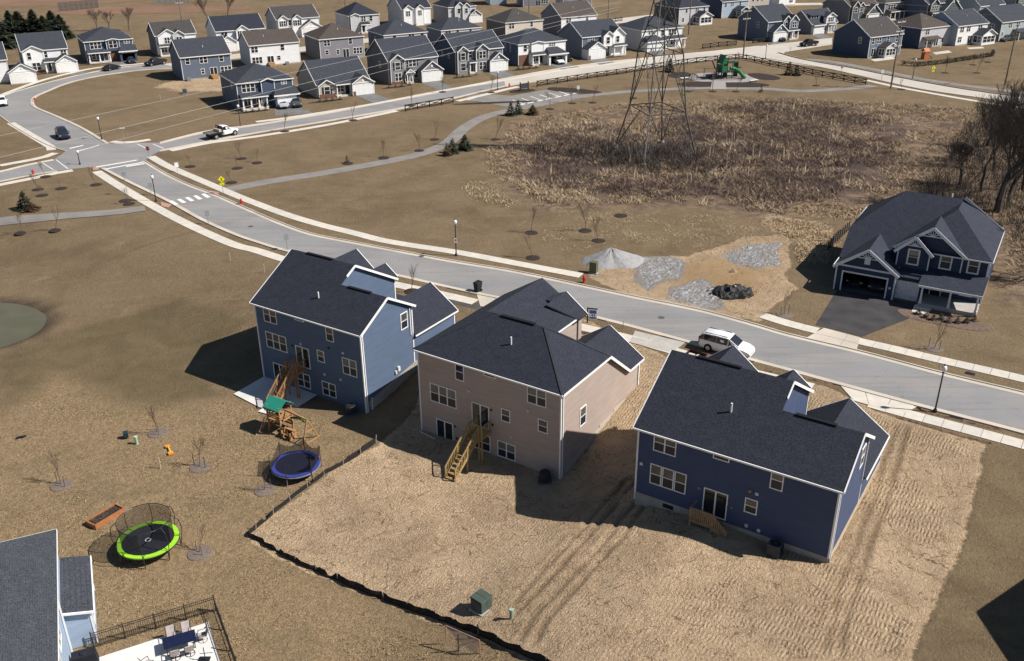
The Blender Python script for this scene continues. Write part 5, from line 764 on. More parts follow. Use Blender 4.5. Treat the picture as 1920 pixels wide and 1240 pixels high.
# ---------------------------------------------------------------- house at the lower left with the patio
def house_E():
    yaw=24.0; U=(math.cos(rad(yaw)),math.sin(rad(yaw))); Vv=(-U[1],U[0]); cu,cv=-7.62,58.8
    t=thing('house','pale blue house with a grey roof and small bump-out, cut by the lower left corner','house',(U[0]*cu+Vv[0]*cv,U[1]*cu+Vv[1]*cv,0),rad(yaw)); wm=siding('pale_blue',(.34,.43,.56)); rm=shingle('slate_grey',(.05,.055,.068)); zb=-3.1
    hip(t,-11,0,-22,0,2.55,.66,wm,rm,oh=.28,zb=zb); ox=0
    obj('bump_wall',MB().add([(0,-5.35,zb),(1.62,-5.35,zb),(1.62,.1,zb),(0,.1,zb),(0,-5.35,-.1),(1.62,-5.35,-.4),(1.62,.1,-.4),(0,.1,-.1)],[(0,1,5,4),(1,2,6,5),(2,3,7,6)]),wm,t)
    roofm(t,[((.02,-5.6,.12),(1.85,-5.6,-.3),(1.85,.35,-.3),(.02,.35,.12))],rm,.12,'bump_roof'); fascia(t,[((1.87,-5.6,-.4),(1.87,.35,-.4)),((.05,-5.62,.02),(1.85,-5.62,-.4))],name='gutter',h=.16,w=.12); corners(t,[(1.6,-5.33),(1.6,.08)],zb,-.45)
    obj('downspout',MB().box(.05,.14,-5.9,-5.8,zb,2.3).box(.05,.14,.15,.25,zb,-.2),WHITE,t)
    for y in (-2.0,-3.9): win(t,'r',(1.62,y),-2.2,1.1,1.3,1,.1)
    for y in (-8.4,-11): win(t,'r',(0,y),.2,1.5,1.4,2,.1)
    obj('foundation',MB().box(-10.9,-.05,-21.9,-.05,-4,zb+.2).box(0,1.58,-5.3,.05,-4,zb+.2),FOUND,t)
    return t
hE=house_E()
# ---------------------------------------------------------------- vehicles (local frame: x forward, y left)
_carmesh={}
def car(kind,label,loc,rz,paint,cat='car',group=None,z=.03):
    """stations from tail to nose: x, half width at belt, sill z, belt z, roof z (=belt when no cabin), roof half width"""
    S={'sedan':([(-2.4,.72,.42,.78,.80,.6),(-2.25,.86,.3,.9,.93,.7),(-1.7,.91,.24,.95,1.0,.7),(-1.05,.92,.22,.94,1.36,.58),(-.3,.92,.22,.93,1.45,.6),(.35,.92,.22,.92,1.38,.58),(1.1,.92,.22,.92,.97,.68),(1.7,.9,.24,.86,.9,.68),(2.2,.84,.3,.72,.76,.62),(2.42,.68,.4,.6,.64,.5)],(3,5),(-1.45,1.45),.33),
       'suv':([(-2.38,.8,.5,1.0,1.1,.66),(-2.25,.92,.36,1.08,1.5,.66),(-1.9,.95,.3,1.08,1.72,.68),(-.8,.96,.28,1.06,1.77,.7),(.3,.96,.28,1.05,1.7,.68),(1.0,.95,.28,1.05,1.12,.78),(1.7,.94,.3,1.02,1.07,.76),(2.2,.9,.38,.88,.94,.7),(2.4,.76,.46,.72,.76,.6)],(1,4),(-1.4,1.4),.37),
       'van':([(-2.59,.85,.46,1.0,1.1,.72),(-2.45,.96,.3,1.05,1.5,.74),(-2.1,1.0,.26,1.05,1.73,.78),(-.8,1.01,.24,1.0,1.78,.8),(.35,1.01,.24,.98,1.72,.76),(1.45,1.0,.24,.98,1.06,.8),(1.95,.97,.28,.92,.97,.74),(2.4,.88,.36,.74,.8,.66),(2.58,.74,.44,.6,.64,.54)],(1,4),(-1.55,1.55),.36),
       'pickup':([(-2.9,.9,.55,1.05,1.06,.9),(-.75,.97,.5,1.08,1.09,.9),(-.7,.97,.36,1.1,1.8,.7),(-.2,.97,.34,1.1,1.9,.72),(.75,.97,.34,1.1,1.82,.68),(1.35,.96,.36,1.1,1.15,.82),(2.2,.95,.4,1.06,1.1,.8),(2.75,.88,.5,.92,.96,.74),(2.9,.78,.56,.72,.75,.64)],(2,4),(-1.85,1.85),.42),
       'flatbed':([(-.5,1.0,.6,1.25,1.26,.9),(-.45,1.0,.5,1.25,1.95,.76),(.1,1.0,.5,1.25,2.05,.78),(.75,1.0,.5,1.25,1.95,.74),(1.35,1.0,.5,1.22,1.28,.84),(2.3,.98,.55,1.15,1.2,.82),(2.8,.9,.6,1.0,1.05,.76),(2.95,.8,.65,.8,.83,.66)],(1,3),(-2.0,2.0),.44)}[kind]
    st,cab,ax,wr=S; t=thing(cat.replace(' ','_') if kind in('pickup','flatbed') else {'sedan':'sedan','suv':'suv','van':'minivan'}[kind],label,cat,(*loc,z),rz,group); pm=mat('paint_'+paint[0],paint[1],.28,.04,spec=.6,metal=.0)
    b=MB(); n=len(st); ring=[]
    for (x,w,zs,zb,zr,rw) in st: ring+= [(x,w*.9,zs),(x,w,zs+(zb-zs)*.45),(x,w*.98,zb),(x,rw,zr),(x,rw*.5,zr+.035),(x,-rw*.5,zr+.035),(x,-rw,zr),(x,-w*.98,zb),(x,-w,zs+(zb-zs)*.45),(x,-w*.9,zs)]
    F=[(i*10+j,(i+1)*10+j,(i+1)*10+(j+1)%10,i*10+(j+1)%10) for i in range(n-1) for j in range(10)]
    F+=[tuple(range(10)),tuple(range(n*10-1,n*10-11,-1))]; b.add(ring,F); body=obj('body',b,pm,t,smooth=True); body.data.set_sharp_from_angle(angle=rad(38))
    # glass
    def P(i,j,o=.012):
        x,y,z_=ring[i*10+j]; return Vector((x,y+(o if y>0 else -o if y<0 else 0),z_+o))
    for i in range(cab[0],cab[1]):
        for ja,jb in ((2,3),(7,6)):
            a,b_,c,d=P(i,ja),P(i+1,ja),P(i+1,jb),P(i,jb); q=lambda s,r:(a*(1-s)+b_*s)*(1-r)+(d*(1-s)+c*s)*r
            obj('side_window',MB().poly([q(.012,.1),q(.988,.1),q(.988,.88),q(.012,.88)]),GLASS,t)
    for i,nm in ((cab[1],'windscreen'),(cab[0]-1 if kind!='flatbed' else cab[0]-1,'rear_window')):
        a,b_,c,d=P(i,3),P(i,6),P(i+1,6),P(i+1,3); up=Vector((.012 if nm=='windscreen' else -.012,0,.03)); q=lambda s,r:(a*(1-s)+b_*s)*(1-r)+(d*(1-s)+c*s)*r+up
        obj(nm,MB().poly([q(.06,.1),q(.94,.1),q(.94,.9),q(.06,.9)]),GLASS,t)
        for ja,jb in ((2,3),(7,6)):   # front quarter glass
            if nm=='windscreen': A,B,C=P(i,ja),P(i,jb),P(i+1,ja); obj('side_window',MB().poly([A*.92+C*.08+(B-A)*.1,A*.45+C*.55+(B-A)*.04,A*.92+C*.08+(B-A)*.85]),GLASS,t)
    key=('w',wr)
    if key not in _carmesh:
        _carmesh[key]=(MB().tube((0,-.11,0),(0,.11,0),wr,wr,16).mesh('tyre',RUBBER),MB().tube((0,-.118,0),(0,.118,0),wr*.62,wr*.58,10).mesh('rim',RIM),MB().tube((0,-.1,0),(0,.1,0),wr*1.16,wr*1.16,16).mesh('wheel_arch',DARK))
    tw=st[3][1]-.07
    for x in ax:
        for y in (-tw,tw):
            w=obj('wheel',_carmesh[key][0],None,t,(x,y,wr)); obj('rim',_carmesh[key][1],None,w); 
            obj('wheel_arch',_carmesh[key][2],None,t,(x,y-.015*(1 if y>0 else -1)+.0,wr+.02))
    fx,fw,fz=st[-2][0],st[-2][1],st[-2][3]
    for y in (-1,1):
        obj('headlight',MB().box(fx-.12,fx+.1,y*fw*.78-.16,y*fw*.78+.16,fz-.14,fz+.01),mat('headlight_glass',(.7,.72,.75),.15),t)
        rx,rwid,rz_=st[0][0],st[1][1],st[0][3]; 
        if kind!='flatbed': obj('tail_light',MB().box(rx-.02,rx+.1,y*rwid*.85-.1,y*rwid*.85+.08,rz_-.25,rz_+(.35 if kind in('suv','van') else .0)),mat('tail_light_red',(.25,.015,.015),.3),t)
        obj('mirror',MB().box(st[cab[1]][0]+.3,st[cab[1]][0]+.45,y*(st[4][1]+.1)-.1,y*(st[4][1]+.1)+.1,st[4][3]+.02,st[4][3]+.18),pm,t)
    nx_,nw,ns,nb=st[-1][:4]; obj('grille',MB().box(nx_-.06,nx_+.02,-nw*.55,nw*.55,nb-.16,nb-.03),DARK,t); obj('bumper',MB().box(nx_-.1,nx_+.03,-nw,nw,ns-.12,ns+.1),DARK if kind!='van' else pm,t)
    if kind=='van':
        for y in (-.62,.62): obj('roof_rail',MB().beam((-2.1,y,1.79),(.2,y,1.8),.05,.05),BLACKM,t)
        obj('licence_plate',MB().box(-2.63,-2.6,-.26,.26,.72,.84),WHITE,t)
    if kind=='pickup': 
        obj('cargo_bed',MB().box(-2.75,-.85,-.75,.75,1.085,1.13),DARK,t)
        for y in (-.86,.86): obj('bed_rail',MB().box(-2.9,-.75,y-.08,y+.08,1.06,1.2),pm,t)
        obj('tailgate',MB().box(-2.93,-2.83,-.8,.8,.75,1.2),pm,t)
    if kind=='flatbed':
        obj('flat_bed',MB().box(-3.3,-.6,-1.15,1.15,1.0,1.12),mat('bed_steel',(.13,.12,.11)),t); obj('chassis',MB().box(-3.2,.4,-.45,.45,.55,.98),DARK,t)
        for y in (-1.16,1.16): obj('bed_rail',MB().box(-3.3,-.6,y-.04,y+.04,.95,1.22),DARK,t)
        k=MB(); [k.beam((-.62,y,1.1),(-.62,y,2.1),.08,.08) for y in (-1,-.5,0,.5,1)]; k.beam((-.62,-1.05,2.1),(-.62,1.05,2.1),.09,.09); obj('headboard',k,DARK,t); obj('tool_box',MB().box(-1.25,-.72,-.9,.9,1.13,1.6),mat('tan_box',(.45,.4,.33)),t); obj('side_box',MB().box(-.45,-.2,-1.06,-.9,.6,1.2).box(-.45,-.2,.9,1.06,.6,1.2),mat('tan_box',(.45,.4,.33)),t)
    return t
PW=('white',(.78,.79,.8)); PB=('black',(.012,.012,.015)); PN=('dark_navy',(.02,.026,.045)); PS=('silver',(.33,.36,.4)); PG=('graphite',(.06,.065,.075))
for kind,label,tok,paint,cat in (
 ('van','white minivan parked at the kerb beyond the deep blue house',(20.97, 81.57, -0.567),PW,'minivan'),
 ('flatbed','white flatbed work truck driving on the cross street',(-52.78, 170.14, 0.876),PW,'pickup truck'),
 ('suv','dark blue SUV driving toward the four-way intersection',(-82.13, 170.25, -0.993),PN,'car'),
 ('suv','white SUV at the left edge on the loop street',(-107.4, 199.19, -1.083),PW,'car'),
 ('sedan','black sedan driving along the loop street past the open garage',(-100.09, 240.38, 1.113),PB,'car'),
 ('pickup','black pickup truck parked on the loop street by the slate blue house',(-91.31, 246.93, -2.208),PB,'pickup truck'),
 ('sedan','dark navy sedan on the driveway of the house with the open brick garage',(-99.03, 250.86, -1.06),PN,'car'),
 ('sedan','silver-grey sedan on the drive of the navy hipped house, the left one of the pair',(-47.16, 194.99, -1.235),PS,'car'),
 ('suv','grey SUV on the drive of the navy hipped house, the right one of the pair',(-44.64, 195.94, -1.205),PG,'car'),
 ('sedan','white sedan on the drive of the white and brick house',(12.39, 245.23, -1.235),PW,'car'),
 ('suv','black SUV beside the white sedan on the drive of the white and brick house',(14.66, 249.14, -1.297),PB,'car'),
 ('suv','black SUV parked before the blue-grey corner house',(78.17, 279.95, -1.387),PB,'car'),
 ('pickup','black pickup truck on the branch street near the junction with the east street',(83.73, 270.25, -2.623),PB,'pickup truck'),
 ('suv','dark SUV with a white rear bumper behind the sage green house',(141.64, 276.28, -2.5),PG,'car')):
    car(kind,label,tok[:2],tok[2],paint,cat)
_d=hD.matrix_world if False else None
def inD(x,y): a=rad(-31); ox,oy=hD.location[0],hD.location[1]; return (ox+x*math.cos(a)-y*math.sin(a),oy+x*math.sin(a)+y*math.cos(a))
car('suv','dark SUV parked nose out in the left bay of the open garage',inD(1.9,3.3),rad(-31-90),PB); car('sedan','dark saloon parked nose out in the right bay of the open garage',inD(4.3,3.3),rad(-31-90),PG)
# small open trailer / skip by the van
x,y,r=(17.63, 79.8, -0.631); t=thing('utility_trailer','dark red open utility trailer with scraps, parked behind the white minivan','trailer',(x,y,.02),r); t.scale=(.6,.7,.6)
obj('trailer_bed',MB().box(-1.5,1.5,-.85,.85,.45,.55),mat('bed_steel',(.13,.12,.11)),t); k=MB()
for a,b in (((-1.5,-.85),(1.5,-.85)),((-1.5,.85),(1.5,.85)),((-1.5,-.85),(-1.5,.85)),((1.5,-.85),(1.5,.85))): k.beam((*a,.8),(*b,.8),.05,.5)
obj('side_panel',k,mat('dark_red_panel',(.06,.012,.016),.6),t); obj('scrap',MB().box(-1.2,-.3,-.5,.3,.56,.8).box(.2,.6,-.3,.2,.56,.95),mat('pale_scrap',(.55,.5,.42)),t); obj('tow_bar',MB().beam((1.5,0,.5),(2.6,0,.45),.1,.1),DARK,t)
for y_ in (-.95,.95): obj('wheel',_carmesh[('w',.36)][0],None,t,(0,y_,.36))
# ---------------------------------------------------------------- street lamps, signs, hydrants
lampM=mat('lamp_globe',(.7,.71,.72),.3,.03)
def lamp(label,x,y,h):
    s=h/4.5; t=thing('street_lamp',label,'street lamp',(x,y,zat(x,y)),0,'black street lamps with pale globes'); 
    obj('pole',MB().lathe([(.16,0),(.16,.25),(.1,.35),(.075,.5),(.06,h-.75),(.1,h-.72),(.1,h-.62)],10),BLACKM,t)
    g=obj('lamp_globe',MB().lathe([(.1,h-.62),(.19,h-.5),(.24,h-.32),(.21,h-.15),(.1,h-.03)],12),lampM,t,smooth=True); obj('finial',MB().lathe([(.11,h-.03),(.05,h+.04),(.012,h+.16)],8),BLACKM,t); return t
for i,(label,p) in enumerate((('black street lamp at the right, on the muddy verge by the blue house apron',(36.49, 69.66, 4.58)),('black street lamp with a small white notice on its pole, across the curving street',(-6.83, 108.2, 4.71)),('black street lamp beside the painted crosswalk',(-51.8, 131.27, 3.99)),('black street lamp on the vacant lot corner by the intersection',(-74.42, 168.6, 4.17)),('black street lamp at the near left corner of the intersection',(-71.38, 151.66, 2.5)),('black street lamp on the cross street by the park car park',(-2.82, 211.38, 4.2)),('black street lamp at the far bend of the park fence',(66.41, 249.29, 3.75)),('black street lamp in front of the navy hipped house',(-51.67, 178.26, 4.16)),('black street lamp by the walled yard on the east street',(93.86, 221.53, 4.58)))):
    t=lamp(label,p[0],p[1],p[2])
    if i==1: obj('notice',MB().box(-.2,.2,-.1,-.08,1.75,2.35),mat('notice_white',(.75,.7,.7)),t); obj('notice_print',MB().box(-.12,.12,-.106,-.1,2.0,2.2).box(-.12,-.0,-.106,-.1,1.86,1.93),mat('notice_red',(.5,.06,.05)),t)
def sign(label,x,y,h,kind,face,group=None):
    """flat sign on a post; face = heading (deg) the sign front looks at"""
    t=thing('traffic_sign' if kind!='street' else 'street_name_sign',label,'sign',(x,y,zat(x,y)),rad(face+90),group); obj('post',MB().box(-.035,.035,-.03,.03,0,h),GALV if kind!='back' else mat('sign_back',(.22,.23,.24)),t); Y=mat('sign_yellow',(.85,.78,.0),.5,.02); b=MB()
    if kind=='ped':
        k=MB(); s=.62; k.add([(0,-.05,h-2*s*.71),(s*.71,-.05,h-s*.71),(0,-.05,h),(-s*.71,-.05,h-s*.71)],[(0,1,2,3)]); s2=[(-.33,h-1.42),(.33,h-1.42),(.33,h-1.0),(-.33,h-1.0)]
        obj('panel',MB().slab([(0,-.05,h-1.0),(.5,-.05,h-.5),(0,-.05,h),(-.5,-.05,h-.5)],.001) if False else MB().add([(0,-.05,h-1.0),(.5,-.05,h-.5),(0,-.05,h),(-.5,-.05,h-.5),(0,-.035,h-1.0),(.5,-.035,h-.5),(0,-.035,h),(-.5,-.035,h-.5)],[(0,1,2,3),(7,6,5,4),(0,4,5,1),(1,5,6,2),(2,6,7,3),(3,7,4,0)]),Y,t)
        obj('arrow_plate',MB().box(-.32,.32,-.05,-.035,h-1.42,h-1.05),Y,t); k=MB().box(-.05,.05,-.056,-.051,h-.62,h-.3).box(-.16,.12,-.056,-.051,h-.46,h-.4).beam((-.02,-.054,h-.6),(-.14,-.054,h-.8),.01,.07).beam((.02,-.054,h-.6),(.12,-.054,h-.8),.01,.07).lathe([(.001,h-.28),(.06,h-.22),(.001,h-.16)],6); obj('symbol',k,mat('sign_black',(.03,.03,.03)),t)
        obj('symbol',MB().beam((-.15,-.054,h-1.14),(.15,-.054,h-1.33),.01,.06),mat('sign_black',(.03,.03,.03)),t)
    elif kind=='stop':
        r=.38; P=[(r*math.cos(rad(22.5+45*i)),-.05,h-.38+r*math.sin(rad(22.5+45*i))) for i in range(8)]; obj('panel',MB().add(P+[(a,-.035,c) for a,b_,c in P],[tuple(range(8)),tuple(range(15,7,-1))]+[(i+8,(i+1)%8+8,(i+1)%8,i) for i in range(8)]),mat('sign_red',(.55,.02,.03),.5),t)
        text(t,'STOP',(0,-.056,h-.38),.26,mat('sign_white',(.8,.8,.8)))
    elif kind=='street':
        obj('panel',MB().box(-.45,.45,-.03,-.01,h-.22,h),mat('sign_pale',(.7,.72,.72)),t)
    else:
        obj('panel',MB().box(-.3,.3,-.05,-.035,h-.75,h),mat('sign_pale',(.7,.72,.72)) if kind=='front' else mat('sign_back',(.2,.22,.24),.5),t)
    return t
def text(parent,s,p,size,m,name='lettering'):
    cu=bpy.data.curves.new(name,'FONT'); cu.body=s; cu.size=size; cu.align_x='CENTER'; cu.align_y='CENTER'; cu.extrude=.004
    o=bpy.data.objects.new(name,cu); COL.objects.link(o); o.location=p; o.rotation_euler=(math.pi/2,0,0); dg=bpy.context.evaluated_depsgraph_get(); me=bpy.data.meshes.new_from_object(o.evaluated_get(dg)); bpy.data.objects.remove(o)
    me.materials.clear(); me.materials.append(m); n=obj(name,me,None,parent,p); n.rotation_euler=(math.pi/2,0,0); return n
sign('yellow diamond pedestrian sign with an arrow plate at the crosswalk',*(-42.93, 134.69, 2.77),'ped',-75)
sign('yellow diamond pedestrian sign with an arrow plate by the east street path',*(96.83, 218.13, 3.44),'ped',-75)
sign('red octagonal stop sign at the intersection',*(-61.18, 155.38, 2.07),'stop',-100)
sign('pale street name sign on a dark post by the vacant lot',*(-69.17, 165.72, 2.85),'street',-80)
for lab,p,f,k in (('dark-backed sign left of the curving street, near the intersection',(-57.2, 134.52, 3.55),-60,'back'),('dark-backed sign beside the crosswalk street lamp',(-53.59, 134.43, 1.87),-60,'back'),('dark-backed sign on the verge below the crosswalk',(-41.14, 120.83, 1.96),-60,'back'),('pale sign at the corner walk above the crosswalk',(-53.63, 146.73, 1.57),-60,'front'),('grey sign behind the roof peak of the slate blue house',(-28.24, 110.71, 2.12),-60,'back'),('pale sign on the east street verge by the path end',(85.23, 217.94, 2.63),-80,'front'),('thin sign on the south verge of the east street bend',(79.13, 227.56, 2.1),-80,'back'),('pale sign at the car park corner',(14.78, 205.46, 1.94),-80,'front'),('sign at the corner walk of the branch street',(74.99, 257.38, 1.79),-80,'front')): sign(lab,*p,k,f)
def hydrant(label,x,y):
    t=thing('fire_hydrant',label,'fire hydrant',(x,y,zat(x,y)),rad(20),'red fire hydrants along the streets'); m=mat('hydrant_red',(.5,.03,.03),.5); obj('barrel',MB().lathe([(.2,0),(.2,.08),(.14,.1),(.14,.6),(.18,.62),(.18,.68),(.15,.72),(.1,.86),(.04,.9),(.03,.97)],10),m,t); obj('outlet',MB().tube((-.27,0,.48),(.27,0,.48),.07,.07,8).tube((0,-.26,.42),(0,0,.42),.09,.09,8),m,t)
for lab,p in (('red fire hydrant at the broken end of the walk by the gravel pile',(8.33, 99.33)),('red fire hydrant on the west verge left of the intersection',(-76.38, 145.8)),('red fire hydrant on the verge past the yellow pedestrian sign',(-38.87, 129.45)),('red fire hydrant inside the bend of the loop street',(-102.04, 202.43)),('red fire hydrant by the car park entry',(-0.19, 214.32)),('red fire hydrant across from the playground',(54.04, 249.84))): hydrant(lab,*p)
# wheeled bin, site sign, utility boxes, small lawn items
x,y=(-3.82, 96.91); t=thing('wheeled_bin','black wheeled rubbish bin standing at the kerb by the apron','bin',(x,y,.03),rad(-40)); m=mat('bin_black',(.016,.018,.022),.5)
obj('body',MB().add([(-.26,-.3,.08),(.26,-.3,.08),(.26,.3,.08),(-.26,.3,.08),(-.34,-.4,1.05),(.34,-.4,1.05),(.34,.4,1.05),(-.34,.4,1.05)],[(3,2,1,0),(4,5,6,7),(0,1,5,4),(1,2,6,5),(2,3,7,6),(3,0,4,7)]),m,t); obj('lid',MB().add([(-.37,-.44,1.05),(.37,-.44,1.05),(.37,.44,1.05),(-.37,.44,1.05),(-.33,-.36,1.14),(.33,-.36,1.14),(.33,.42,1.2),(-.33,.42,1.2)],[(3,2,1,0),(4,5,6,7),(0,1,5,4),(1,2,6,5),(2,3,7,6),(3,0,4,7)]),m,t); obj('handle',MB().tube((-.28,.48,1.0),(.28,.48,1.0),.03,.03,8),m,t)
for s in (-1,1): obj('wheel',MB().tube((s*.28-.04,.32,.13),(s*.28+.04,.32,.13),.13,.13,12),RUBBER,t)
x,y=(8.36, 88.32); t=thing('lot_sign','white and blue lot sign hanging from a dark post before the taupe house','sign',(x,y,zat(x,y)),rad(-12)); obj('post',MB().box(-.55,-.43,-.06,.06,0,1.75).box(-.55,.55,-.04,.04,1.6,1.7),mat('dark_post',(.03,.03,.035)),t); obj('panel',MB().box(-.38,.5,-.03,.03,.45,1.58),mat('sign_white',(.8,.8,.8)),t); obj('print',MB().box(-.3,.42,-.036,-.03,1.1,1.45).box(-.3,.42,-.036,-.03,.52,.7).box(-.05,.08,-.036,-.03,.78,1.02).box(.16,.28,-.036,-.03,.78,1.02),mat('sign_blue',(.05,.13,.4)),t)
for lb,px in (('thin wooden survey stake on the verge before the taupe house',(11.43, 86.84)),('thin wooden survey stake beside the minivan kerb',(17.04, 77.63))): 
    t=thing('survey_stake',lb,'stake',(*px,zat(*px)),0,'survey stakes on the verge'); obj('stake',MB().box(-.03,.03,-.02,.02,0,.9),WOODG,t)
def cabinet(label,p,rz,sx,sy,h,m,base=True):
    t=thing('utility_cabinet',label,'utility box',(*p,zat(*p)),rad(rz)); 
    if base: obj('pad',MB().box(-sx*.6,sx*.6,-sy*.62,sy*.62,-.1,.12),mat('grey_pad',(.3,.31,.33)),t)
    obj('body',MB().box(-sx/2,sx/2,-sy/2,sy/2,.12,h),m,t); obj('lid',MB().add([(-sx*.53,-sy*.53,h),(sx*.53,-sy*.53,h),(sx*.53,sy*.53,h),(-sx*.53,sy*.53,h),(-sx*.5,-sy*.5,h+.06),(sx*.5,-sy*.5,h+.06),(sx*.5,sy*.5,h+.12),(-sx*.5,sy*.5,h+.12)],[(3,2,1,0),(4,5,6,7),(0,1,5,4),(1,2,6,5),(2,3,7,6),(3,0,4,7)]),m,t); obj('seam',MB().box(-sx*.51,sx*.51,-.015,.015,.3,h+.1),mat('seam_dark',(.02,.03,.025)),t); obj('door_panel',MB().box(-sx*.42,sx*.42,-sy/2-.02,-sy/2,.2,h-.1),m,t); return t
GREENB=mat('transformer_green',(.062,.085,.07),.6,.1,2)
cabinet('large dark green transformer box on its pad in the graded dirt',(-2.16, 47.99),-42,1.0,1.0,1.0,GREENB); cabinet('green and grey utility box behind the road beside the gravel pile',(9.68, 102.25),-30,.9,.6,1.35,mat('faded_green',(.13,.14,.085)))
cabinet('small green transformer box behind the slate blue house on bare soil',(-72.16, 209.82),20,.9,.9,.9,GREENB); cabinet('dark green cable pedestal in the yard left of the trampoline',(-34.4, 70.97),20,.4,.4,.55,mat('pedestal_teal',(.012,.035,.04)),False)
for lab,p,c in (('pale green vent pipe standing upright in the yard',(-33.1, 69.99),(.3,.45,.33)),('green capped sewer pipe in the graded dirt right of the transformer',(-0.17, 46.4),(.22,.33,.26))):
    t=thing('standpipe',lab,'pipe',(*p,zat(*p))); obj('pipe',MB().tube((0,0,-.1),(0,0,.72),.13,.13,12),mat('pipe_green_%d'%int(c[0]*100),c,.5),t); obj('cap',MB().tube((0,0,.72),(0,0,.8),.15,.15,12),mat('pipe_cap_%d'%int(c[0]*100),tuple(k*1.25 for k in c),.5),t)
x,y=(-29.84, 68.8); t=thing('toy_bat_stand','orange and yellow plastic toy lying on the dry lawn','toy',(x,y,zat(x,y)+.04),rad(-60)); obj('rod',MB().tube((-.55,0,.1),(.5,0,.14),.06,.06,8),mat('toy_yellow',(.7,.65,.12),.4),t); obj('base',MB().box(.4,.75,-.22,.22,0,.16),mat('toy_orange',(.8,.25,.03),.4),t); obj('handle',MB().box(-.75,-.5,-.2,.2,.04,.2),mat('toy_orange',(.8,.25,.03),.4),t)
x,y=(-43.92, 71.26); quad('drain_grate',[(x-.45,y-.2),(x+.35,y+.05),(x+.45,y+.4),(x-.35,y+.15)],.12,BLACKM)
for lab,p in (('short pale stake in the yard above the planter box',(-29.75, 66.16)),('pale stake on the lawn left of the slate blue house',(-34.45, 107.02)),('thin stake before the slate blue house gable on the left',(-29.36, 103.15)),('white stake in the vacant lot by the loop street',(-75.54, 203.68))): t=thing('marker_stake',lab,'stake',(*p,zat(*p))); obj('stake',MB().box(-.04,.04,-.04,.04,-.1,1.1),mat('pale_stake',(.5,.42,.33)),t)
# ---------------------------------------------------------------- back yards
def mesh_mat(name,col,al):
    m=mat(name,col,.9,.1,alpha=al); return m
NET=mesh_mat('safety_net',(.03,.026,.023),.52); NETD=mesh_mat('dark_net',(.015,.015,.02),.7); NETP=mesh_mat('pale_net',(.5,.4,.34),.5)
MATT=mat('trampoline_mat',(.012,.013,.02),.8,.2)
def ring_(R0,R1,z0,z1,n=48):
    k=MB(); V=[]
    for r,z in ((R0,z0),(R1,z0),(R1,z1),(R0,z1)): V+=[(r*math.cos(2*math.pi*i/n),r*math.sin(2*math.pi*i/n),z) for i in range(n)]
    return k.add(V,[(a*n+i,a*n+(i+1)%n,((a+1)%4)*n+(i+1)%n,((a+1)%4)*n+i) for a in range(4) for i in range(n)])
def net_wall(R,z0,z1,a0,a1,n=30,lean=0):
    k=MB(); V=[];T=[rad(a0+(a1-a0)*i/n) for i in range(n+1)]
    V=[(R*math.cos(t),R*math.sin(t),z0) for t in T]+[((R+lean)*math.cos(t),(R+lean)*math.sin(t),z1) for t in T]
    return k.add(V,[(i,i+1,i+n+2,i+n+1) for i in range(n)])
x,y=-27.0,55.65; t=thing('trampoline','round trampoline with a lime green rim and a full dark safety net','trampoline',(x,y,zat(x,y)),0,'backyard trampolines'); R=2.2; PL=mat('lime_pad',(.3,.62,.035),.5,.06)
o=obj('mat',MB().lathe([(R-.32,.86),(R-.32,.9)],48),MATT,t); obj('emblem',ring_(.16,.22,.902,.906,20),mat('emblem_grey',(.4,.4,.42)),o); obj('rim_pad',ring_(R-.34,R,.86,.95),PL,t); obj('frame',ring_(R-.04,R+.03,.78,.86),BLACKM,t)
obj('safety_net',net_wall(R-.36,.92,2.75,-10,275,40).add([],[]),NET,t); obj('net_hoop',MB().path([((R-.3)*math.cos(a),(R-.3)*math.sin(a),2.78) for a in np.linspace(0,2*math.pi,33)],.035,5),BLACKM,t)
for i in range(8):
    a=2*math.pi*i/8+.2; c,s=math.cos(a),math.sin(a); obj('leg',MB().path([((R+.02)*c,(R+.02)*s,-.05),((R+.02)*c,(R+.02)*s,.85)],.03,6),BLACKM,t); obj('net_pole',MB().path([((R+.06)*c,(R+.06)*s,.2),((R+.3)*c,(R+.3)*s,1.6),((R+.15)*c,(R+.15)*s,2.4),((R-.3)*c,(R-.3)*s,2.78)],.03,6),BLACKM,t)
    obj('pad_strap',MB().beam(((R-.36)*c,(R-.36)*s,.962),((R+.02)*c,(R+.02)*s,.955),.05,.012),BLACKM,t)
x,y=-18.05,65.25; t=thing('trampoline','round trampoline with a blue rim and a sagging half-collapsed net','trampoline',(x,y,zat(x,y)),0,'backyard trampolines'); R=2.0; BL=mat('blue_pad',(.035,.05,.24),.45,.06)
obj('mat',MB().lathe([(R-.3,.8),(R-.3,.84)],48),mat('trampoline_mat_navy',(.006,.007,.02),.8,.2),t); obj('rim_pad',ring_(R-.32,R,.8,.89),BL,t); obj('frame',ring_(R-.04,R+.03,.72,.8),GALV,t)
for i in range(6):
    a=2*math.pi*i/6+.35; c,s=math.cos(a),math.sin(a); obj('leg',MB().path([(R*c,R*s,-.05),(R*c,R*s,.8)],.03,6),GALV,t); obj('net_pole',MB().path([((R+.06)*c,(R+.06)*s,.1),((R+.06)*c,(R+.06)*s,2.15 if i!=4 else 1.9)],.035,6),mat('foam_dark',(.03,.03,.035)),t)
aa=[rad(360*i/6)+.35 for i in range(7)]
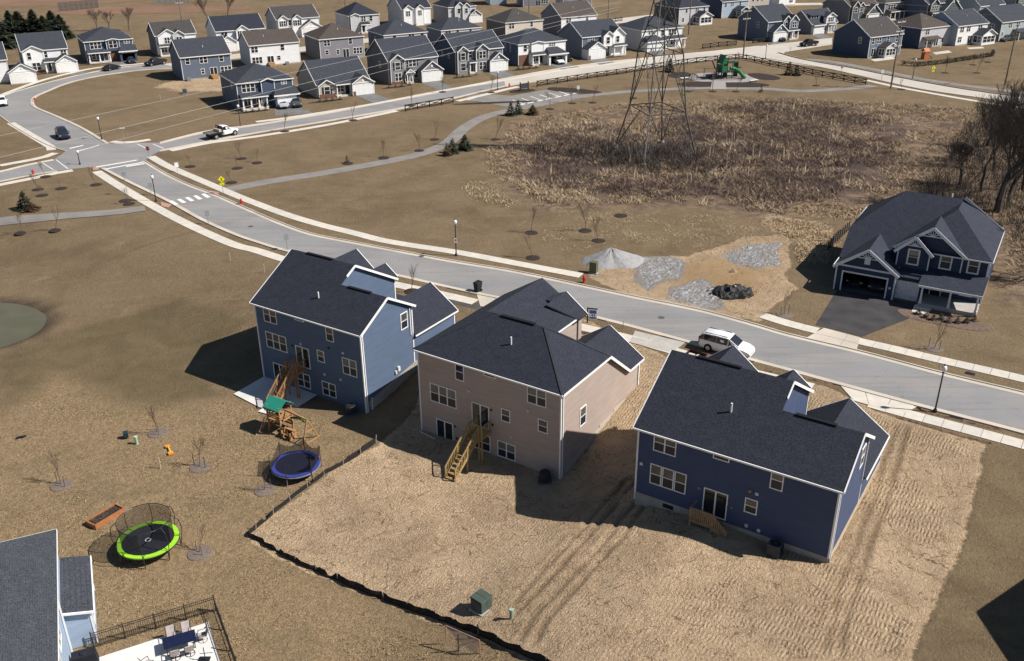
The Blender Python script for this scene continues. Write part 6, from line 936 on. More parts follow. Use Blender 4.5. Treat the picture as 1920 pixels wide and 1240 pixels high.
for i in (0,1,2,5):
    a,b=aa[i],aa[i+1]; k=MB(); n=8; V=[]
    for j in range(n+1):
        f=j/n; c=((1-f)*math.cos(a)+f*math.cos(b),(1-f)*math.sin(a)+f*math.sin(b)); sag=.55*4*f*(1-f) if i!=2 else .8*f; V+=[(R*.98*c[0],R*.98*c[1],.88),(R*1.02*c[0],R*1.02*c[1],2.1-sag)]
    obj('safety_net',k.add(V,[(2*j,2*j+2,2*j+3,2*j+1) for j in range(n)]),NETD,t)
# raised planter
P=[(-32.98, 58.77), (-31.91, 58.16), (-30.66, 60.1), (-31.54, 60.87)]; c=np.mean(P,0); ang=math.atan2(P[2][1]-P[1][1],P[2][0]-P[1][0]); t=thing('raised_planter','long cedar raised garden box by the green trampoline','planter',(*c,zat(*c)),ang); m=mat('orange_cedar',(.34,.14,.055),.7,.2,4)
for yy in (-.55,.55): obj('side_board',MB().box(-1.3,1.3,yy-.05,yy+.05,0,.42),m,t)
for xx in (-1.3,1.3): obj('end_board',MB().box(xx-.05,xx+.05,-.5,.5,0,.42),m,t)
k=MB()
for i in range(60): a,b=random.uniform(-1.1,1.1),random.uniform(-.4,.4); k.tube((a,b,.3),(a+random.uniform(-.2,.2),b+random.uniform(-.15,.15),.42),.02,.01,4)
obj('soil',MB().box(-1.25,1.25,-.5,.5,.05,.3),MULCH,t); obj('dead_stems',k,TWIG,t)['kind']='stuff'
# patio slab, dining set, iron fence
PAT=[(-28.05, 43.86), (-26.86, 44.94), (-20.47, 48.04), (-18.78, 44.64), (-18.41, 43.67)]; quad('patio',PAT,.08,mat('patio_concrete',(.62,.615,.6),.9,.07,.8)); 
yw=rad(24); U=Vector((math.cos(yw),math.sin(yw))); V_=Vector((-U.y,U.x))
def loc2(o,a,b): q=Vector(o)+U*a+V_*b; return (q.x,q.y)
tc=(-21.58, 45.77); tz=zat(*tc)+.08
t=thing('patio_table','rectangular patio table under a dark navy top','table',(*tc,tz),yw); obj('tabletop',MB().box(-1.0,1.0,-.52,.52,.7,.74),mat('navy_tabletop',(.009,.014,.045),.5),t)
for a in (-.85,.85):
    for b in (-.4,.4): obj('leg',MB().box(a-.03,a+.03,b-.03,b+.03,0,.7),BLACKM,t)
FAB=mat('sling_fabric',(.42,.37,.36),.9); BRZ=mat('bronze_frame',(.05,.042,.038),.5)
used=[]; ch=thing('patio_chair','','chair',(0,0,0),0,'sling patio chairs round the navy table')
obj('seat',MB().box(-.26,.26,-.25,.25,.42,.45),FAB,ch); obj('backrest',MB().add([(-.26,.24,.45),(.26,.24,.45),(.26,.42,1.0),(-.26,.42,1.0),(-.26,.28,.44),(.26,.28,.44),(.26,.46,1.0),(-.26,.46,1.0)],[(0,1,2,3),(7,6,5,4),(0,4,5,1),(3,2,6,7),(0,3,7,4),(1,5,6,2)]),FAB,ch)
for s in (-1,1): obj('armrest',MB().path([(s*.29,-.24,.42),(s*.29,-.2,.66),(s*.29,.26,.66),(s*.29,.44,1.02)],.025,6),BRZ,ch)
obj('swivel_base',MB().path([(.3*math.cos(a),.3*math.sin(a),.03) for a in np.linspace(0,2*math.pi,17)],.022,5).tube((0,0,.02),(0,0,.42),.035,.035,8).tube((-.3,0,.03),(.3,0,.03),.02,.02,5).tube((0,-.3,.03),(0,.3,.03),.02,.02,5),BRZ,ch)
index_kids(ch)
for a,b,r,lab in ((-.45,.78,0,'patio chair behind the navy table on its fence side, the left one'),(.5,.78,0,'patio chair behind the navy table on its fence side, the right one'),(-.42,-.8,180,'patio chair at the near long side of the navy table, the left one'),(.48,-.8,180,'patio chair at the near long side of the navy table, the right one'),(1.38,.1,-90,'patio chair at the right end of the navy table, seen from the side'),(-2.05,-.95,120,'patio chair pulled away from the left end of the navy table')):
    place(ch,lab,(*loc2(tc,a,b),tz),yw+rad(r),used)
um=(-19.65, 44.61); t=thing('umbrella_base','folded dark patio umbrella base at the bottom edge of the patio','umbrella stand',(*um,zat(*um)+.08)); obj('base_plate',MB().box(-.45,.25,-.3,.3,0,.08),BLACKM,t); obj('pole',MB().tube((0,0,.08),(0,0,1.1),.03,.03,8),BLACKM,t); obj('crank_bar',MB().tube((-.3,0,.6),(.5,.1,.6),.02,.02,6),BLACKM,t)
gc=(-27.19, 44.41); t=thing('covered_grill','black covered grill against the corner of the pale blue house','grill',(*gc,zat(*gc)),yw); obj('cover',MB().add([(-.8,-.4,0),(.8,-.4,0),(.8,.4,0),(-.8,.4,0),(-.7,-.35,1.1),(.7,-.35,1.1),(.7,.35,1.15),(-.7,.35,1.15)],[(3,2,1,0),(4,5,6,7),(0,1,5,4),(1,2,6,5),(2,3,7,6),(3,0,4,7)]),MATT,t); obj('cover_top',MB().lathe([(.25,1.12),(.2,1.2),(.05,1.22)],12),MATT,t)
def picket_fence(label,A,B,gate=None):
    A=Vector(A);B=Vector(B); L=(B-A).length; t=thing('iron_fence',label,'fence',(A.x,A.y,0),math.atan2(B.y-A.y,B.x-A.x),'black iron picket fences round the patio yard')
    zf=lambda s: zat(*(A+(B-A)*(s/L))); n=int(L/.13)
    post=MB().box(-.035,.035,-.035,.035,0,1.38).mesh('post',BLACKM); pick=MB().box(-.011,.011,-.011,.011,0,1.2).mesh('picket',BLACKM)
    for i in range(n+1): s=L*i/n; obj('picket',pick,None,t,(s,0,zf(s)+.05))
    m=max(2,round(L/1.85))
    for i in range(m+1): s=L*i/m; obj('post',post,None,t,(s,0,zf(s)))
    for h in (1.22,1.05,.2): obj('rail',MB().beam((0,0,zf(0)+h),(L,0,zf(L)+h),.03,.035),BLACKM,t)
    return t
F0=[(-27.33, 45.95)][0]; F1=[(-20.28, 49.14)][0]; F2=(-17.36, 43.65)
picket_fence('black iron picket fence running from the pale blue house to the fence corner',F0,F1); picket_fence('black iron picket fence along the right side of the patio',F1,F2)
# air conditioners, rain barrel
def ac(label,x,y,rz,rnd=False):
    t=thing('air_conditioner',label,'air conditioner',(x,y,zat(x,y)),rz); obj('pad',MB().box(-.55,.55,-.55,.55,-.3,.08),mat('pad_dark',(.1,.1,.1)),t)
    if rnd: obj('body',MB().lathe([(.44,.08),(.46,.1),(.46,.82),(.42,.86)],20),mat('ac_dark',(.035,.037,.042),.5),t); obj('fan_grille',ring_(.12,.4,.865,.89,20),BLACKM,t)
    else: obj('body',MB().box(-.45,.45,-.45,.45,.08,.95),mat('ac_grey',(.11,.11,.12),.5),t); obj('fan_grille',ring_(.1,.38,.951,.97,20),BLACKM,t); [obj('louvre',MB().box(-.47,.47,-.47,.47,.15+.1*i,.19+.1*i),mat('ac_dark',(.035,.037,.042),.5),t) for i in range(8)]
    return t
def loc_h(h,u,v): a=h.rotation_euler[2]; return (h.location[0]+u*math.cos(a)-v*math.sin(a),h.location[1]+u*math.sin(a)+v*math.cos(a))
ac('round dark air conditioner by the corner of the slate blue house',*loc_h(hA,-1.25,-.8),0,True); ac('round dark air conditioner by the corner of the taupe house',*loc_h(hB,-.95,-.8),0,True); ac('square grey air conditioner behind the deep blue house',*loc_h(hC,-3.4,-.85),rad(-33))
quad('back_patio',[loc_h(hA,-13.3,.0),loc_h(hA,-13.3,-4.0),loc_h(hA,-9.05,-4.5),loc_h(hA,-8.9,-3.2),loc_h(hA,-6.2,-2.6),loc_h(hA,-6.2,0)],.1,mat('patio_pale',(.6,.59,.57),.9,.06,.7)); quad('stepping_pad',[loc_h(hA,-8.9,-4.5),loc_h(hA,-7.6,-4.35),loc_h(hA,-7.55,-4.95),loc_h(hA,-8.85,-5.1)],.12,mat('patio_pale',(.6,.59,.57)))
quad('driveway',[loc_h(hA,-5.6,14),loc_h(hA,-.5,14),loc_h(hA,-.4,21.5),loc_h(hA,-5.8,21.0)],.03,mat('fresh_asphalt_grey',(.075,.072,.072),.85,.2,.5)); quad('driveway',[loc_h(hC,-5.8,14),loc_h(hC,-.5,14),loc_h(hC,-.3,19.2),loc_h(hC,-6,19.0)],.05,mat('gravel_drive',(.27,.25,.24),.95,.25,2,bump=.4))
# ---------------------------------------------------------------- wooden playset
px,py=(-20.78, 71.95); t=thing('playset','wooden playset with a green tarpaulin roof, a green slide top and an A-frame swing beam','playset',(px,py,zat(px,py)),rad(-33)); W_=WOODB; TEAL=mat('tarp_teal',(.025,.26,.19),.6,.05); GRN=mat('slide_green',(.008,.105,.062),.4)
for a in (-.75,.75):
    for b in (-.7,.7): obj('post',MB().box(a-.06,a+.06,b-.06,b+.06,-.05,2.75),W_,t)
obj('platform',MB().box(-.8,.8,-.75,.75,1.25,1.36),W_,t)
for z in (1.55,1.75,1.95): obj('rail_board',MB().box(-.8,.8,-.79,-.75,z,z+.13).box(.79,.83,-.75,.75,z,z+.13).box(-.83,-.79,-.75,.75,z,z+.13),W_,t)
for z in (.3,.6,.9): obj('rail_board',MB().box(-.83,-.79,-.75,.75,z,z+.22).box(-.8,.8,.75,.79,z,z+.22),W_,t)
roofm(t,[((-1.0,-.95,2.55),(1.0,-.95,2.55),(1.0,.0,3.25),(-1.0,.0,3.25)),((-1.0,0,3.25),(1.0,0,3.25),(1.0,.95,2.55),(-1.0,.95,2.55))],TEAL,.04,'tarp_roof')
obj('swing_beam',MB().beam((.75,0,2.3),(3.6,-.2,2.25),.12,.16),W_,t)
for b in (-1.1,.9): obj('swing_leg',MB().beam((3.6,-.2,2.3),(3.7,b,-.05),.1,.1),W_,t)
obj('cross_brace',MB().beam((3.65,-.65,1.15),(3.65,.4,1.15),.06,.1).beam((3.7,-1.3,.06),(3.7,1.2,.06),.1,.08),W_,t)
obj('slide_chute',MB().add([(1.0,.25,1.5),(2.2,.15,2.0),(2.7,.3,1.5),(2.5,.9,1.35),(1.3,.95,1.3),(1.0,.25,1.35),(2.2,.15,1.85),(2.7,.3,1.35),(2.5,.9,1.2),(1.3,.95,1.15)],[(0,1,2,3,4),(9,8,7,6,5)]+[(i+5,(i+1)%5+5,(i+1)%5,i) for i in range(5)]),GRN,t); obj('swing_seat',MB().box(2.2,2.7,.3,.55,1.62,1.72),mat('seat_yellow',(.6,.75,.03),.4),t)
obj('picnic_bench',MB().box(.9,2.2,-1.0,-.75,.45,.5).box(.9,2.2,-.5,-.2,.7,.75).box(1.0,1.1,-1.0,-.2,0,.7).box(2.0,2.1,-1.0,-.2,0,.7),W_,t); obj('ladder',MB().beam((-1.0,-.9,1.4),(-1.5,-1.3,0),.05,.08).beam((-1.0,-.4,1.4),(-1.5,-.8,0),.05,.08),W_,t)
for i in range(7): f=i/6; obj('rung',MB().tube((-1.0-.5*f,-.9-.4*f,1.4-1.4*f+.04),(-1.0-.5*f,-.4-.4*f,1.4-1.4*f+.04),.03,.03,5),mat('rung_pale',(.55,.5,.42)),t)
# ---------------------------------------------------------------- silt fence, rebound goal
SF=[(-12.01, 69.43), (-12.56, 68.61), (-13.39, 67.34), (-14.47, 66.1), (-15.54, 65.05), (-16.42, 63.58), (-17.3, 62.3), (-18.08, 60.92), (-18.69, 59.85), (-19.1, 58.93), (-19.68, 57.9), (-20.1, 57.15), (-17.91, 55.5), (-15.58, 53.79), (-13.43, 52.55), (-11.33, 51.23), (-9.33, 50.18), (-7.38, 49.03), (-5.48, 47.93), (-3.61, 46.46), (-2.18, 45.22), (-0.81, 43.79), (0.34, 42.7), (1.44, 41.67), (2.65, 40.56)]
t=thing('silt_fence','black fabric silt fence on stakes round the graded dirt','fence',(0,0,0)); SILT=mat('silt_fabric',(.017,.016,.016),.85,.3,3)
S=resample(SF,step=.28); k=MB(); N=len(S); V=[]
for i,(a,b) in enumerate(S):
    z=zat(a,b); w=.05*math.sin(i*.9)+random.uniform(-.03,.03); hh=(.42 if a<-14 else .56)+.04*math.sin(i*.3)+random.uniform(-.02,.02)
    if i%19 in(7,8) and a<-11: hh*=.35
    V+=[(a,b,z-.1),(a+w-.03,b+w-.05,z+hh*.55),(a+w*1.2,b+w,z+hh)]
k.add(V,[f for i in range(N-1) for f in ((3*i,3*i+3,3*i+4,3*i+1),(3*i+1,3*i+4,3*i+5,3*i+2))]); 
V2=[(p[0]+.035,p[1]+.02,p[2]) for p in V]; k.add(V2,[f[::-1] for i in range(N-1) for f in ((3*i,3*i+3,3*i+4,3*i+1),(3*i+1,3*i+4,3*i+5,3*i+2))]); obj('fabric',k,SILT,t)
st=MB().box(-.03,.03,-.03,.03,-.1,.78).mesh('stake',mat('stake_grey',(.45,.38,.32)))
for a,b in resample(SF,step=2.0): o=obj('stake',st,None,t,(a+.05,b+.04,zat(a,b))); o.rotation_euler=(random.uniform(-.1,.1),random.uniform(-.1,.1),0)
for pl in ([(2.82, 89.22), (5.57, 88.24), (7.0, 86.28), (9.18, 84.99), (11.7, 83.49)],[(22.57, 78.07), (23.99, 77.3), (25.73, 76.33), (27.52, 75.68), (29.55, 74.63)],[(35.11, 70.69), (35.84, 69.49), (37.71, 68.48), (39.78, 67.07), (40.96, 66.71)],[(32.83, 68.82), (34.95, 67.31), (36.97, 65.76), (39.12, 64.51)]):
    # dug soil ridges along the fresh walks
    S=resample(pl,step=.25); k=MB(); V=[]; n=len(S)
    for i,(a,b) in enumerate(S): h=random.uniform(.03,.13); w=random.uniform(.08,.2); V+=[(a-w*.4,b-w,0.0),(a+random.uniform(-.06,.06),b+random.uniform(-.06,.06),h+.02),(a+w*.4,b+w,0.0)]
    k.add(V,[f for i in range(n-1) for f in ((3*i,3*i+3,3*i+4,3*i+1),(3*i+1,3*i+4,3*i+5,3*i+2))]); struct('soil_ridge',k,mat('dug_soil',(.16,.105,.065),.95,.4,3,bump=.5),None,'stuff')
gx,gy=(-3.23, 44.23); t=thing('rebound_goal','small weathered goal frame with sagging net on the lawn below the silt fence','goal',(gx,gy,zat(gx,gy)),rad(-32)); RUST=mat('rusty_tube',(.33,.19,.13),.7); 
k=[((-1.35,.1,0),(-1.35,.1,1.15)),((1.35,-.1,0),(1.35,-.1,1.45)),((-1.35,.1,1.15),(1.35,-.1,1.45)),((-.2,-.5,.5),(1.35,-.1,1.45))]
for a,b in k: obj('tube',MB().tube(a,b,.04,.04,6),RUST,t)
obj('net',MB().add([(-1.35,.1,1.15),(0,.0,1.3),(1.35,-.1,1.45),(1.2,-.2,.1),(-.1,-.25,.75),(-.9,0,.9)],[(0,1,5),(1,4,5),(1,2,4),(2,3,4)]),NETP,t)
t=thing('steel_frame','dark leaning steel frame beside the goal at the silt fence','frame',(*(-2.91, 44.73),zat(*(-2.91, 44.73))),rad(50)); 
for a,b in (((-.9,0,0),(-.9,0,1.35)),((.6,-.3,0),(.6,-.3,1.25)),((-.9,0,.05),(.6,-.3,.05))): obj('tube',MB().tube(a,b,.045,.045,6),BLACKM,t)
# loose clods, straw and stones on bare soil
def scatter_clods(name,poly,n,s0,s1,m,seed):
    r=np.random.default_rng(seed); P=np.array(poly); lo=P.min(0); hi=P.max(0); q=r.uniform(lo,hi,(n*4,2)); q=q[sdist(poly,q[:,0],q[:,1])<-.3][:n]; k=MB()
    for a,b in q:
        s=r.uniform(s0,s1)*(1 if r.random()<.9 else 1.8); z=zat(a,b); h=s*r.uniform(.4,.8); k.add([(a-s,b-s*r.uniform(.3,1),z-.02),(a+s*r.uniform(.5,1),b-s*.6,z-.02),(a+s*.4,b+s,z-.02),(a-s*.7,b+s*.7,z-.02),(a+s*r.uniform(-.3,.3),b+s*r.uniform(-.3,.3),z+h)],[(0,1,4),(1,2,4),(2,3,4),(3,0,4)])
    o=struct(name,k,m,None,'stuff'); return o
scatter_clods('soil_clods',DIRT,5200,.02,.075,mat('clod_soil',(.34,.235,.145),.95,.3,3),3); scatter_clods('soil_clods',DIRT2,1700,.04,.16,mat('clod_soil_tan',(.32,.24,.165),.95,.35,3),4)
for i,g in enumerate(GRAV): scatter_clods('gravel_stones',g,600,.06,.2,mat('gravel_grey',(.34,.34,.35),.95,.3,3),7+i)
# gravel heap, torn tarp heap
hx,hy=(12.32, 106.0); k=MB(); n=40; rings=7; V=[(-.25,.1,1.75)]
for j in range(1,rings+1):
    for i in range(n): a=2*math.pi*i/n; f=j/rings; r=(3.6+.5*math.sin(2*a+1)+.25*math.sin(5*a))*f; V.append((-.25*(1-f)+r*1.0*math.cos(a),r*.85*math.sin(a),1.75*(1-f)**1.05*(1+.05*math.sin(9*a))+random.uniform(-.03,.03)-(.1 if j==rings else 0)))
k.add(V,[(0,1+i,1+(i+1)%n) for i in range(n)]+[(1+j*n+i,1+(j+1)*n+i,1+(j+1)*n+(i+1)%n,1+j*n+(i+1)%n) for j in range(rings-1) for i in range(n)])
t=tag(obj('gravel_heap',k,mat('heap_gravel',(.29,.288,.292),.95,.16,2.5,bump=.6,bscale=25),None,(hx,hy,0)),'cone-shaped heap of pale grey gravel at the roadside','gravel pile')
tx,ty=(24.72, 95.91); t=thing('debris_heap','crumpled heap of black plastic sheeting and scrap on the bare lot','debris pile',(tx,ty,0)); r=np.random.default_rng(12); BT=mat('black_sheeting',(.018,.018,.02),.6,.4,3)
k=MB(); nx2,ny2=34,26; gx_,gy_=np.meshgrid(np.linspace(-2.5,2.5,nx2),np.linspace(-1.9,1.9,ny2)); zz=np.clip(1-(gx_/2.4)**2-(gy_/1.8)**2,0,1)**.6*.75+vnoise(gx_+50,gy_+9,.5,3)*.6+vnoise(gx_+50,gy_+9,.22,5)*.3; zz=np.where((gx_/2.4)**2+(gy_/1.8)**2+vnoise(gx_,gy_,.7,8)*.5>1,-.3,zz)
k.add([(a,b,c) for a,b,c in zip(gx_.ravel(),gy_.ravel(),zz.ravel())],[(j*nx2+i,j*nx2+i+1,(j+1)*nx2+i+1,(j+1)*nx2+i) for j in range(ny2-1) for i in range(nx2-1)]); obj('sheeting',k,BT,t)
k=MB()
for i in range(26): a,b=r.uniform(-2.6,2.6),r.uniform(-2.2,1.2); k.beam((a,b,.1+r.uniform(0,.5)),(a+r.uniform(-.7,.7),b+r.uniform(-.5,.5),.1+r.uniform(0,.6)),.07,.05)
obj('scrap_pieces',k,mat('scrap_grey',(.12,.1,.085),.9,.5,2),t)['kind']='stuff'; obj('pale_scrap',MB().box(.1,.3,-.2,.0,.8,.95).box(-1.6,-1.3,-1.5,-1.3,.0,.2),mat('pale_scrap',(.55,.5,.42)),t)
k=MB().add([(-.5,-.2,0),(.4,-.3,0),(.5,.3,0),(-.4,.35,0),(-.1,0,.55)],[(0,1,4),(1,2,4),(2,3,4),(3,0,4)]); tag(obj('soil_mound',k,mat('clod_soil_tan',(.32,.24,.165)),None,(*(26.09, 101.92),0)),'little mound of sandy soil with a white scrap on the bare lot','soil pile')
# ---------------------------------------------------------------- park: rail fence, playground, sign
FB=mat('fence_dark_wood',(.028,.022,.018),.85,.3,4)
def rail_fence(label,pl,step=3.0,h=1.35):
    P=resample(smooth(pl,4),n=None,step=step); t=thing('rail_fence',label,'fence',(P[0][0],P[0][1],0),0,'dark crossbuck rail fences'); post=MB().box(-.1,.1,-.1,.1,0,h).mesh('post',FB); o=Vector((P[0][0],P[0][1],0))
    for i,p in enumerate(P):
        obj('post',post,None,t,(p[0]-o.x,p[1]-o.y,0))
        if i+1<len(P):
            a=Vector((p[0],p[1],0))-o; b=Vector((P[i+1][0],P[i+1][1],0))-o; z=lambda k: Vector((0,0,k))
            obj('rail',MB().beam(a+z(h-.12),b+z(h-.12),.06,.17),FB,t); obj('rail',MB().beam(a+z(.3),b+z(.3),.06,.17),FB,t)
            obj('cross_brace',MB().beam(a+z(.35),b+z(h-.2),.05,.13).beam(a+z(h-.2),b+z(.35),.05,.13),FB,t)
    return t
rail_fence('dark crossbuck fence along the park side of the cross street and round its bend',[(6.09, 214.7), (12.78, 219.82), (20.68, 225.46), (28.91, 231.03), (40.69, 240.11), (51.27, 246.31), (55.77, 248.13), (60.73, 248.72), (64.93, 240.61), (68.62, 234.43), (72.17, 226.46), (76.53, 220.24), (80.55, 214.32)])
rail_fence('short dark crossbuck fence left of the car park entry',[(-21.32, 190.27), (-17.26, 193.64), (-10.36, 199.16)]); rail_fence('short dark crossbuck fence on the far side of the cross street',[(53.27, 266.5), (58.85, 270.0), (65.81, 273.04)]); rail_fence('short dark crossbuck fence before the blue-grey corner house',[(69.22, 275.33), (74.32, 278.07), (81.2, 280.79)],2.6); rail_fence('dark crossbuck fence along the rear street, beside the white gabled house',[(28.27, 318.11), (33.39, 322.39), (39.44, 327.42)])
x,y=(3.13, 210.56); t=thing('park_sign','dark park sign board between two posts on a mulch bed','sign',(x,y,0),rad(35)); [obj('post',MB().box(a-.1,a+.1,-.1,.1,0,1.9),FB,t) for a in (-1.1,1.1)]; obj('panel',MB().box(-1.0,1.0,-.05,.05,.5,1.6),mat('sign_slate',(.04,.05,.06)),t)
def blob(name,c,rx,ry,ang,z,m,n=28,wob=.08):
    k=MB(); k.poly([(c[0]+rx*math.cos(a)*math.cos(ang)*(1+wob*math.sin(3*a+c[0]))-ry*math.sin(a)*math.sin(ang),c[1]+rx*math.cos(a)*math.sin(ang)+ry*math.sin(a)*math.cos(ang)*(1+wob*math.cos(2*a)),z) for a in np.linspace(0,2*math.pi,n,endpoint=False)]); return struct(name,k,m)
for b,rx,ry,an in (((2.53, 209.99),3.2,1.8,.5),((13.79, 210.16),6.5,2.6,-.45),((43.7, 216.06),5.4,3.4,.05),((51.88, 215.12),6.5,3.2,-.05),((59.86, 224.91),3.0,5.0,.4),((40.65, 227.74),2.6,4.4,-.3),((-3.23, 197.84),9.0,1.0,.15)): blob('mulch_bed',b,rx,ry,an,.035,MULCH)
pc=(49.82, 223.96); RXp,RYp=(8.2, 6.6)
blob('playground_walk',pc,RXp,RYp*.98,.0,.03,mat('playground_concrete',(.30,.28,.275),.9,.1,.6),48,0); blob('playground_surface',pc,RXp-2.6,RYp-3.0,0,.045,mat('playground_rubber',(.215,.185,.17),.95,.15,1),48,0); quad('playground_walk',[(46.68, 219.46), (49.74, 219.34), (48.03, 210.07), (44.5, 210.2)],.05,mat('playground_concrete',(.30,.28,.275)))
k=ring_(RXp-2.75,RXp-2.6,0,.2); 
t=thing('play_structure','green climbing tower play structure with a slide and rope arm','play structure',(*(50.18, 223.27),.05),rad(20)); G1=mat('play_green',(.02,.14,.06),.45); G2=mat('play_dark_green',(.02,.06,.04),.5); G3=mat('play_light_green',(.03,.2,.07),.5)
for a in (-1.4,0,1.4):
    for b in (-1.2,1.2): obj('post',MB().tube((a,b,0),(a,b,4.8 if a<.5 else 3.6),.1,.1,8),G2,t)
obj('deck_platform',MB().box(-1.5,1.5,-1.3,1.3,1.5,1.62),G2,t); obj('side_panel',MB().box(-1.45,-.05,-1.25,-1.15,1.7,3.0).box(-1.45,-.05,1.15,1.25,1.7,3.0).box(-1.5,-1.4,-1.2,1.2,1.7,3.2),G1,t)
obj('spire_panel',MB().add([(-1.4,-1.2,3.4),(0,-1.2,3.4),(-.7,-1.2,5.4),(-1.4,1.2,3.4),(0,1.2,3.4),(-.7,1.2,5.4)],[(0,1,2),(5,4,3),(0,2,5,3),(1,4,5,2)]),G1,t)
obj('tube_slide',MB().path([(1.5,0,2.2),(2.6,-.3,2.0),(3.4,-1.2,1.4),(3.7,-2.2,.6),(3.8,-2.9,.25)],.42,10),G3,t); obj('canopy',MB().box(1.0,4.0,.4,2.2,3.2,3.4).box(1.0,1.15,.4,2.2,0,3.2).box(3.85,4.0,.4,2.2,0,3.2),G2,t)
obj('climbing_arm',MB().path([(-1.5,-.5,1.5),(-3.2,-1.0,2.6),(-4.4,-1.6,4.4),(-3.4,-1.0,5.0)],.14,6),BLACKM,t); obj('climbing_net',MB().add([(-1.5,-1,1.6),(-1.5,1,1.6),(-4.0,-1.4,.1),(-4.0,.8,.1)],[(0,1,3,2)]),NETD,t)
t=thing('swing_bay','black playground frame with low panels left of the green tower','play frame',(*(46.94, 222.07),.05),rad(10)); [obj('post',MB().tube((a,0,0),(a,0,2.6),.07,.07,6),BLACKM,t) for a in (-1.8,1.8)]; obj('crossbar',MB().tube((-1.8,0,2.5),(1.8,0,2.5),.06,.06,6),BLACKM,t); obj('panel',MB().box(-1.4,1.4,-.08,.08,.5,1.2),mat('play_navy',(.03,.04,.07)),t)
for lab,p in (('white-topped bench at the left rim of the playground',(40.64, 221.66)),('white-topped bench at the right rim of the playground',(55.98, 218.13)),('white-topped bench behind the green play tower',(54.54, 231.75))):
    t=thing('bench',lab,'bench',(*p,.03),rad(25),'benches round the playground'); obj('seat',MB().box(-1.1,1.1,-.3,.3,.42,.5),WHITE,t); [obj('leg',MB().box(a-.06,a+.06,-.25,.25,0,.42),GREYM,t) for a in (-.8,.8)]
t=thing('climbing_dome','low dark climbing dome at the left of the playground','play dome',(*(42.85, 222.9),.05)); k=MB()
for i in range(6): a=math.pi*i/6; k.path([(1.3*math.cos(b)*math.cos(a),1.3*math.cos(b)*math.sin(a),1.1*math.sin(b)) for b in np.linspace(0,math.pi,9)],.05,5)
obj('arch',k,BLACKM,t)
# ---------------------------------------------------------------- lattice tower, utility poles, wires
STEEL=mat('lattice_steel',(.085,.077,.07),.7,.3,1,metal=.0); STEELP=mat('lattice_steel_pale',(.26,.255,.25),.6,.2,1,metal=.2)
Lg=[Vector((*p,0)) for p in [(21.62, 148.45), (30.87, 152.11), (26.81, 163.61), (18.34, 161.24)]]; cc=sum(Lg,Vector())/4
t=thing('lattice_tower','tall steel lattice power pylon standing in the brush field','pylon',(cc.x,cc.y,0)); Lg=[p-cc for p in Lg]
def lv(z):
    Zs=[0,7.5,16.75,20.75,24.5,31,36]; Ks=[1,.674,.53,.335,.22,.15,.13]; k=float(np.interp(z,Zs,Ks)); 
    return [Vector((p.x*k,p.y*k,z)) for p in Lg]
lev=[0,2.2,4.6,7.5,10.2,13.2,16.75,20.75,24.5,27.5,31,36]; k=MB()
for i in range(4):
    lg=MB()
    for a,b in zip(lev,lev[1:]): lg.beam(lv(a)[i],lv(b)[i],.19-.002*a,.19-.002*a)
    obj('leg',lg,STEELP if i==0 else STEEL,t); obj('footing',MB().tube(Lg[i]+Vector((0,0,-.3)),Lg[i]+Vector((0,0,.35)),.5,.42,10),FOUND,t)
for i in range(4):
    j=(i+1)%4; br=MB(); A=lambda z: lv(z)[i]; B=lambda z: lv(z)[j]; M=lambda z:(A(z)+B(z))/2
    th=.088
    br.beam(A(0),M(7.5),th,th); br.beam(B(0),M(7.5),th,th)
    for z in (2.2,4.6):
        f=z/7.5; pa=A(0)+(M(7.5)-A(0))*f; pb=B(0)+(M(7.5)-B(0))*f; br.beam(A(z),pa,th*.7,th*.7); br.beam(B(z),pb,th*.7,th*.7); g=(z+2.4)/7.5; qa=A(0)+(M(7.5)-A(0))*min(1,g); qb=B(0)+(M(7.5)-B(0))*min(1,g); br.beam(pa,A(min(7.5,z+2.5)),th*.7,th*.7); br.beam(pb,B(min(7.5,z+2.5)),th*.7,th*.7)
    for z in (7.5,16.75,20.75): br.beam(A(z),B(z),.12,.14)
    br.beam(A(7.5),M(16.75),th*1.2,th*1.2); br.beam(B(7.5),M(16.75),th*1.2,th*1.2)
    for z in (10.2,13.2): f=(z-7.5)/9.25; pa=A(7.5)+(M(16.75)-A(7.5))*f; pb=B(7.5)+(M(16.75)-B(7.5))*f; br.beam(A(z),pa,th*.7,th*.7); br.beam(B(z),pb,th*.7,th*.7); br.beam(pa,A(min(16.75,z+3)),th*.6,th*.6); br.beam(pb,B(min(16.75,z+3)),th*.6,th*.6)
    for a,b in ((16.75,20.75),(20.75,24.5),(24.5,27.5),(27.5,31),(31,36)): br.beam(A(a),B(b),th,th); br.beam(B(a),A(b),th,th)
    obj('bracing',br,STEEL,t)
obj('plan_bracing',MB().beam(lv(7.5)[0],lv(7.5)[2],.1,.1).beam(lv(7.5)[1],lv(7.5)[3],.1,.1).beam(lv(16.75)[0],lv(16.75)[2],.09,.09),STEEL,t)
ax=Vector((math.cos(rad(-10)),math.sin(rad(-10)),0))
for z,r in ((25.5,7.0),(30,6.0),(34,5)):
    for s in (-1,1): a=MB(); tip=ax*s*r+Vector((0,0,z+.5)); [a.beam(p,tip,.09,.09) for p in lv(z)]; [a.beam(p,tip,.09,.09) for p in lv(z+1.6)]; obj('cross_arm',a,STEEL,t)
WIRE=mat('wire_aluminium',(.36,.36,.37),.5,.05,metal=.0)
def wire(label,A,B,r=.05,n=14,sag=0,grp='power lines',ext=1.0):
    A=Vector(A);B=Vector(B); B=A+(B-A)*ext; P=[A+(B-A)*(i/n)-Vector((0,0,sag*4*(i/n)*(1-i/n))) for i in range(n+1)]; tag(obj('power_line',MB().path(P,r,5),WIRE),label,'power line',grp)
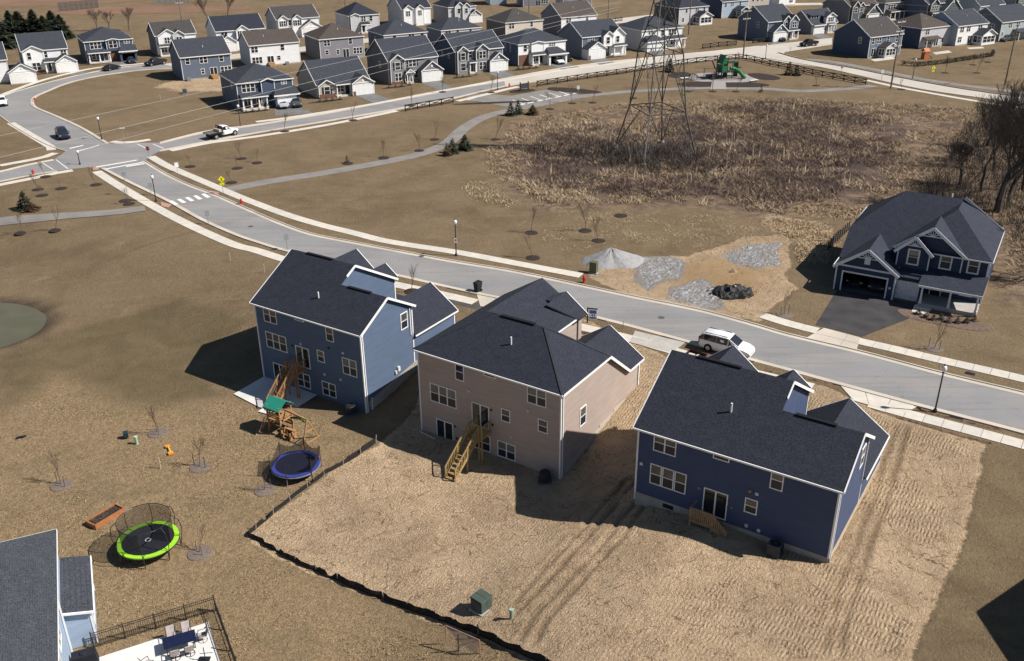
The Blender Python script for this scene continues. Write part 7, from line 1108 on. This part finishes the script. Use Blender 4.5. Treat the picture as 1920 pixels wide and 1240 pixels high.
for lab,A,B,e in (('power line crossing above the parked pair of cars towards the lattice pylon',(20.2, 158.72, 24.0),(-39.75, 96.83, 19.0),1.35),('power line passing over the beige ranch roof towards the lattice pylon',(16.2, 142.61, 26.0),(-25.26, 109.85, 22.0),1.9),('uppermost thin power line at the left of the lattice pylon',(16.73, 150.38, 24.0),(-21.92, 115.87, 19.5),1.6),
   ('power line crossing the upper right corner above the dark slate gables',(68.34, 240.53, 16.0),(114.98, 218.66, 15.0),1.2),('second power line at the upper right, running behind the utility poles',(87.09, 248.33, 12.5),(123.51, 234.4, 12.0),1.2)): wire(lab,A,B,.017,ext=e)
WP=mat('pole_wood',(.19,.15,.115),.9,.3,2,stretch=(1,1,.3))
def upole(label,p,arms=2,lean=0):
    x,y,h=p; t=thing('utility_pole',label,'utility pole',(x,y,0),rad(30),'wooden utility poles'); obj('pole',MB().tube((0,0,-.3),(0,0,h),.2,.13,10),WP,t)
    for i in range(arms):
        z=h-.4-1.9*i*(1 if i<2 else 1.3); obj('cross_arm',MB().box(-1.25,1.25,-.07,.07,z-.08,z+.08),mat('arm_pale',(.5,.48,.45)),t); k=MB(); [k.lathe([(.06,z+.08),(.09,z+.14),(.05,z+.3)],6,(a,0)) for a in (-1.15,-.5,.5,1.15)]; obj('insulator',k,mat('insulator_pale',(.55,.53,.5),.4),t)
    obj('conduit',MB().tube((.2,0,0),(.2,0,h*.55),.06,.06,6),GREYM,t); return t
for lab,p,a in (('tall utility pole in the grass beside the east street and park path',(84.46, 209.89, 14.49),3),('tall utility pole near the right edge behind the verge path',(111.06, 212.52, 12.93),1),('utility pole with two pale arms at the bend of the cross street',(60.83, 250.37, 12.19),2),('tall utility pole beyond the pale house right of the lattice pylon',(54.01, 292.84, 10.08),0),('utility pole standing on the rear street left of the lattice pylon',(32.2, 319.19, 9.74),0),('utility pole in the brown field behind the back row',(-109.3, 325.72, 9.08),2),('thin utility pole above the brown roofs at the upper middle',(6.96, 350.35, 6.49),0),('utility pole by the pale grey house of the back row',(-60.84, 364.03, 5.6),0)): upole(lab,p,a)
# ---------------------------------------------------------------- trees
def branchy(r,h,spread,n1,levels,r0,up=.65,twig=.012,sides=4):
    """recursive bare tree; returns trunk MB and crown MB"""
    tr=MB(); cr=MB()
    def grow(p,d,L,rad_,lev):
        segs=3 if lev<2 else 2; q=p
        for s in range(segs):
            d2=(d+Vector((r.uniform(-.18,.18),r.uniform(-.18,.18),r.uniform(-.05,.14)))).normalized(); e=q+d2*(L/segs); rr=rad_*(1-.22*(s+1)/segs*1.6)
            (tr if lev==0 else cr).tube(q,e,max(twig,rad_*(1-.22*s/segs*1.6)),max(twig,rr),sides if lev<2 else 3,False); q=e; d=d2
            if lev<levels:
                k=n1 if s==segs-1 else (1 if lev>0 or s>0 else 0)
                for i in range(k):
                    a=r.uniform(0,2*math.pi); o=Vector((math.cos(a),math.sin(a),0)); nd=(d*up+o*spread*r.uniform(.6,1.2)+Vector((0,0,.25))).normalized(); grow(q,nd,L*r.uniform(.58,.8),rr*r.uniform(.5,.68),lev+1)
    grow(Vector((0,0,-.1)),Vector((0,0,1)),h*.36,r0,0); return tr,cr
SAP=[]
for sd in range(4):
    r=random.Random(40+sd); tr,cr=branchy(r,3.6,.42,3,3,.045,.95,.007,5); SAP.append((tr.mesh('trunk',TWIG),cr.mesh('crown',TWIG)))
MR=MB().lathe([(.95,0),(.9,.06),(.45,.11),(.12,.13)],18).mesh('mulch_ring',MULCH)
MR2=MB().lathe([(.95,0),(.9,.05),(.45,.09),(.12,.11)],18).mesh('mulch_ring',mat('faded_mulch',(.17,.135,.115),.95,.35,9,bump=.6))
def sapling(label,p,s=1.0,i=0,mulch=True,stakes=False,cat='tree'):
    x,y=p; z=zat(x,y); t=thing('sapling',label,cat,(x,y,z),random.uniform(0,6),'bare young trees'); t.scale=(s,)*3; a=SAP[i%4]; obj('trunk',a[0],None,t); obj('crown',a[1],None,t)
    if mulch: m=bpy.data.objects.new('mulch_ring',MR2 if stakes else MR); COL.objects.link(m); m.location=(x,y,z+.0); m.scale=(.95,.95,1); m['kind']='structure'
    if stakes:
        for q in (-.55,.55): obj('support_stake',MB().box(q-.025,q+.025,-.02,.02,0,1.1),mat('stake_brown',(.09,.07,.055)),t)
for i,(lab,p,s,*k) in enumerate((
 ('bare sapling on the corner lawn nearest the red hydrant, left of the intersection',(-71.96, 137.59),.85),('short shrub-like sapling right of centre on the corner lawn',(-68.59, 138.06),.5),('bare sapling at the front of the corner lawn, above the small evergreen',(-69.95, 134.57),.6),('bare sapling by the corner walk at the top of the corner lawn',(-64.04, 139.9),.9),('bare sapling at the west street walk on the corner lawn',(-73.85, 144.53),.9),('bare sapling by the crosswalk side of the corner lawn',(-55.34, 130.1),.8),
 ('bare sapling below the grey path, the left of the two',(-66.78, 120.76),1.05),('bare sapling below the grey path, the right of the two',(-61.77, 120.36),1.1),('bare sapling on the park lawn beside the yellow pedestrian sign',(-43.29, 140.5),.7),('bare sapling on the park lawn just above the path, left of the flatbed street',(-44.52, 148.67),.7),('bare sapling at the walk corner across from the stop sign',(-52.53, 149.84),.7),('bare sapling in the park lawn below the flatbed truck',(-45.36, 154.59),.9),('bare sapling right of the one below the flatbed truck',(-42.08, 151.83),.8),
 ('bare sapling in the middle of the park lawn above the winding path',(-21.45, 154.59),1.0),('bare sapling beside the winding path bend on its upper side',(-15.8, 158.97),1.1),('bare sapling on the park lawn nearest the path crook',(-13.69, 166.76),1.1),('bare sapling right of the winding path by the two small evergreens',(-2.72, 166.42),1.3),('street sapling on the cross street verge, the leftmost',(-42.21, 173.69),1.2),('street sapling on the cross street verge, second from the left',(-30.77, 182.5),1.2),('street sapling on the cross street verge left of the short fence',(-20.54, 195.82),1.2),('street sapling on the cross street verge by the short fence',(-14.97, 209.46),1.2),('street sapling by the car park entry lamp',(-4.2, 208.47),1.2),
 ('bare sapling at the lower side of the car park, the left one',(8.06, 191.25),1.2),('bare sapling at the lower side of the car park, the middle one',(12.97, 196.74),1.2),('bare sapling at the lower side of the car park, the right one',(17.24, 197.12),1.2),('bare sapling at the left foot of the lattice pylon view, by the path',(26.25, 201.39),.9),('bare sapling below the playground walk, the left one',(39.15, 208.03),1.2),('bare sapling below the playground walk, the middle one',(44.51, 207.83),1.4),('bare sapling below the playground walk, the right one',(49.63, 207.64),1.2),('bare sapling behind the green play tower',(56.65, 237.16),1.2),('bare sapling inside the park fence end by the two brown evergreens',(68.97, 213.53),1.2),
 ('bare sapling on the lawn beyond the verge path, the left one',(104.15, 227.94),1.2),('bare sapling on the lawn beyond the verge path, the right one',(111.55, 227.63),1.3),('bare sapling on the upper lawn by the long clipped hedge, the left one',(115.5, 238.44),.9),('bare sapling on the upper lawn by the long clipped hedge, the right one',(120.91, 242.08),.9),('bare sapling at the foot of the tall utility pole',(86.35, 208.62),.7),
 ('bare sapling on the open lawn, lowest of those near the broken walk',(2.62, 107.28),1.1),('bare sapling on the open lawn directly above the lowest one',(2.62, 116.42),1.2),('bare sapling on the open lawn right of centre, the upper of the close pair',(9.77, 117.1),1.2),('bare sapling on the open lawn above the gravel heap',(11.19, 113.18),1.0),('bare sapling between the street and the slate blue house garage',(-11.29, 97.05),1.15))):
    sapling(lab,p,s,i)
for i,(lab,p,s) in enumerate((('staked sapling in the yard by the dark green pedestal',(-31.86, 71.76),.95),('reddish staked sapling in the middle of the dry yard',(-26.45, 66.29),1.05),('staked sapling at the left of the dry yard',(-37.22, 64.02),1.0),('staked sapling right of the lime-rimmed trampoline',(-23.19, 55.15),.8),('staked sapling by the blue-rimmed trampoline',(-20.13, 62.81),.9),('staked sapling on the lawn by the navy house driveway, on its left',(28.92, 89.96),.95),('staked sapling in the front lawn of the navy house, right of its driveway',(41.41, 81.81),.95))): sapling(lab,p,s,i+1,True,True)
for p in ((15.15, 123.14),(-56.45, 131.64),(-26.92, 151.08),(-21.31, 154.25)): m=bpy.data.objects.new('mulch_ring',MR); COL.objects.link(m); m.location=(*p,zat(*p)); m['kind']='structure'
def conifer(label,p,h,w,n,m,seed,group=None,name='evergreen_tree',trunk=.08):
    r=np.random.default_rng(seed); x,y=p; t=thing(name,label,'evergreen' ,(x,y,zat(x,y)),0,group); obj('trunk',MB().tube((0,0,-.1),(0,0,h*.9),w*trunk,w*.02,6),BARK,t); k=MB()
    for i in range(n):
        f=r.random()**1.25; z=h*(.04+.94*f); R=w*(1-f)**.8*(.75+.25*math.sin(f*30+r.uniform(0,2)))*(.55+.45*r.random()**.4); a=r.uniform(0,6.283); L=max(.12,w*.34*(1-f*.6)); c=Vector((R*math.cos(a),R*math.sin(a),z)); d=Vector((math.cos(a+r.uniform(-.5,.5)),math.sin(a+r.uniform(-.5,.5)),r.uniform(-.45,.35)))*L; s=Vector((-d.y,d.x,r.uniform(-.2,.2)*L))*.42
        k.add([c-d*.4-s,c-d*.4+s,c+d+s*.25,c+d-s*.25],[(0,1,2,3)])
    obj('foliage',k,m,t); return t
for lab,p,h,w,n,m in (('small dark evergreen on the corner lawn left of the intersection',(-69.78, 128.86),2.6,1.2,500,EVER),('small evergreen beside the winding path crook, the left of two',(-9.91, 157.38),2.6,1.1,420,EVER),('small evergreen beside the winding path crook, the right of two',(-7.9, 159.46),2.7,1.4,420,EVER),('small browned evergreen beside the winding path crook',(-10.81, 155.66),2.2,.9,380,EVERB),('small evergreen by the car park corner, the left of two',(0.11, 185.67),2.7,1.2,380,EVER),('small evergreen by the car park corner, the right of two',(1.6, 187.05),2.9,1.2,380,EVER),('reddish round shrub right of the car park evergreens',(4.47, 186.48),2.0,1.3,380,EVERB),('evergreen behind the lattice pylon by the park fence',(38.77, 232.05),3.4,1.5,400,EVER),('browned evergreen inside the park fence, the left of two',(66.4, 226.7),3.2,1.3,380,EVERB),('evergreen inside the park fence, the right of two',(68.09, 225.94),2.6,1.1,380,EVER),('brown low shrub beside the corner lawn evergreen',(-68.41, 128.07),1.1,1.2,300,EVERB),('stump-like small evergreen in a mulch ring above the winding path',(-27.06, 151.41),1.3,.5,200,EVER),('stump-like small evergreen in a mulch ring right of the playground',(54.95, 206.86),1.7,.6,200,EVER)): conifer(lab,p,h,w,n,m,int(p[0]*7)%997,'small evergreens in the park and yards')
for i,(lab,p,h,w) in enumerate((('tall dark evergreen cut by the left edge of the picture',(-146.33, 275.89),14,4.6),('second dark evergreen from the left edge, partly behind the first',(-148.54, 290.07),9,3.6),('broad dark evergreen in the middle of the row at the upper left',(-146.94, 292.12),8.5,4.6),('pointed dark evergreen with the highest top of the middle pair',(-142.34, 291.89),9.0,4.0),('dark evergreen wedged between two taller ones in the row',(-138.89, 290.65),7.4,3.4),('dark evergreen second from the right end of the row',(-137.71, 293.8),8.4,4.0),('dark evergreen at the right end of the row at the upper left',(-136.36, 295.91),7.0,3.4))): conifer(lab,p,h,w,1900,EVER,60+i,'row of dark evergreens at the upper left')
def bigtree(label,p,h,seed,n1=3,lv_=5,r0=.42,spread=.6,dark=True,tw=.018,group=None):
    r=random.Random(seed); tr,cr=branchy(r,h,spread,n1,lv_,r0,.85,tw,6); t=thing('bare_tree',label,'tree',(*p,zat(*p)),0,group); obj('trunk',tr,BARKD if dark else BARK,t); obj('crown',cr,TWIGD if dark else TWIG,t); return t
bigtree('largest bare tree at the right edge, its dark trunk behind the navy house',(66.77, 122.62),15.5,5,4,5,.5,.6,group='bare trees at the right edge')
for i,(lab,p,h) in enumerate((('slender bare tree left of the largest one at the right edge',(69.04, 132.42),11),('bare tree behind the largest one at the far right',(75.26, 132.79),13),('bare tree at the right edge beyond the road corner',(82.63, 150.32),12),('low bare tree above the navy house roof',(68.08, 137.06),7),('spreading bare tree between the slender one and the road corner',(76.41, 144.14),12),('bare tree right behind the largest trunk',(70.29, 126.57),11),('bare tree farthest back in the clump at the right edge',(82.25, 158.99),9),('bare tree right of the navy house beyond the frame edge',(70.68, 118.51),12),('bare tree casting shadows on the lawn right of the navy house',(63.27, 99.87),12))): bigtree(lab,p,h,80+i,3,5,.26,.62,tw=.014,group='bare trees at the right edge')
for i,(lab,p,h) in enumerate((('bare tree in the brown field behind the navy hipped house of the loop street',(-132.09, 311.8),7),('leaning bare tree behind the open brick garage house',(-121.63, 311.25),8),('bare tree at the field edge behind the grey-and-white house',(-129.7, 315.34),6),('bare tree left of the two-part black roof',(-101.83, 330.65),9),('tall bare tree behind the two-part black roof',(-97.89, 338.76),9),('bare tree behind the black-roofed twin-gable house',(-38.87, 365.96),9))): bigtree(lab,p,h,120+i,3,4,.2,.55,False,.03,'bare trees in the far field')
# hedge by the patio lot, backyard odds
def hedge(label,pl,w,h,n,m,seed):
    r=np.random.default_rng(seed); P=resample(pl,step=.2); t=thing('hedge',label,'hedge',(0,0,0)); k=MB(); N=len(P)
    for i in range(n):
        q=P[r.integers(N)]; a,b=q+r.uniform(-w/2,w/2,2); z=h*r.random()**.6; s=r.uniform(.12,.3); d=Vector((r.uniform(-1,1),r.uniform(-1,1),r.uniform(-.3,.8)))*s; e=Vector((-d.y,d.x,r.uniform(-.3,.3)*s))*.5; c=Vector((a,b,z)); k.add([c-d-e,c-d+e,c+d+e*.4,c+d-e*.4],[(0,1,2,3)])
    obj('foliage',k,m,t); S=MB(); [S.tube((*P[i],-.1),(*P[i],h*.8),.03,.02,4,False) for i in range(0,N,6)]; obj('stem',S,BARK,t); return t
hedge('long low dark fence-line hedge below the white-sided houses at the upper right',[(97.95, 239.19), (101.0, 236.78), (110.06, 240.98), (126.2, 250.78), (128.01, 254.96)],.7,1.1,2200,mat('hedge_brown_green',(.035,.036,.022),.95,.4,2),5)
t=thing('orange_playset','orange plastic playset in the yard of the white lean-to house','playset',(*(107.03, 247.49),0),.4); OR=mat('orange_plastic',(.42,.13,.045),.6); obj('tower',MB().box(-.7,.7,-.6,.6,0,1.6),OR,t); roofm(t,[((-.9,-.8,2.0),(.9,-.8,2.0),(.9,0,2.8),(-.9,0,2.8)),((-.9,0,2.8),(.9,0,2.8),(.9,.8,2.0),(-.9,.8,2.0))],OR,.06,'roof'); obj('slide',MB().beam((.7,0,1.2),(2.4,-.3,.1),.6,.08),OR,t); [obj('post',MB().box(a-.06,a+.06,b-.06,b+.06,1.6,2.2),OR,t) for a in (-.6,.6) for b in (-.5,.5)]
quad('yard_patio',[(113.14, 257.39), (118.83, 260.69), (118.33, 257.15), (112.72, 253.93)],.04,CONC2); quad('yard_patio',[(93.04, 247.3), (99.96, 251.12), (99.84, 247.81), (93.01, 244.08)],.04,CONC2); quad('yard_patio',[(125.63, 264.94), (130.78, 266.57), (130.1, 263.81), (125.29, 262.2)],.04,CONC2)
for c,rx in (((-52.87, 190.85),4),((-39.19, 200.73),4),((-26.25, 215.32),3),((-11.26, 227.08),3),((3.8, 237.15),4),((27.39, 254.37),3.5),((-115.6, 235.51),4),((-107.8, 249.61),4)): blob('mulch_bed',c,rx,.9,rad(30),.03,MULCH)
blob('ball_field_soil',(-136.7, 367.07),38,13,.05,.05,mat('field_clay',(.20,.118,.078),.95,.12,.1)); blob('ball_field_soil',(-192.42, 397.1),45,16,.2,.05,mat('field_clay',(.20,.118,.078)))
t=thing('chain_fence','long dark mesh backstop fence beside the ball field','fence',(0,0,0)); A,B=[(-167.3, 364.06), (-156.6, 375.02)]; k=MB(); obj('mesh_panel',MB().add([(*A,0),(*B,0),(*B,3.2),(*A,3.2)],[(0,1,2,3)]),mesh_mat('chain_mesh',(.05,.05,.05),.6),t)
for f in np.linspace(0,1,9): q=np.array(A)+(np.array(B)-np.array(A))*f; obj('post',MB().tube((*q,0),(*q,3.3),.08,.08,6),GREYM,t)
t=thing('chain_fence','distant mesh backstop fence at the top edge right of the ball field','fence',(0,0,0)); A,B=[(-139.05, 386.21), (-126.17, 387.19)]; obj('mesh_panel',MB().add([(*A,0),(*B,0),(*B,4),(*A,4)],[(0,1,2,3)]),mesh_mat('chain_mesh_pale',(.3,.31,.32),.6),t)
for f in np.linspace(0,1,7): q=np.array(A)+(np.array(B)-np.array(A))*f; obj('post',MB().tube((*q,0),(*q,4.1),.08,.08,6),GREYM,t)
t=thing('wire_fence','dark wire fence along the left of the navy house','fence',(0,0,0)); WF_=[(44.44, 116.53), (41.69, 112.51), (39.16, 108.72)]; S=resample(WF_,step=1.0)
for a,b in S: obj('post',MB().box(a-.05,a+.05,b-.05,b+.05,0,1.3),FB,t)
obj('mesh_panel',MB().add([(*p,0) for p in S]+[(*p,1.2) for p in S],[(i,i+1,i+1+len(S),i+len(S)) for i in range(len(S)-1)]),mesh_mat('chain_mesh',(.05,.05,.05),.6),t)
blob('planting_bed',(44.93, 88.47),4.6,1.5,-.55,.03,mat('bed_soil',(.15,.105,.085),.95,.4,3,bump=.5)); 
def shrub(label,p,s,m,seed,group): conifer(label,p,s,s*.62,120,m,seed,group,'shrub')
for i,p in enumerate([(43.07, 89.84), (43.53, 89.03), (44.04, 88.35), (44.87, 88.47), (45.37, 87.8), (46.25, 87.65), (47.18, 87.64), (48.19, 88.14)]): shrub('small dark shrub before the navy house porch, %s from the steps'%('first second third fourth fifth sixth seventh eighth'.split()[i]),p,.7,EVER if i in (3,5,6) else EVERB,i,'shrubs before the navy house')
for nm,pl in (('navy hipped house',[(-53.49, 189.89), (-52.43, 190.83), (-51.24, 191.29), (-50.16, 192.25)]),('beige ranch house',[(-40.47, 200.24), (-39.19, 200.73), (-37.91, 201.23), (-36.49, 202.28)]),('grey gabled house',[(-27.39, 214.75), (-26.07, 215.93), (-24.67, 216.5), (-23.08, 217.7)]),('dark slate twin-gabled house',[(-12.75, 226.46), (-11.26, 227.08), (-9.78, 228.4), (-8.16, 229.72)]),('white and brick house',[(2.07, 236.48), (3.4, 237.17), (4.89, 238.6), (6.5, 239.28)])):
    for i,p in enumerate(pl): shrub('small dark shrub in front of the %s, %s from the left'%(nm,('first','second','third','fourth')[i]),p,random.uniform(.6,1.0),(EVER,EVERB,EVERB,EVER)[i],i+int(p[0]*3)%91,'foundation shrubs of the cross street houses')
# ---------------------------------------------------------------- brush field: dead grass blades and dark shrubs (nobody could count them)
def blades(name,pts,nb,h0,h1,w,lean,m,seed):
    r=np.random.default_rng(seed); n=len(pts)*nb; P=np.repeat(pts,nb,0); off=r.normal(0,.35,(n,2)); a=r.uniform(0,2*np.pi,n); h=r.uniform(h0,h1,n); ln=r.normal(0,lean,(n,2))*h[:,None]
    base=np.c_[P[:,:2]+off,P[:,2]-.03]; d=np.c_[np.cos(a),np.sin(a),np.zeros(n)]*(w*r.uniform(.6,1.3,n))[:,None]; tip=base+np.c_[ln,h]
    mid=base+np.c_[ln*.45,h*.62]
    V=np.stack([base-d,base+d,mid+d*.8,mid-d*.8,tip],1).reshape(-1,3); i=np.arange(n)*5; 
    me=bpy.data.meshes.new(name); me.vertices.add(len(V)); me.vertices.foreach_set('co',V.astype(np.float32).ravel()); L=np.stack([i,i+1,i+2,i+3,i+3,i+2,i+4],1); me.loops.add(L.size); me.loops.foreach_set('vertex_index',L.ravel()); me.polygons.add(2*n); st=np.stack([np.arange(n)*7,np.arange(n)*7+4],1).ravel(); me.polygons.foreach_set('loop_start',st); me.polygons.foreach_set('loop_total',np.tile([4,3],n)); me.update(); me.materials.append(m); o=bpy.data.objects.new(name,me); COL.objects.link(o); o['kind']='stuff'; return o
def field_pts(poly,n,seed,thr=None,s=5,sd=3):
    r=np.random.default_rng(seed); P=np.array(poly); q=r.uniform(P.min(0),P.max(0),(n*5,2)); q=q[sdist(poly,q[:,0],q[:,1])<-.8]
    if thr is not None: q=q[vnoise(q[:,0],q[:,1],s,sd)*.7+vnoise(q[:,0],q[:,1],s*.35,sd+1)*.3>thr]
    q=q[:n]; return np.array([(a,b,zat(a,b)) for a,b in q])
blades('dead_grass',field_pts(BRUSH,9000,1,-.06,7,31),6,.12,.5,.055,1.3,mat('straw_grass',(.33,.245,.155),.95,.3,.3),1)
blades('dead_grass',field_pts(BRUSH,3500,2,.08,4,35),6,.2,.75,.05,1.1,mat('pale_straw',(.42,.33,.22),.95,.25,.3),2)
blades('dark_brush',field_pts(BRUSHC,8000,3,-.04,9,41),7,.2,.8,.03,.9,mat('purple_brush',(.14,.1,.085),.95,.35,.3),3)
r=np.random.default_rng(9); cl=np.array([cc.x-2,cc.y-3]); q=cl+r.normal(0,1,(800,2))*np.array([7,4.5]); blades('tower_thicket',np.array([(a,b,zat(a,b)) for a,b in q]),10,.5,1.9,.028,.55,mat('thicket_grey',(.085,.072,.063),.95,.3,.3),5)
q=r.uniform(0,1,(2600,2)); TH=[(53.01, 118.91), (65.01, 141.44), (83.61, 172.66), (97.33, 184.78), (106.57, 178.45), (77.72, 118.35), (60.31, 93.76), (61.63, 108.62), (66.21, 120.82)]; blades('edge_thicket',field_pts(TH,1300,11),8,.6,2.8,.024,.5,mat('thicket_dark',(.08,.067,.06),.95,.3,.3),6)
RE=mat('reed_plume',(.55,.43,.31),.9,.2,.5); q=field_pts(BRUSHC,70,15); blades('reed_stalks',q[:,:3],3,1.2,2.2,.06,.1,RE,16)
blades('lawn_tufts',field_pts(YARD,5000,21,.02,3,61),4,.05,.14,.035,.9,mat('tuft_straw',(.30,.225,.135),.95,.3,.4),22)
STRAW=[(5.4, 126.43), (16.6, 125.45), (27.55, 124.01), (35.69, 121.08), (37.05, 113.01), (28.66, 112.2), (22.56, 108.51), (16.87, 110.52), (6.7, 108.85), (2.75, 109.87), (3.65, 117.87)]
blades('soil_straw',field_pts(STRAW,900,31,-.02,1.6,33),4,.06,.16,.045,2.5,mat('straw_scatter',(.4,.31,.2),.95,.2,.4),27); blades('soil_straw',field_pts([(-8.91, 140.47), (-3.13, 140.32), (2.04, 128.21), (0.13, 125.84), (-6.85, 130.93)],120,32),9,.1,.3,.06,1.2,mat('straw_scatter',(.45,.34,.22)),28)
blades('soil_straw',field_pts(DIRT4,900,25),5,.1,.3,.05,1.0,mat('straw_scatter',(.45,.34,.22),.95,.2,.4),26)
